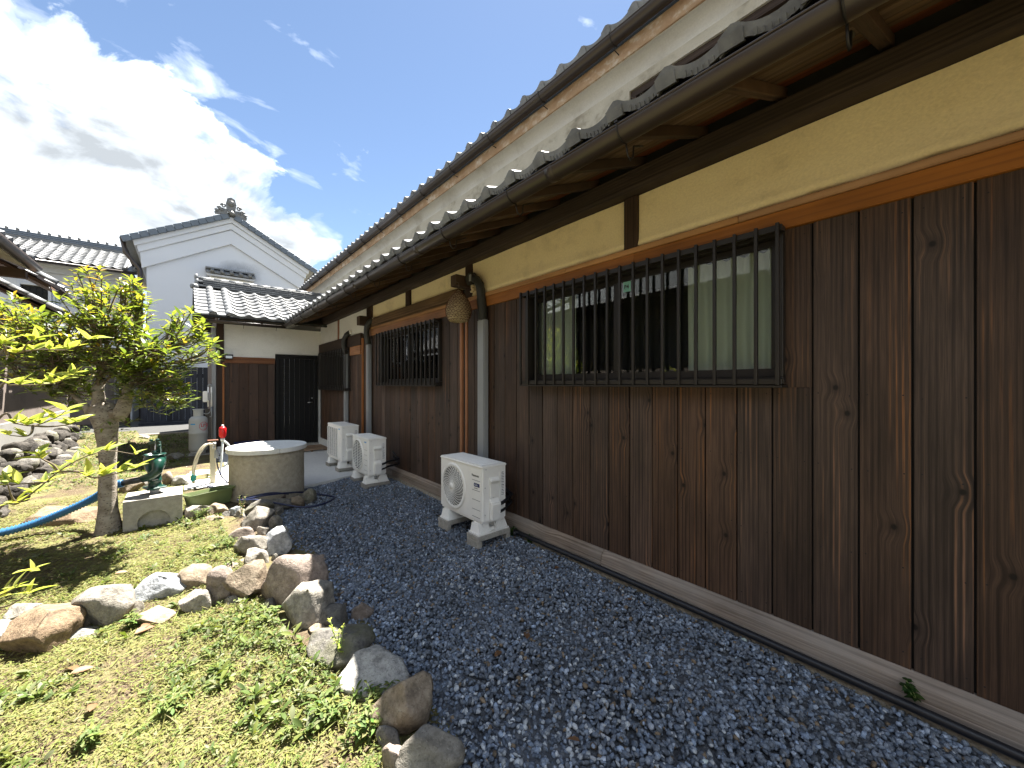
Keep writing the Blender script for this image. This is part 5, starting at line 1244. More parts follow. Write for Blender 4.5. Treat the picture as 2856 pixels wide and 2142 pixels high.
# ------------------------------------------------------------------ well
WCX, WCY, WR = 0.86, 6.15, 0.435
well = thing('well', 'round pebbledash concrete well with a two part pale lid', 'well', (WCX, WCY, GZ))
n = 72; v, f = [], []
for j in range(9):
    z = GZ - 0.05 + j * (0.588 - GZ + .05) / 8
    for k in range(n):
        a = 2 * math.pi * k / n; e = 1 + 0.006 * mnoise.noise((math.cos(a) * 5, math.sin(a) * 5, z * 9)); v.append((WCX + WR * e * math.cos(a), WCY + WR * e * math.sin(a), z))
f = [(j * n + k, j * n + (k + 1) % n, (j + 1) * n + (k + 1) % n, (j + 1) * n + k) for j in range(8) for k in range(n)] + [tuple(8 * n + k for k in range(n))]
MB().add(v, f, True).build('well_ring', M['wellwall'], well)
for s_ in (0, 1):
    a0 = -1.42 + s_ * math.pi; pts = [((WR + .028) * math.cos(a0 + math.pi * k / 40), (WR + .028) * math.sin(a0 + math.pi * k / 40)) for k in range(41)]
    nx, ny = math.cos(a0 + math.pi / 2) * .003, math.sin(a0 + math.pi / 2) * .003
    MB().prism([(WCX + a + nx, WCY + b + ny) for a, b in pts], lambda a, b, d: (a, b, d), 0.590, 0.650).build('lid_half', M['concrete'], well, bevel=0.004)

# ------------------------------------------------------------------ hand pump on its pedestal
ped = thing('pump_pedestal', 'square cast concrete pedestal with an arched recess below the green pump', 'pedestal', (-0.25, 5.68, 0.0))
pb = MB(); x0, x1, y0, y1, zt = -0.475, -0.022, 5.45, 5.90, 0.297
arch = [(-0.36, -0.02)] + [(-0.245 + 0.125 * math.cos(math.pi - math.pi * k / 14), 0.06 + 0.11 * math.sin(math.pi * k / 14)) for k in range(15)] + [(-0.12, -0.02)]
outer = [(x0, -0.05), (x0, zt), (x1, zt), (x1, -0.05)]
v = [(a, y0, b) for a, b in outer] + [(a, y0, b) for a, b in arch] + [(a, y0 + .05, b) for a, b in arch]
na = len(arch); f = [(0, 4, 5), (0, 1, 5), (3, 2, 4 + na - 2), (3, 4 + na - 2, 4 + na - 1)]
for k in range(1, na - 2):
    f.append((4 + k, 4 + k + 1, 1 if k < na // 2 else 2))
f.append((1, 2, 4 + na // 2))
for k in range(na - 1): f.append((4 + k, 4 + k + 1, 4 + na + k + 1, 4 + na + k))
f.append(tuple(4 + na + k for k in range(na)))
pb.add(v, f)
pb.add([(x0, y0, -.05), (x0, y0, zt), (x0, y1, -.05), (x0, y1, zt), (x1, y0, -.05), (x1, y0, zt), (x1, y1, -.05), (x1, y1, zt)], [(0, 1, 3, 2), (4, 6, 7, 5), (1, 5, 7, 3), (2, 3, 7, 6)])
pb.build('block', M['block'], ped, recalc=False)
PX, PY, PZ = -0.25, 5.70, zt
pump = thing('hand_pump', 'dark green cast iron hand pump without its handle', 'pump', (PX, PY, PZ))
MB().lathe([(0.04, 0), (0.04, 0.05), (0.038, 0.05)], (PX, PY, PZ), 18).build('stub_pipe', M['pvc'], pump)
m = MB(); m.lathe([(0.0, 0.05), (0.066, 0.05), (0.07, 0.058), (0.07, 0.072), (0.06, 0.078), (0.056, 0.09), (0.056, 0.13), (0.060, 0.135), (0.060, 0.145), (0.054, 0.15), (0.055, 0.20), (0.062, 0.235), (0.080, 0.27), (0.090, 0.32), (0.094, 0.36), (0.092, 0.385), (0.085, 0.395), (0.085, 0.410), (0.095, 0.414), (0.095, 0.424), (0.084, 0.426), (0.078, 0.40), (0, 0.39)], (PX, PY, PZ), 32)
m.build('pump_body', M['pump'], pump)
MB().obox((PX, PY, PZ + .062), (0.17, 0.17, 0.022), Matrix.Rotation(.3, 3, 'Z')).build('flange', M['pump'], pump, bevel=0.008)
sd = Vector((-0.93, -0.36, 0)).normalized()
sp0 = Vector((PX, PY, PZ + .33)) + Vector((0.03, -0.075, 0))
spt = [sp0 + Vector((0.01, 0.03, 0.02)), sp0 + Vector((0.0, -0.035, 0.0)), sp0 + Vector((-0.005, -0.05, -0.07)), sp0 + Vector((-0.05, -0.045, -0.12)), sp0 + Vector((-.13, -.05, -.145))]
MB().tube(spt, [0.052, 0.052, 0.046, 0.042, 0.036], 16).build('spout', M['pump'], pump)
e0 = spt[-1]; e1 = e0 + Vector((-0.17, 0.09, -0.035))
MB().tube([e0 + Vector((.02, 0, .004)), e1], 0.031, 14).build('rubber_sleeve', M['rubber'], pump)
m = MB(); m.tube([(PX, PY, PZ + .39), (PX + .006, PY, PZ + .56)], 0.007, 8); m.build('piston_rod', M['steel'], pump)
m = MB(); m.tube([(PX, PY - .0, PZ + .42), (PX - .0, PY, PZ + .46)], 0.03, 10); m.bar((PX - .05, PY + .02, PZ + .54), (PX + .03, PY + .02, PZ + .56), 0.02, 0.03); m.bar((PX + .035, PY + .05, PZ + .42), (PX + .03, PY + .04, PZ + .55), 0.03, 0.025)
for a, b in ((-.03, .565), (.035, .50), (.02, .565)): m.lathe([(0, 0), (.016, 0), (.016, .02), (0, .02)], (PX + a, PY, PZ + b), 8)
m.build('lever_bracket', M['pump'], pump)
m = MB(); m.bar((PX + .005, PY - .058, PZ + .10), (PX + .005, PY - .058, PZ + .15), .012, .008); m.bar((PX - .018, PY - .059, PZ + .15), (PX + .03, PY - .059, PZ + .155), .008, .012); m.build('cast_mark', M['pvc'], pump)
# corrugated blue hose from the sleeve to the garden
hp = [e1 + Vector((.03, -.012, .007)), e1 + Vector((-0.05, .025, -0.02)), Vector((-0.72, 5.89, 0.29)), Vector((-0.93, 5.95, 0.18)), Vector((-1.13, 5.97, 0.10)), Vector((-1.36, 5.95, 0.06)), Vector((-1.8, 5.9, .05))]
def spline(pts, n):
    out = []; P = [Vector(p) for p in pts]; P = [2 * P[0] - P[1]] + P + [2 * P[-1] - P[-2]]
    for i in range(1, len(P) - 2):
        for k in range(n):
            t = k / n; a, b, c, d = P[i - 1:i + 3]
            out.append(0.5 * ((2 * b) + (c - a) * t + (2 * a - 5 * b + 4 * c - d) * t * t + (3 * b - a - 3 * c + d) * t ** 3))
    out.append(P[-2]); return out
path = spline(hp, 19); L = len(path)
m = MB(); m.tube(path, [0.036 + 0.007 * (1 if k % 2 else -1) for k in range(L)], 14)
tag(m.build('corrugated_hose', M['blue']), 'blue corrugated hose running from the green pump across the garden', 'hose')

# ------------------------------------------------------------------ planter, tap post, syphon pump, hoses
pl = thing('planter', 'long olive green plastic planter with dark soil between pump and well', 'planter', (0.22, 5.86, 0.0))
rotz = math.atan2(0.22, 0.44); R3 = Matrix.Rotation(rotz, 3, 'Z'); pc = Vector((0.225, 5.88, 0.0))
def pv_(x, y, z): return pc + R3 @ Vector((x, y, z))
m = MB(); rings = [(.21, .065, .02), (.235, .085, .18), (.25, .10, .185), (.25, .10, .205), (.243, .092, .206), (.225, .078, .17)]
vv = []
for hx, hy, z in rings:
    for k in range(24):
        a = 2 * math.pi * k / 24; cx_, cy_ = math.cos(a), math.sin(a); e = 0.28
        vv.append(pv_(hx * math.copysign(abs(cx_) ** e, cx_), hy * math.copysign(abs(cy_) ** e, cy_), z))
m.add(vv, [(i * 24 + k, i * 24 + (k + 1) % 24, (i + 1) * 24 + (k + 1) % 24, (i + 1) * 24 + k) for i in range(len(rings) - 1) for k in range(24)], False)
m.build('trough', M['planter'], pl)
M['darksoil'] = stone('wet_potting_soil', (0.03, 0.026, 0.02), (0.012, 0.01, 0.009), (0.06, 0.05, 0.04), 60.0)
MB().add([pv_(.23 * math.cos(2 * math.pi * k / 20), .082 * math.sin(2 * math.pi * k / 20), .165 + .006 * math.sin(k * 3)) for k in range(20)], [tuple(range(20))]).build('potting_soil', M['darksoil'], pl, recalc=False)
tp = thing('tap_post', 'beige square tap post with pale hoses beside the well', 'tap', (0.31, 7.35, PADZ))
MB().box(0.285, 0.355, 7.30, 7.37, PADZ, 0.62).build('post', M['tappost'], tp, bevel=0.005)
MB().box(0.255, 0.385, 7.29, 7.38, 0.625, 0.64).build('cap', M['rust'], tp, bevel=0.003)
m = MB(); m.tube([(0.32, 7.30, 0.57), (0.32, 7.22, 0.57), (0.32, 7.20, 0.53)], 0.018, 10); m.tube([(0.30, 7.24, .60), (.36, 7.24, .60)], .009, 8); m.tube([(0.32, 7.24, .57), (.32, 7.24, .61)], .012, 8); m.build('faucet', M['steel'], tp)
m = MB(); m.lathe([(0.022, 0), (0.028, .01), (0.028, .09), (.02, .12), (.014, .12)], (0.355, 7.20, 0.38), 14); m.build('hose_coupling', M['pvc'], tp)
ho = [spline([(0.31, 7.22, .585), (.22, 7.2, .59), (.13, 7.18, .46), (.085, 7.15, .25), (.085, 7.15, .06)], 10), spline([(0.33, 7.19, .58), (.25, 7.16, .60), (.155, 7.14, .46), (.105, 7.12, .25), (.10, 7.12, .06)], 10)]
for q in ho: MB().tube(q, 0.012, 8).build('cream_hose', M['cream'], tp)
MB().obox((0.092, 7.13, 0.14), (0.06, 0.05, 0.10), Matrix.Rotation(.1, 3, 'Y')).build('hose_end', M['teal'], tp, bevel=0.012, seg=2)
MB().tube(spline([(0.355, 7.20, .40), (.37, 7.16, .25), (.42, 7.1, .1), (.5, 7.05, .0), (.42, 6.98, -.0), (.3, 7.0, .0), (.25, 7.1, .002), (.4, 7.2, .002), (.58, 7.1, .002), (.62, 6.8, .002)], 10), 0.009, 8).build('drain_hose', M['navy'], tp)
sy = thing('syphon_pump', 'red bulb syphon pump with milky tubes hooked over the tap post', 'hand pump', (0.42, 7.22, 0.1))
m = MB(); m.lathe([(0, 0.54), (0.02, 0.545), (0.03, 0.56), (0.047, 0.585), (0.047, 0.685), (0.038, .71), (0.02, .72), (0, .722)], (0.43, 7.22, 0.12), 20); m.build('bulb', M['red'], sy)
m = MB(); m.lathe([(0, .722), (.014, .722), (.016, .735), (.01, .748), (0, .75)], (0.43, 7.22, .12), 12); m.lathe([(.02, .50), (.028, .515), (.028, .54), (0, .545)], (0.43, 7.22, .12), 14); m.build('valve_cap', M['clear'], sy)
MB().tube([(0.43, 7.22, .64), (.415, 7.19, .35), (.40, 7.17, .12)], 0.014, 10).build('suction_tube', M['clear'], sy)
MB().tube(spline([(0.44, 7.2, .63), (.50, 7.18, .56), (.53, 7.16, .42), (.49, 7.14, .3), (.43, 7.12, .24)], 8), 0.014, 10).build('outlet_tube', M['clear'], sy)
st = thing('standpipe', 'thin white standpipe with a chrome tap half hidden behind the well', 'pipe', (0.56, 7.0, PADZ))
MB().tube([(0.575, 6.95, PADZ), (0.575, 6.95, .40)], .022, 12).build('riser', M['clear'], st)
m = MB(); m.tube([(.575, 6.95, .40), (.575, 6.95, .44), (.53, 6.93, .44), (.52, 6.93, .41)], .014, 10); m.build('tap', M['steel'], st)
MB().tube(spline([(.575, 6.95, .44), (.55, 6.93, .50), (.58, 6.93, .55), (.61, 6.95, .50), (.585, 6.96, .45)], 6), .007, 6).build('loop_handle', M['steel'], st)
nh = spline([(0.62, 6.0, 0.10), (.5, 5.75, .08), (.56, 5.55, .11), (.75, 5.50, .13), (1.0, 5.60, .09), (1.2, 5.75, .03), (1.42, 5.62, GZ + .02), (1.5, 5.38, GZ + .02), (1.33, 5.2, GZ + .02), (1.1, 5.18, GZ + .025), (.85, 5.28, .06), (.65, 5.42, .11), (.52, 5.52, .11), (.5, 5.62, .10), (.8, 5.62, .12), (1.02, 5.66, .06)], 12)
tag(MB().tube(nh, 0.0105, 8).build('navy_hose', M['navy']), 'thin dark blue hose looped over the stones at the foot of the well', 'hose')

# ------------------------------------------------------------------ gas cylinder, meter and pipes
gc = thing('gas_cylinder', 'grey gas cylinder with red lettering standing at the corner of the wing', 'gas cylinder', (0.22, 10.42, 0.02))
m = MB(); gx, gy, gz = 0.215, 10.45, 0.045
m.lathe([(0, 0.02), (0.12, 0.02), (0.15, 0.05), (0.158, 0.09), (0.158, 0.40), (0.161, 0.405), (0.161, 0.42), (0.158, 0.425), (0.158, 0.66), (0.150, 0.71), (0.12, 0.745), (0.06, 0.765), (0, 0.77)], (gx, gy, gz), 36); m.build('tank', M['gas'], gc)
MB().lathe([(0.11, 0), (0.125, 0), (0.128, 0.055), (0.118, 0.055)], (gx, gy, gz - .03), 28).build('foot_ring', M['gas'], gc)
m = MB()
for a0, a1 in ((0.5, 2.6), (3.5, 5.8)):
    pts = [(gx + .09 * math.cos(a0 + (a1 - a0) * k / 10), gy + .09 * math.sin(a0 + (a1 - a0) * k / 10)) for k in range(11)]
    for p, q in zip(pts, pts[1:]): m.add([(p[0], p[1], gz + .75), (q[0], q[1], gz + .75), (q[0], q[1], gz + .90), (p[0], p[1], gz + .90)], [(0, 1, 2, 3)])
m.tube([(gx + .09 * math.cos(k * .2618), gy + .09 * math.sin(k * .2618), gz + .90) for k in range(25)], .01, 6, cap=False); m.build('collar', M['gas'], gc, recalc=False)
m = MB(); m.tube([(gx, gy, gz + .76), (gx, gy, gz + .85)], .02, 10); m.tube([(gx - .02, gy, gz + .83), (gx + .06, gy, gz + .83)], .012, 8); m.build('valve', M['brass'], gc)
MB().tube(spline([(gx + .05, gy, gz + .83), (gx + .14, gy - .02, gz + .80), (gx + .20, gy, gz + .86), (gx + .2, gy + .03, gz + 1.0)], 6), .01, 6).build('gas_hose', M['pvc'], gc)
def wrap(me, r, ang):   # bend flat lettering round the tank
    for vtx in me.vertices:
        a = ang + vtx.co.x / r; z = vtx.co.y; rr = r + 0.0012
        vtx.co = (gx + rr * math.sin(a), gy - rr * math.cos(a), z)
    return me
me = text_mesh('LPガス', 0.085, M['redink'], bold=0.002, depth_=0.0); link('red_lettering', wrap(me, 0.158, 0.22), gc, loc=(0, 0, gz + .545))
me = text_mesh('10', 0.05, M['redink'], depth_=0.0); link('red_lettering', wrap(me, 0.158, 0.5), gc, loc=(0, 0, gz + .47))
m = MB(); m.tube([(gx + .1595 * math.sin(.55 + .48 * math.cos(t)), gy - .1595 * math.cos(.55 + .48 * math.cos(t)), gz + .555 + .085 * math.sin(t)) for t in [2 * math.pi * k / 30 for k in range(31)]], .004, 5, cap=False); m.build('red_ring', M['redink'], gc)
m = MB(); m.add([(gx + .1592 * math.sin(a), gy - .1592 * math.cos(a), gz + z) for z in (.59, .615) for a in (-.95, -.8, -.65, -.5, -.35)], [(k, k + 1, k + 6, k + 5) for k in range(4)]); m.build('blue_stripe', M['blueink'], gc, recalc=False)
MB().box(0.02, 0.42, 10.26, 10.62, -0.10, 0.014).build('base_slab', M['block'], gc, bevel=0.006)
gm = thing('gas_meter', 'small grey gas meter box with pipes on the wing corner', 'meter', (0.36, 10.42, 1.1))
MB().box(0.285, 0.365, 10.36, 10.46, 1.10, 1.33).build('meter_box', M['acwhite'], gm, bevel=0.012, seg=2)
MB().box(0.366, 0.41, 10.37, 10.45, 1.13, 1.30).build('meter_face', M['pvc'], gm, bevel=0.006)
for x in (0.375, 0.43): MB().tube([(x, 10.41, 1.0), (x, 10.41, 1.42)], .014, 8).build('pipe', M['acwhite'], gm)
MB().tube(spline([(0.375, 10.41, 1.42), (.385, 10.41, 1.46), (.42, 10.41, 1.46), (.43, 10.41, 1.42)], 6), .016, 8).build('pipe_bend', M['pvc'], gm)
MB().tube([(0.43, 10.41, 1.0), (0.435, 10.41, .80), (.40, 10.42, .78)], .012, 8).build('pipe', M['pvc'], gm)
MB().box(0.33, 0.42, 10.47, 10.56, -0.05, 0.95).build('back_post', M['greywood'], gm)
MB().tube([(0.455, 10.40, 0.0), (0.455, 10.40, 1.0)], .008, 6).build('cable', M['rubber'], gm)
# ------------------------------------------------------------------ stones edging the garden bed
RIGHT, FWD = Vector((C, -S, 0)), Vector((S, C, 0))
def rock_mesh(seed, dims, cuts=15, sub=4, rough=0.055):
    r_ = random.Random(seed); bm = bmesh.new(); bmesh.ops.create_icosphere(bm, subdivisions=sub, radius=1.0)
    planes = []
    for k in range(cuts):
        d = Vector((r_.gauss(0, 1), r_.gauss(0, 1), r_.gauss(0.15, .8))).normalized(); planes.append((d, r_.uniform(0.50, 0.82)))
    off = Vector((seed * 3.1, seed * 1.7, 0))
    for v in bm.verts:
        p = v.co.copy()
        for d, q in planes:
            e = p.dot(d) - q
            if e > 0: p -= d * e
        p *= 1 + 0.13 * mnoise.noise(p * 1.2 + off) + rough * mnoise.noise(p * 4 + off) + rough * .45 * mnoise.noise(p * 11 + off)
        v.co = p
    mx = [max(abs(v.co[i]) for v in bm.verts) for i in range(3)]
    for v in bm.verts: v.co = Vector((v.co.x / mx[0] * dims[0], v.co.y / mx[1] * dims[1], v.co.z / mx[2] * dims[2]))
    for f in bm.faces: f.smooth = True
    me = bpy.data.meshes.new('rock'); bm.to_mesh(me); bm.free(); return me
def rock(box, mat, label, group=None, zb=0.0, flat=1.0, deep=0.85, seed=None, name='rock', tilt=0.0, cuts=15):
    x0, y0, x1, y1 = box; e_ = (x1 - x0) * .05; x0, x1, y0 = x0 - e_, x1 + e_, y0 - e_ * .5; xc = (x0 + x1) / 2
    p = on_z(xc, y1, zb); D0 = depth(p); hw = (x1 - x0) / 2 * D0 / F
    rd = hw * deep
    Dc = D0 + rd * 0.55; hw = (x1 - x0) / 2 * Dc / F * 1.03
    z_top = max(zb + 0.05, H - (y0 - CY) / F * (Dc + rd * .15))
    c = at_depth(xc, CY, Dc); hz = (z_top - zb) * 0.5 + 0.035 * flat
    c.z = z_top - hz
    seed = seed if seed is not None else int(x0 * 7 + y0 * 3) % 9973
    me = rock_mesh(seed, (hw, rd, hz), cuts); me.materials.append(M[mat])
    o = bpy.data.objects.new(name, me); COL.objects.link(o); o.location = c; o.rotation_euler = (0, tilt, -TH)
    tag(o, label, 'rock', group or 'stones edging the garden bed'); return o
def z0(b): return (b[0] * .4069, 1500 + b[1] * .4069, b[2] * .4069, 1500 + b[3] * .4069)
def z2(b): return (900 + b[0] * .4473, 1400 + b[1] * .4473, 900 + b[2] * .4473, 1400 + b[3] * .4473)
def z6(b): return (300 + b[0] * .2712, 1150 + b[1] * .2712, 300 + b[2] * .2712, 1150 + b[3] * .2712)
for conv, b, mat, lab in [
    (z0, (-90, 540, 128, 780), 'rock_white', 'pale granite stone next to the big dark brown stone'),
    (z0, (100, 415, 578, 770), 'rock_brown', 'big dark brown stone with a flat sunlit top in the weeds'),
    (z0, (90, 425, 290, 570), 'rock_grey', 'small pale stone tucked behind the big dark brown stone'),
    (z0, (575, 298, 925, 612), 'rock_grey', 'big grey angular stone beside the dark brown stone'),
    (z0, (975, 235, 1292, 410), 'rock_blue', 'low blue grey stone overgrown with weeds'),
    (z0, (1212, 150, 1428, 345), 'rock_tan', 'brown angular stone leaning on a pinkish one'),
    (z0, (1415, 185, 1595, 442), 'rock_pink', 'pinkish upright stone between two angular stones'),
    (z0, (1248, 342, 1462, 505), 'rock_grey', 'flat grey stone below the brown angular stone'),
    (z0, (925, 450, 1175, 592), 'rock_tan', 'flat tan stone half buried in weeds'),
    (z0, (485, 618, 672, 698), 'rock_white', 'thin pale stone lying in the weeds below the big grey stone'),
    (z0, (1565, 140, 1812, 428), 'rock_tan', 'tall tan stone with a slanted top'),
    (z0, (1805, 102, 2205, 455), 'rock_pink', 'large rounded pinkish stone half in shade at the gravel'),
    (z0, (1928, 248, 2265, 592), 'rock_grey', 'large smooth grey boulder overhanging the gravel edge'),
    (z0, (1685, 72, 1862, 195), 'rock_grey', 'rounded grey stone behind the tall tan stone'),
    (z0, (1520, 148, 1655, 235), 'rock_pink', 'small pinkish stone at the corner of the bed'),
    (z2, (-60, 645, 182, 770), 'rock_dark', 'flat dark stone behind the dark boulder'),
    (z2, (-60, 745, 382, 1005), 'rock_dark', 'big dark brown boulder at the gravel edge'),
    (z2, (75, 955, 532, 1215), 'rock_white', 'pale speckled granite slab with leaves growing over it'),
    (z2, (322, 1058, 712, 1415), 'rock_tan', 'large tan boulder with a creased face'),
    (z2, (325, 1385, 505, 1550), 'rock_dark', 'dark stone wedged under the large tan boulder'),
    (z2, (465, 1388, 868, 1760), 'rock_grey', 'squat grey stone with rusty stains on its side'),
    (z2, (370, 1492, 552, 1740), 'rock_pink', 'small brown pointed stone among the leaves'),
    (z6, (1598, 1135, 1895, 1455), 'rock_blue', 'tall blue grey slab leaning against the gravel'),
    (z6, (1425, 958, 1675, 1195), 'rock_grey', 'large grey stone with a rounded top behind the blue grey slab'),
    (z6, (1295, 1175, 1535, 1335), 'rock_pink', 'pinkish rounded stone in the bend of the row'),
    (z6, (1305, 1255, 1665, 1500), 'rock_grey', 'blocky grey stone in the bend of the row'),
    (z6, (1655, 1055, 1775, 1185), 'rock_dark', 'dark little stone behind the blue grey slab'),
    (z6, (1470, 885, 1695, 1050), 'rock_dark', 'dark rounded stone below the hose loop'),
    (z6, (1430, 870, 1560, 960), 'rock_grey', 'small grey stone right under the dark blue hose'),
    (z6, (1005, 900, 1245, 1062), 'rock_tan', 'brown block stone between planter and well'),
    (z6, (785, 918, 1055, 1095), 'rock_grey', 'wedge shaped grey stone in front of the planter'),
    (z6, (1245, 935, 1385, 1062), 'rock_blue', 'blue grey stone at the foot of the well'),
    (z6, (1850, 835, 2015, 962), 'rock_tan', 'tan stone leaning at the gravel side of the well'),
    (z6, (1985, 778, 2155, 915), 'rock_dark', 'rounded dark stone furthest out from the well on the gravel'),
    (z6, (1695, 828, 1835, 902), 'rock_pink', 'small pink stone against the well'),
    (z6, (1640, 885, 1890, 995), 'rock_dark', 'low dark stone under the dark blue hose beside the well'),
    (z6, (955, 1068, 1165, 1132), 'rock_tan', 'thin tan stone sunk in the weeds before the wedge stone'),
    (z6, (555, 605, 655, 760), 'rock_pink', 'pink boulder behind the pump pedestal'),
    (z6, (270, 670, 440, 780), 'rock_dark', 'dark boulder behind the pump sleeve'),
    (z6, (1310, 1000, 1440, 1080), 'rock_dark', 'dark low stone between well and row'),
]:
    rock(conv(b), mat, lab, zb=-0.02 if conv is not z6 else -0.02)
for conv, b in [(z0, (1535, 395, 1640, 480)), (z0, (1795, 400, 1905, 490)), (z0, (2095, 555, 2250, 660)), (z0, (880, 420, 965, 530)), (z0, (550, 500, 640, 630)), (z0, (1430, 400, 1520, 470)), (z6, (1525, 1330, 1610, 1430)), (z6, (1670, 1440, 1800, 1540)), (z6, (1545, 1170, 1650, 1270)), (z6, (1180, 990, 1295, 1085)), (z6, (1370, 1070, 1455, 1160)), (z6, (1765, 1170, 1860, 1270)), (z6, (1700, 960, 1800, 1050)), (z2, (170, 610, 300, 730)), (z2, (250, 890, 360, 990)), (z2, (470, 1190, 570, 1320)), (z2, (-30, 980, 90, 1070)), (z6, (1240, 1480, 1340, 1560)), (z6, (1330, 1500, 1450, 1590))]:
    cl_ = rnd.choice(('grey', 'tan', 'dark', 'pink'))
    rock(conv(b), 'rock_' + cl_, 'small %s stone wedged between the larger edging stones' % cl_, 'small %s stones wedged in the row' % cl_, zb=-0.03)
for b, mat, lab in [((78, 1415, 275, 1462), 'rock_brown', 'long flat stone lying behind the tree foot'), ((480, 1322, 530, 1352), 'rock_white', 'flat granite paving stone behind the planter'),
                    ((385, 1215, 425, 1236), 'rock_grey', 'grey stone in the weeds near the lane'), ((464, 1212, 494, 1226), 'rock_tan', 'pale tan stone in the weeds near the gas cylinder'),
                    ((465, 1262, 512, 1284), 'rock_dark', 'dark kerb stone near the gas cylinder'), ((330, 1330, 392, 1372), 'rock_tan', 'tan stone behind the pedestal')]:
    rock(b, mat, lab, 'stones lying about the garden', zb=0.0, deep=0.7)

# ------------------------------------------------------------------ rough retaining wall under the neighbour house
sw = thing('stone_wall', 'rough dark retaining wall of stacked rocks under the clay plastered house', 'wall', (-2.0, 10.0, 0.0))
k = 0; r_ = random.Random(5)
for row in range(3):
    yv = 6.6 + row * 0.1
    while yv < 13.6:
        sz = r_.uniform(0.16, 0.30); x = -1.72 - row * 0.16 + r_.uniform(-.05, .05); z = 0.05 + row * 0.175 + r_.uniform(-.03, .03)
        me = rock_mesh(700 + k, (r_.uniform(.12, .2), sz * .62, r_.uniform(.12, .16)), 8, 3, 0.09); me.materials.append(M['rock_black'] if r_.random() < .7 else M['rock_dark'])
        o = link('stone', me, sw, loc=(x, yv + sz * .5, z)); o.rotation_euler = (r_.uniform(-.3, .3), r_.uniform(-.3, .3), r_.uniform(-.4, .4)); yv += sz * 1.02; k += 1
MB().box(-2.7, -2.0, 6.4, 14.3, -0.1, 0.45).build('earth_backing', M['soil'], sw)

# ------------------------------------------------------------------ leaf shapes
def leaf_shape(L, W, nseg=4, fold=0.18, droop=0.25, kind='oval'):
    """along +x, width y, normal z; returns verts (numpy) and quads"""
    v = []
    for i in range(nseg + 1):
        t = i / nseg
        if kind == 'oval': w_ = W * math.sin(math.pi * (0.06 + 0.94 * t) ** 0.9) ** 0.8
        elif kind == 'spoon': w_ = W * (math.sin(math.pi * min(1, t ** 1.7 * .97 + .03)) ** .8)
        elif kind == 'ovate': w_ = W * math.sin(math.pi * min(1, t ** .62)) ** .9
        else: w_ = W * math.sin(math.pi * (0.08 + .9 * t))
        w_ = max(w_, 0.0004) if 0 < i < nseg else 0.0006
        z = -droop * L * t * t
        x = L * t
        v += [(x, -w_ / 2, z + fold * w_), (x, 0, z), (x, w_ / 2, z + fold * w_)]
    f = []
    for i in range(nseg):
        a = i * 3; f += [(a, a + 3, a + 4, a + 1), (a + 1, a + 4, a + 5, a + 2)]
    return np.array(v), np.array(f)
def frame(d, up):
    d = Vector(d).normalized(); s_ = Vector(up).cross(d)
    if s_.length < 1e-4: s_ = Vector((1, 0, 0)).cross(d)
    s_.normalize(); n_ = d.cross(s_); return Matrix((d, s_, n_)).transposed()
class Leaves:
    def __init__(s, shape): s.v0, s.f0 = shape; s.V, s.F, s.C, s.n = [], [], [], 0
    def put(s, p, d, up, sc_, col, colv=None):
        m = np.array(frame(d, up)) * sc_; q = s.v0 @ m.T + np.array(p); s.V.append(q); s.F.append(s.f0 + s.n); s.n += len(q)
        s.C.append(np.tile(np.array(col), (len(q), 1)) if colv is None else colv)
    def mesh(s, name, mat): return np_mesh(name, np.concatenate(s.V), np.concatenate(s.F), mat, np.concatenate(s.C), True)

# ------------------------------------------------------------------ pruned evergreen tree
TB = Vector((-0.59, 5.60, 0.0))
tree = thing('evergreen_tree', 'stout pruned evergreen tree with pale knobbly trunk and glossy yellow green leaves', 'tree', TB)
tr = MB(); d0 = depth(TB)
def tp_(px, py, dd=0.0): return at_depth(px, py, d0 + dd)
trunk = [TB + Vector((0, 0, -.08)), TB + Vector((0, 0, .03)), tp_(300, 1420), tp_(300, 1360), tp_(302, 1300), tp_(300, 1240), tp_(296, 1190), tp_(290, 1150), tp_(288, 1132), tp_(288, 1122)]
tr.tube(trunk, [.13, .100, .076, .068, .066, .070, .084, .100, .094, .035], 26, wob=0.22)
tr.tube([tp_(275, 1145), tp_(276, 1110), tp_(270, 1085), tp_(285, 1060)], [.06, .05, .044, .028], 12, wob=.22, seed=3)
tr.tube([tp_(325, 1165), tp_(345, 1140), tp_(352, 1110), tp_(358, 1080), tp_(365, 1050)], [.07, .066, .05, .038, .025], 12, wob=.25, seed=8)
tr.tube([tp_(255, 1150), tp_(238, 1130), tp_(212, 1108), tp_(190, 1085)], [.05, .026, .02, .015], 8, wob=.12, seed=5)
for px, py, r in ((262, 1150, .05), (283, 1132, .045), (312, 1150, .04)): tr.tube([tp_(px, py + 6), tp_(px, py - 4, -.06)], [r, r * .6], 10, wob=.3, seed=px)
tr.build('trunk', M['bark'], tree, recalc=False)
rl = random.Random(21)
blobs = [(285, 865, 125, 95, .5, 62), (430, 960, 140, 95, .5, 74), (130, 950, 165, 85, .6, 112), (520, 925, 75, 65, .35, 30), (255, 795, 62, 62, .25, 22), (45, 890, 90, 75, .4, 48), (420, 1060, 125, 60, .45, 46), (575, 985, 42, 45, .22, 12), (165, 1050, 130, 45, .45, 26), (330, 980, 160, 80, .5, 50), (385, 860, 60, 55, .3, 18), (450, 1105, 95, 45, .35, 30), (205, 1100, 80, 40, .3, 22), (300, 1030, 130, 60, .5, 22), (100, 1030, 120, 60, .4, 18), (350, 800, 45, 40, .25, 8)]
hub = [tp_(285, 1062), tp_(365, 1052), tp_(275, 1085), tp_(195, 1088)]
br = MB(); shoots = []
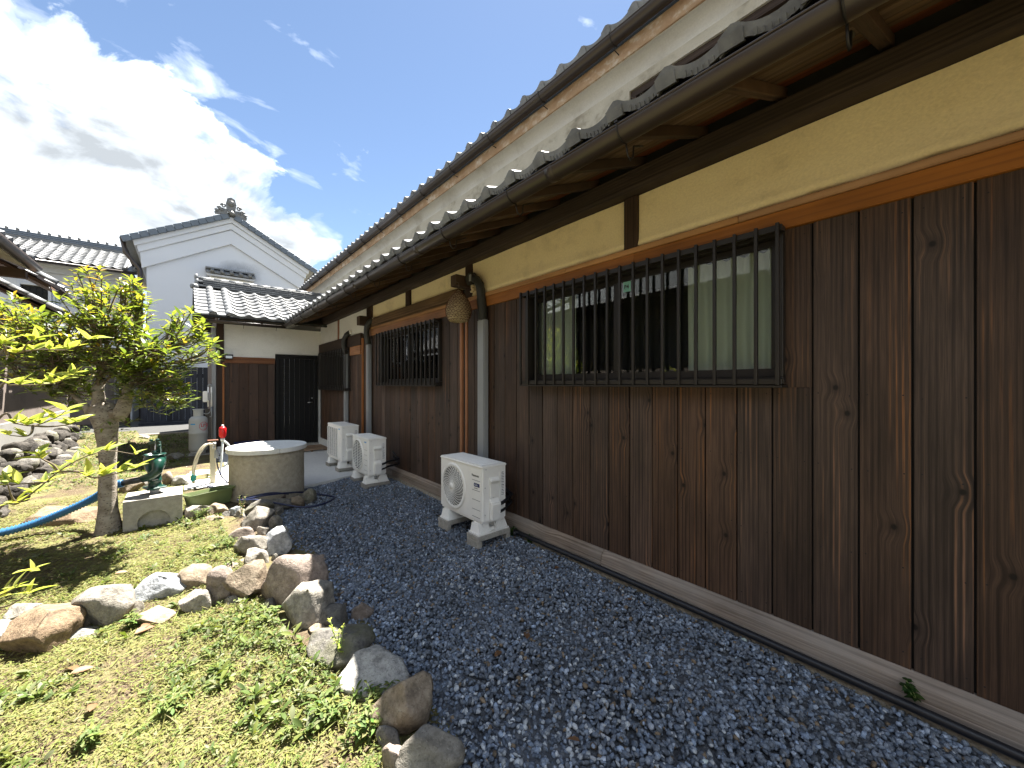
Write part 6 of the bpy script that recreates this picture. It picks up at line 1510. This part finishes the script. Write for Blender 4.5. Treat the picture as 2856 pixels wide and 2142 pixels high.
for bx, by, rx, ry, dd, ns in blobs:
    h = min(hub, key=lambda q: (q - tp_(bx, by + 120)).length)
    cdep = rl.uniform(-.1, .1)
    pts_ = []
    for k in range(ns):
        while True:
            a, b, c = rl.uniform(-1, 1), rl.uniform(-1, 1), rl.uniform(-1, 1)
            if a * a + b * b + c * c < 1: break
        pts_.append(tp_(bx + a * rx, by + b * ry, c * dd + cdep))
    nsub = max(1, ns // 9)
    for s_ in range(nsub):
        grp = pts_[s_::nsub]; cen = sum(grp, Vector()) / len(grp); base = cen.lerp(h, 0.35)
        br.tube(spline([h, h.lerp(base, .5) + Vector((rl.uniform(-.06, .06), rl.uniform(-.06, .06), rl.uniform(-.02, .06))), base], 4), [.017] * 5 + [.012] * 4 if False else .011, 6)
        for p in grp:
            mid = base.lerp(p, .5) + Vector((rl.uniform(-.05, .05), rl.uniform(-.05, .05), -0.03))
            br.tube(spline([base, mid, p], 3), .0052, 5, cap=False)
            dr_ = (p - mid).normalized() * .6 + Vector((0, 0, .75)) + Vector((rl.uniform(-.35, .35), rl.uniform(-.35, .35), 0)); shoots.append((p, dr_.normalized()))
br.build('branches', M['twig'], tree, recalc=False)['kind'] = 'stuff'
specs = []
for p, d in shoots:
    top = min(1.0, max(0.0, (p.z - 1.55) / 1.0)); outer = rl.random()
    n_l = rl.randint(7, 10); a0 = rl.uniform(0, 6.28)
    young = rl.random() < (0.12 + .5 * top)
    for k in range(n_l):
        a = a0 + k * 2.4; lv = k / n_l
        sd_ = Vector((math.cos(a), math.sin(a), 0)); el = 0.75 - 0.95 * lv + rl.uniform(-.2, .2)
        dv = (sd_ * math.cos(el) + Vector((0, 0, 1)) * math.sin(el)); dv = (dv + d * .25).normalized()
        pos = p - d * (0.065 * lv) + sd_ * .004
        L_ = rl.choice((.05, .075, .09, .105, .12)) * rl.uniform(.8, 1.15) * (0.7 + .3 * lv if young else 1)
        if young and lv < .6: col = rl.choice([(0.30, 0.29, 0.04), (0.36, 0.25, 0.04), (0.27, 0.30, 0.045), (0.24, 0.28, 0.045)])
        else: col = rl.choice([(0.10, 0.15, 0.03), (0.15, 0.20, 0.035), (0.065, 0.10, 0.022), (0.20, 0.245, 0.045), (0.17, 0.22, 0.04)])
        q = rl.uniform(.8, 1.2); specs.append((pos, dv, L_, tuple(c * q for c in col)))
specs.sort(key=lambda s_: (s_[0] - Vector((0, 0, H))).length)
shp = leaf_shape(1.0, 0.31, 5, .16, .26)
LV = Leaves(shp); variants = {}
near, rest = specs[:290], specs[290:]
for pos, dv, L_, col in rest:
    LV.put(pos, dv, Vector((rl.uniform(-.3, .3), rl.uniform(-.3, .3), 1)), L_, col)
link('foliage', LV.mesh('foliage', M['leaf']), tree)['kind'] = 'stuff'
vcols = [(0.10, 0.15, .03), (0.17, .22, .04), (.25, .28, .045), (.065, .10, .022), (.33, .26, .04)]
for i, c_ in enumerate(vcols): variants[i] = np_mesh('leaf', shp[0], shp[1], M['leaf'], np.tile(np.array(c_), (len(shp[0]), 1)), True)
for pos, dv, L_, col in near:
    i = min(range(5), key=lambda k: sum((vcols[k][j] - col[j]) ** 2 for j in range(3)))
    m3 = frame(dv, Vector((rl.uniform(-.3, .3), rl.uniform(-.3, .3), 1))) * L_
    link('leaf', variants[i], tree, m=Matrix.Translation(pos) @ m3.to_4x4())
# a few leaves sprouting low on the trunk
for px, py in ((300, 1175), (330, 1170), (352, 1165), (285, 1195), (345, 1185), (372, 1172), (338, 1200)):
    p = tp_(px, py, -.16); a = rl.uniform(0, 6.28)
    for k in range(3):
        dv = Vector((math.cos(a + k * 2), math.sin(a + k * 2) * .6, rl.uniform(-.5, .4))); link('leaf', variants[k % 2], tree, m=Matrix.Translation(p) @ (frame(dv, (0, 0, 1)) * rl.uniform(.06, .09)).to_4x4())

# ------------------------------------------------------------------ variegated sapling in the foreground
sap = thing('variegated_sapling', 'variegated sapling with bright cream and lime leaves reaching over the weeds', 'sapling', (-0.98, 3.05, 0.0))
rv = random.Random(4)
def zp(x, y, d): return at_depth(x * .2712, 1000 + y * .2712, d)
def z1p(x, y, d): return at_depth(x * .3165, 500 + y * .3165, d)
stm = MB(); root = Vector((-0.98, 3.05, -0.05)); fork = root + Vector((0.05, .02, .35)); crown_ = root + Vector((.03, .05, 1.05))
stm.tube(spline([root, root + Vector((.02, 0, .2)), fork, root + Vector((.02, .04, .7)), crown_, root + Vector((.08, .1, 1.4))], 5), [.02 - .0004 * k for k in range(26)], 8, wob=.1)
twigs = [
    [fork, zp(-60, 1610, 1.95), zp(180, 1490, 1.93), zp(400, 1330, 1.9), zp(600, 1165, 1.88), zp(830, 1030, 1.88), zp(1100, 950, 1.9), zp(1390, 985, 1.92)],
    [zp(600, 1165, 1.88), zp(820, 1165, 1.86), zp(960, 1222, 1.86), zp(1230, 1175, 1.86), zp(1400, 1125, 1.86)],
    [zp(600, 1165, 1.88), zp(540, 1090, 1.86), zp(430, 1030, 1.84), zp(390, 985, 1.83)],
    [zp(500, 1265, 1.89), zp(420, 1275, 1.86), zp(200, 1290, 1.82), zp(60, 1300, 1.8)],
    [root + Vector((.03, .04, .75)), zp(-40, 650, 1.95), zp(150, 665, 1.95), zp(340, 690, 1.93), zp(560, 615, 1.92), zp(680, 540, 1.9)],
    [zp(330, 690, 1.93), zp(500, 700, 1.9), zp(700, 680, 1.9), zp(780, 650, 1.9)],
    [zp(340, 690, 1.93), zp(320, 770, 1.9), zp(250, 800, 1.87), zp(100, 790, 1.84)],
    [crown_, zp(-30, 320, 2.0), zp(120, 275, 2.0), zp(400, 270, 2.0), zp(580, 245, 1.98), zp(720, 180, 1.96), zp(760, 170, 1.95)],
    [crown_, z1p(-20, 1560, 2.0), z1p(150, 1530, 2.0), z1p(350, 1500, 2.0), z1p(600, 1500, 2.02), z1p(780, 1410, 2.02)],
    [z1p(200, 1525, 2.0), z1p(240, 1450, 1.95), z1p(300, 1420, 1.93)], [z1p(60, 1545, 2.0), z1p(40, 1480, 1.9), z1p(20, 1450, 1.85)],
    [fork, at_depth(-60, 1700, 1.9), at_depth(0, 1660, 1.85), at_depth(40, 1640, 1.83), at_depth(90, 1590, 1.8)],
    [at_depth(-60, 1700, 1.9), at_depth(20, 1690, 1.86), at_depth(80, 1655, 1.84)], [zp(180, 1490, 1.93), zp(120, 1420, 1.9), zp(60, 1230, 1.85)],
]
nodes = []
for q in twigs:
    sp = spline(q, 6); n_ = len(sp); stm.tube(sp, [max(.0016, .0058 * (1 - k / n_ * .75)) for k in range(n_)], 6)
    nodes.append((sp[-1], (sp[-1] - sp[-4]).normalized()))
    for k in range(len(sp) - 7, max(8, int(n_ * .25)), -4): nodes.append((sp[k], (sp[k + 1] - sp[k]).normalized()))
stm.build('stem', M['twig'], sap, recalc=False)
vs_ = leaf_shape(1.0, .36, 6, .24, .18, 'ovate')
vmes = []
for i in range(5):
    cv_ = []
    for j in range(7):
        t = j / 6
        edge = np.array((.52, .53, .16)) * (0.85 + .1 * (i % 3)); mid = np.array((.16, .25, .05)) if i != 4 else np.array((.42, .45, .08))
        for s_ in (1, 0, 1): cv_.append(edge if s_ else mid * (1 if .1 < t < .85 else 1.8))
    vmes.append(np_mesh('leaf', vs_[0], vs_[1], M['varleaf'], np.array(cv_), True))
for p, d in nodes:
    a0 = rv.uniform(0, 6.28); nl = rv.choice((3, 4, 4, 5))
    for k in range(nl):
        a = a0 + k * 6.28 / nl + rv.uniform(-.3, .3)
        o1 = d.orthogonal().normalized(); o2 = d.cross(o1)
        dv = d * rv.uniform(.2, .6) + o1 * math.cos(a) + o2 * math.sin(a); dv.z = abs(dv.z) * .45 + rv.uniform(.05, .55); dv.normalize()
        L_ = rv.uniform(.05, .095)
        link('leaf', vmes[rv.randrange(5)], sap, m=Matrix.Translation(p) @ (frame(dv, Vector((rv.uniform(-.5, .5), rv.uniform(-.5, .5), 1))) * L_).to_4x4())

# ------------------------------------------------------------------ weeds and litter on the garden soil
def build_weeds():
    rs = np.random.RandomState(11)
    x_edge = lambda y: np.interp(y, [1.0, 1.6, 2.0, 2.6, 3.4, 4.4, 5.4, 6.2], [0.80, 0.66, 0.60, 0.46, 0.36, 0.36, 0.30, 0.0])
    def scatter(n, y0, y1, xl):
        y = rs.uniform(y0, y1, n); x = rs.uniform(xl, 0.85, n); k = x < x_edge(y); return x[k], y[k]
    def gz(x, y): return -0.005 + 0.03 * np.array([mnoise.noise((a * 1.3, b * 1.3, 0)) for a, b in zip(x, y)])
    kinds = [('weed_litter', leaf_shape(1, .30, 2, .1, .1), 90000, 1.0, 4.4, -1.5, (.012, .030), 'flat'), ('weed_litter', leaf_shape(1, .26, 2, .1, .15), 60000, 4.0, 8.2, -2.2, (.018, .042), 'flat'),
             ('dry_stems', leaf_shape(1, .05, 3, .1, .12), 9000, 1.0, 5.0, -1.5, (.03, .11), 'flat'), ('broad_weeds', leaf_shape(1, .34, 4, .14, .3, 'spoon'), 36000, 1.0, 3.0, -1.3, (.012, .038), 'rosette'), ('broad_weeds', leaf_shape(1, .36, 3, .14, .3, 'spoon'), 22000, 2.8, 6.4, -1.8, (.016, .036), 'rosette'), ('far_weeds', leaf_shape(1, .4, 2, .1, .2), 9000, 8.0, 13.7, -1.7, (.03, .07), 'rosette')]
    for name, shp_, n, y0, y1, xl, (s0, s1), mode in kinds:
        x, y = scatter(n, y0, y1, xl) if name != 'far_weeds' else (rs.uniform(-1.7, .05, n), rs.uniform(y0, y1, n))
        if name == 'far_weeds':
            k = (y > 9.2) | (x < -.4); x, y = x[k], y[k]
        nz = np.array([mnoise.noise((a * 2.1, b * 2.1, 7)) + .5 * mnoise.noise((a * 6, b * 6, 2)) for a, b in zip(x, y)])
        # lusher towards the stones, barer in the middle and at the lower left
        lush = np.exp(-((x - np.interp(y, [1.0, 2.6, 4.4], [.60, .34, .22])) / .26) ** 2)
        prob = (np.clip(.85 + .9 * nz + .25 * lush, .35, 1) if mode == 'flat' else np.clip(.10 + 1.05 * nz + .7 * lush, 0.05, 1)) if name != 'far_weeds' else np.clip(.6 + .6 * nz, 0, 1)
        k = rs.uniform(0, 1, len(x)) < prob; x, y, nz, lush = x[k], y[k], nz[k], lush[k]; n = len(x)
        cl = np.zeros(n)
        if mode == 'rosette' and name == 'broad_weeds':      # gather the leaves into plants
            m_ = max(1, n // 11); ci = rs.randint(0, m_, n); cx, cy = x[:m_], y[:m_]; sz = rs.lognormal(0, .45, m_)
            x, y, lush, cl = cx[ci] + rs.normal(0, .006, n), cy[ci] + rs.normal(0, .006, n), lush[:m_][ci], sz[ci]
        g = gz(x, y)
        if name == 'far_weeds': g = g + np.clip((y - 7) * .03, 0, .15) * (x < -.9) + np.clip((y - 11) * .05, 0, .12)
        a = rs.uniform(0, 2 * np.pi, n); el = rs.uniform(-.1, .45, n) if mode == 'flat' else rs.uniform(.1, 1.1, n)
        d = np.stack([np.cos(a) * np.cos(el), np.sin(a) * np.cos(el), np.sin(el)], 1)
        up = np.stack([rs.uniform(-.6, .6, n), rs.uniform(-.6, .6, n), np.ones(n)], 1)
        s_ = np.cross(up, d); s_ /= np.linalg.norm(s_, axis=1)[:, None]; nn = np.cross(d, s_)
        sc_ = rs.uniform(s0, s1, n) * (np.clip(cl, .5, 2.0) if cl.any() else 1)
        v0, f0 = shp_; k_ = len(v0)
        v = (v0[None, :, 0, None] * d[:, None] + v0[None, :, 1, None] * s_[:, None] + v0[None, :, 2, None] * nn[:, None]) * sc_[:, None, None]
        lift = rs.uniform(.0, .012, n) if mode == 'flat' else rs.uniform(.0, .03, n) * (0.4 + lush)
        v += np.stack([x, y, g + lift], 1)[:, None]
        if mode == 'flat': pal = np.array([(.185, .175, .055), (.215, .205, .07), (.175, .20, .05), (.20, .235, .06), (.14, .18, .045), (.24, .22, .11), (.11, .08, .04)]); pr_ = [.22, .2, .2, .16, .1, .07, .05]
        else: pal = np.array([(.085, .13, .03), (.115, .16, .035), (.145, .175, .04), (.18, .20, .10), (.21, .225, .13), (.065, .105, .025)]); pr_ = [.2, .24, .22, .14, .1, .1]
        col = pal[rs.choice(len(pal), n, p=pr_)] * rs.uniform(.75, 1.15, (n, 1))
        o = link(name, np_mesh(name, v.reshape(-1, 3), (f0[None] + (np.arange(n) * k_)[:, None, None]).reshape(-1, 4), M['weed'], np.repeat(col, k_, 0), True))
        tag(o, {'dry_stems': 'straw coloured cut stems strewn over the garden soil', 'weed_litter': 'matted dry clippings and small leaves over the garden soil', 'broad_weeds': 'low broad leaved weeds growing thick beside the edging stones', 'far_weeds': 'weeds along the lane behind the tree'}[name], 'weeds', kind='stuff')
build_weeds()
# upright single plants
rp = random.Random(9)
def tuft(name, pos, h, n, label, cat='weed', leafL=.05, cols=((.10, .145, .035), (.15, .185, .05)), flower=None, spread=.5, kind='spoon', group=None, wid=.36):
    t = thing(name, label, cat, pos, group)
    st = MB(); lv = Leaves(leaf_shape(1, wid, 4, .15, .3, kind))
    for k in range(n):
        a = rp.uniform(0, 6.28); d = Vector((math.cos(a) * spread * rp.random(), math.sin(a) * spread * rp.random(), 1)); hh = h * rp.uniform(.55, 1)
        pts = [Vector(pos) + Vector((0, 0, -.01)), Vector(pos) + d * hh * .5 + Vector((rp.uniform(-.01, .01), rp.uniform(-.01, .01), 0)), Vector(pos) + d * hh + Vector((math.cos(a), math.sin(a), 0)) * hh * .12]
        sp = spline(pts, 4); st.tube(sp, .0022, 5)
        for q in range(1, len(sp)):
            for r in range(2):
                b = rp.uniform(0, 6.28); dv = Vector((math.cos(b), math.sin(b), rp.uniform(0, .6))); c_ = rp.choice(cols); lv.put(sp[q], dv, (rp.uniform(-.4, .4), rp.uniform(-.4, .4), 1), leafL * rp.uniform(.6, 1.1) * (1 - .35 * q / len(sp)), [z * rp.uniform(.8, 1.2) for z in c_])
        if flower:
            for r in range(3): lv.put(sp[-1], Vector((rp.uniform(-1, 1), rp.uniform(-1, 1), .6)), (0, 0, 1), .02, flower)
    st.build('stem', M['stem'], t, recalc=False)
    link('leaves_cluster', lv.mesh('leaves_cluster', M['weed']), t)['kind'] = 'stuff'
    return t
p = on_z(950, 1850, -0.01); tuft('flowering_weed', p, .26, 4, 'tall pale green flowering weed in front of the dark boulder', leafL=.035, cols=((.25, .34, .06), (.35, .42, .08)), flower=(.45, .5, .08), spread=.25)
for i, (px, py, h, lab) in enumerate(((1055, 1960, .09, 'leafy weed clump spilling over the pale granite slab'), (1020, 2060, .10, 'dense leafy weed beside the large tan boulder'), (930, 2000, .08, 'dark leaved weed below the pale granite slab'),
                                     (250, 2075, .07, 'single broad weed on the bare soil'), (480, 1990, .07, 'broad leaved weed in the middle of the trodden weeds'), (760, 1720, .07, 'young weed growing in front of the smooth grey boulder'), (370, 1745, .08, 'weed growing between the brown and grey stones'),
                                     (640, 1530, .10, 'green weed clump against the blocky grey stones'), (560, 1445, .10, 'leafy weed growing at the wedge stone'), (410, 1450, .10, 'weed growing at the foot of the pedestal'))):
    tuft('leafy_weed', on_z(px, py, -.005), h, 9, lab, leafL=.05, spread=.9)
tuft('dry_grass_stalk', on_z(676, 1440, -.01), .30, 4, 'dry straw coloured grass stalks before the well', leafL=.03, cols=((.42, .34, .16), (.5, .42, .22)), spread=.2, wid=.2)
tuft('seedling', on_z(578, 1335, .17), .10, 3, 'thin seedling standing in the olive planter', leafL=.05, spread=.3, kind='oval', wid=.25)
tuft('grass_tuft', on_z(540, 1262, .0), .25, 14, 'grass tuft at the foot of the grey gas cylinder', leafL=.09, spread=.4, kind='oval', wid=.12)
tuft('garden_shrub', on_z(232, 1240, .1), .45, 12, 'small green shrub beside the end of the rough stone wall', leafL=.08, spread=.8)
# ivy leaves at the footing by the first air conditioner, and one at the sill
for px, py, n, lab in ((1435, 1492, 14, 'dark ivy sprig growing at the footing behind the spiral fan unit'), (1478, 1510, 8, 'dark ivy sprig trailing along the concrete footing'), (1325, 1462, 9, 'dark ivy sprig under the spiral fan unit'), (2558, 1965, 4, 'single green sprout on the weathered sill beside the black pipe')):
    p = on_z(px, py, GZ + .01 if n > 4 else .03)
    if n == 4: p = Vector((2.535, p.y * (2.535 / p.x), .05))
    tuft('ivy_sprig', p, .07, max(2, n // 2), lab, 'ivy', leafL=.04, cols=((.035, .075, .02), (.05, .10, .025)), spread=1.3, kind='ovate', wid=.8)
# fallen leaves on the gravel
dl = leaf_shape(1, .42, 5, .22, .2); DL = np_mesh('fallen_leaf', dl[0], dl[1], M['deadleaf'], None, True)
for px, py, L_, a, lab in ((1381, 1832, .075, .4, 'brown curled leaf in the middle of the gravel'), (1548, 1586, .07, .2, 'dark brown leaf lying near the black pipe'), (1470, 1782, .09, .9, 'narrow straw coloured leaf on the gravel'), (1618, 2068, .06, 2.0, 'brown crumpled leaf low on the near gravel'), (965, 1418, .05, 1.0, 'pale tan leaf on the gravel near the well'), (1765, 1672, .07, 2.4, 'orange brown leaf at the gravel margin by the pipe')):
    o = link('fallen_leaf', DL, None, m=Matrix.Translation(on_z(px, py, GZ + .018)) @ Matrix.Rotation(a, 4, 'Z') @ Matrix.Rotation(.15, 4, 'X') @ Matrix.Scale(L_, 4)); tag(o, lab, 'leaf', 'fallen leaves on the gravel')
for px, py, L_, a in ((375, 1768, .11, .6), (395, 1755, .09, 1.2), (210, 1870, .10, 2.0), (195, 1880, .09, .2), (250, 1985, .08, 1.5), (320, 1600, .08, .1), (620, 1700, .06, 2)):
    o = link('fallen_leaf', DL, None, m=Matrix.Translation(on_z(px, py, .02)) @ Matrix.Rotation(a, 4, 'Z') @ Matrix.Rotation(.3, 4, 'X') @ Matrix.Scale(L_, 4)); tag(o, 'dry brown leaf lying among the garden weeds', 'leaf', 'fallen leaves in the garden')
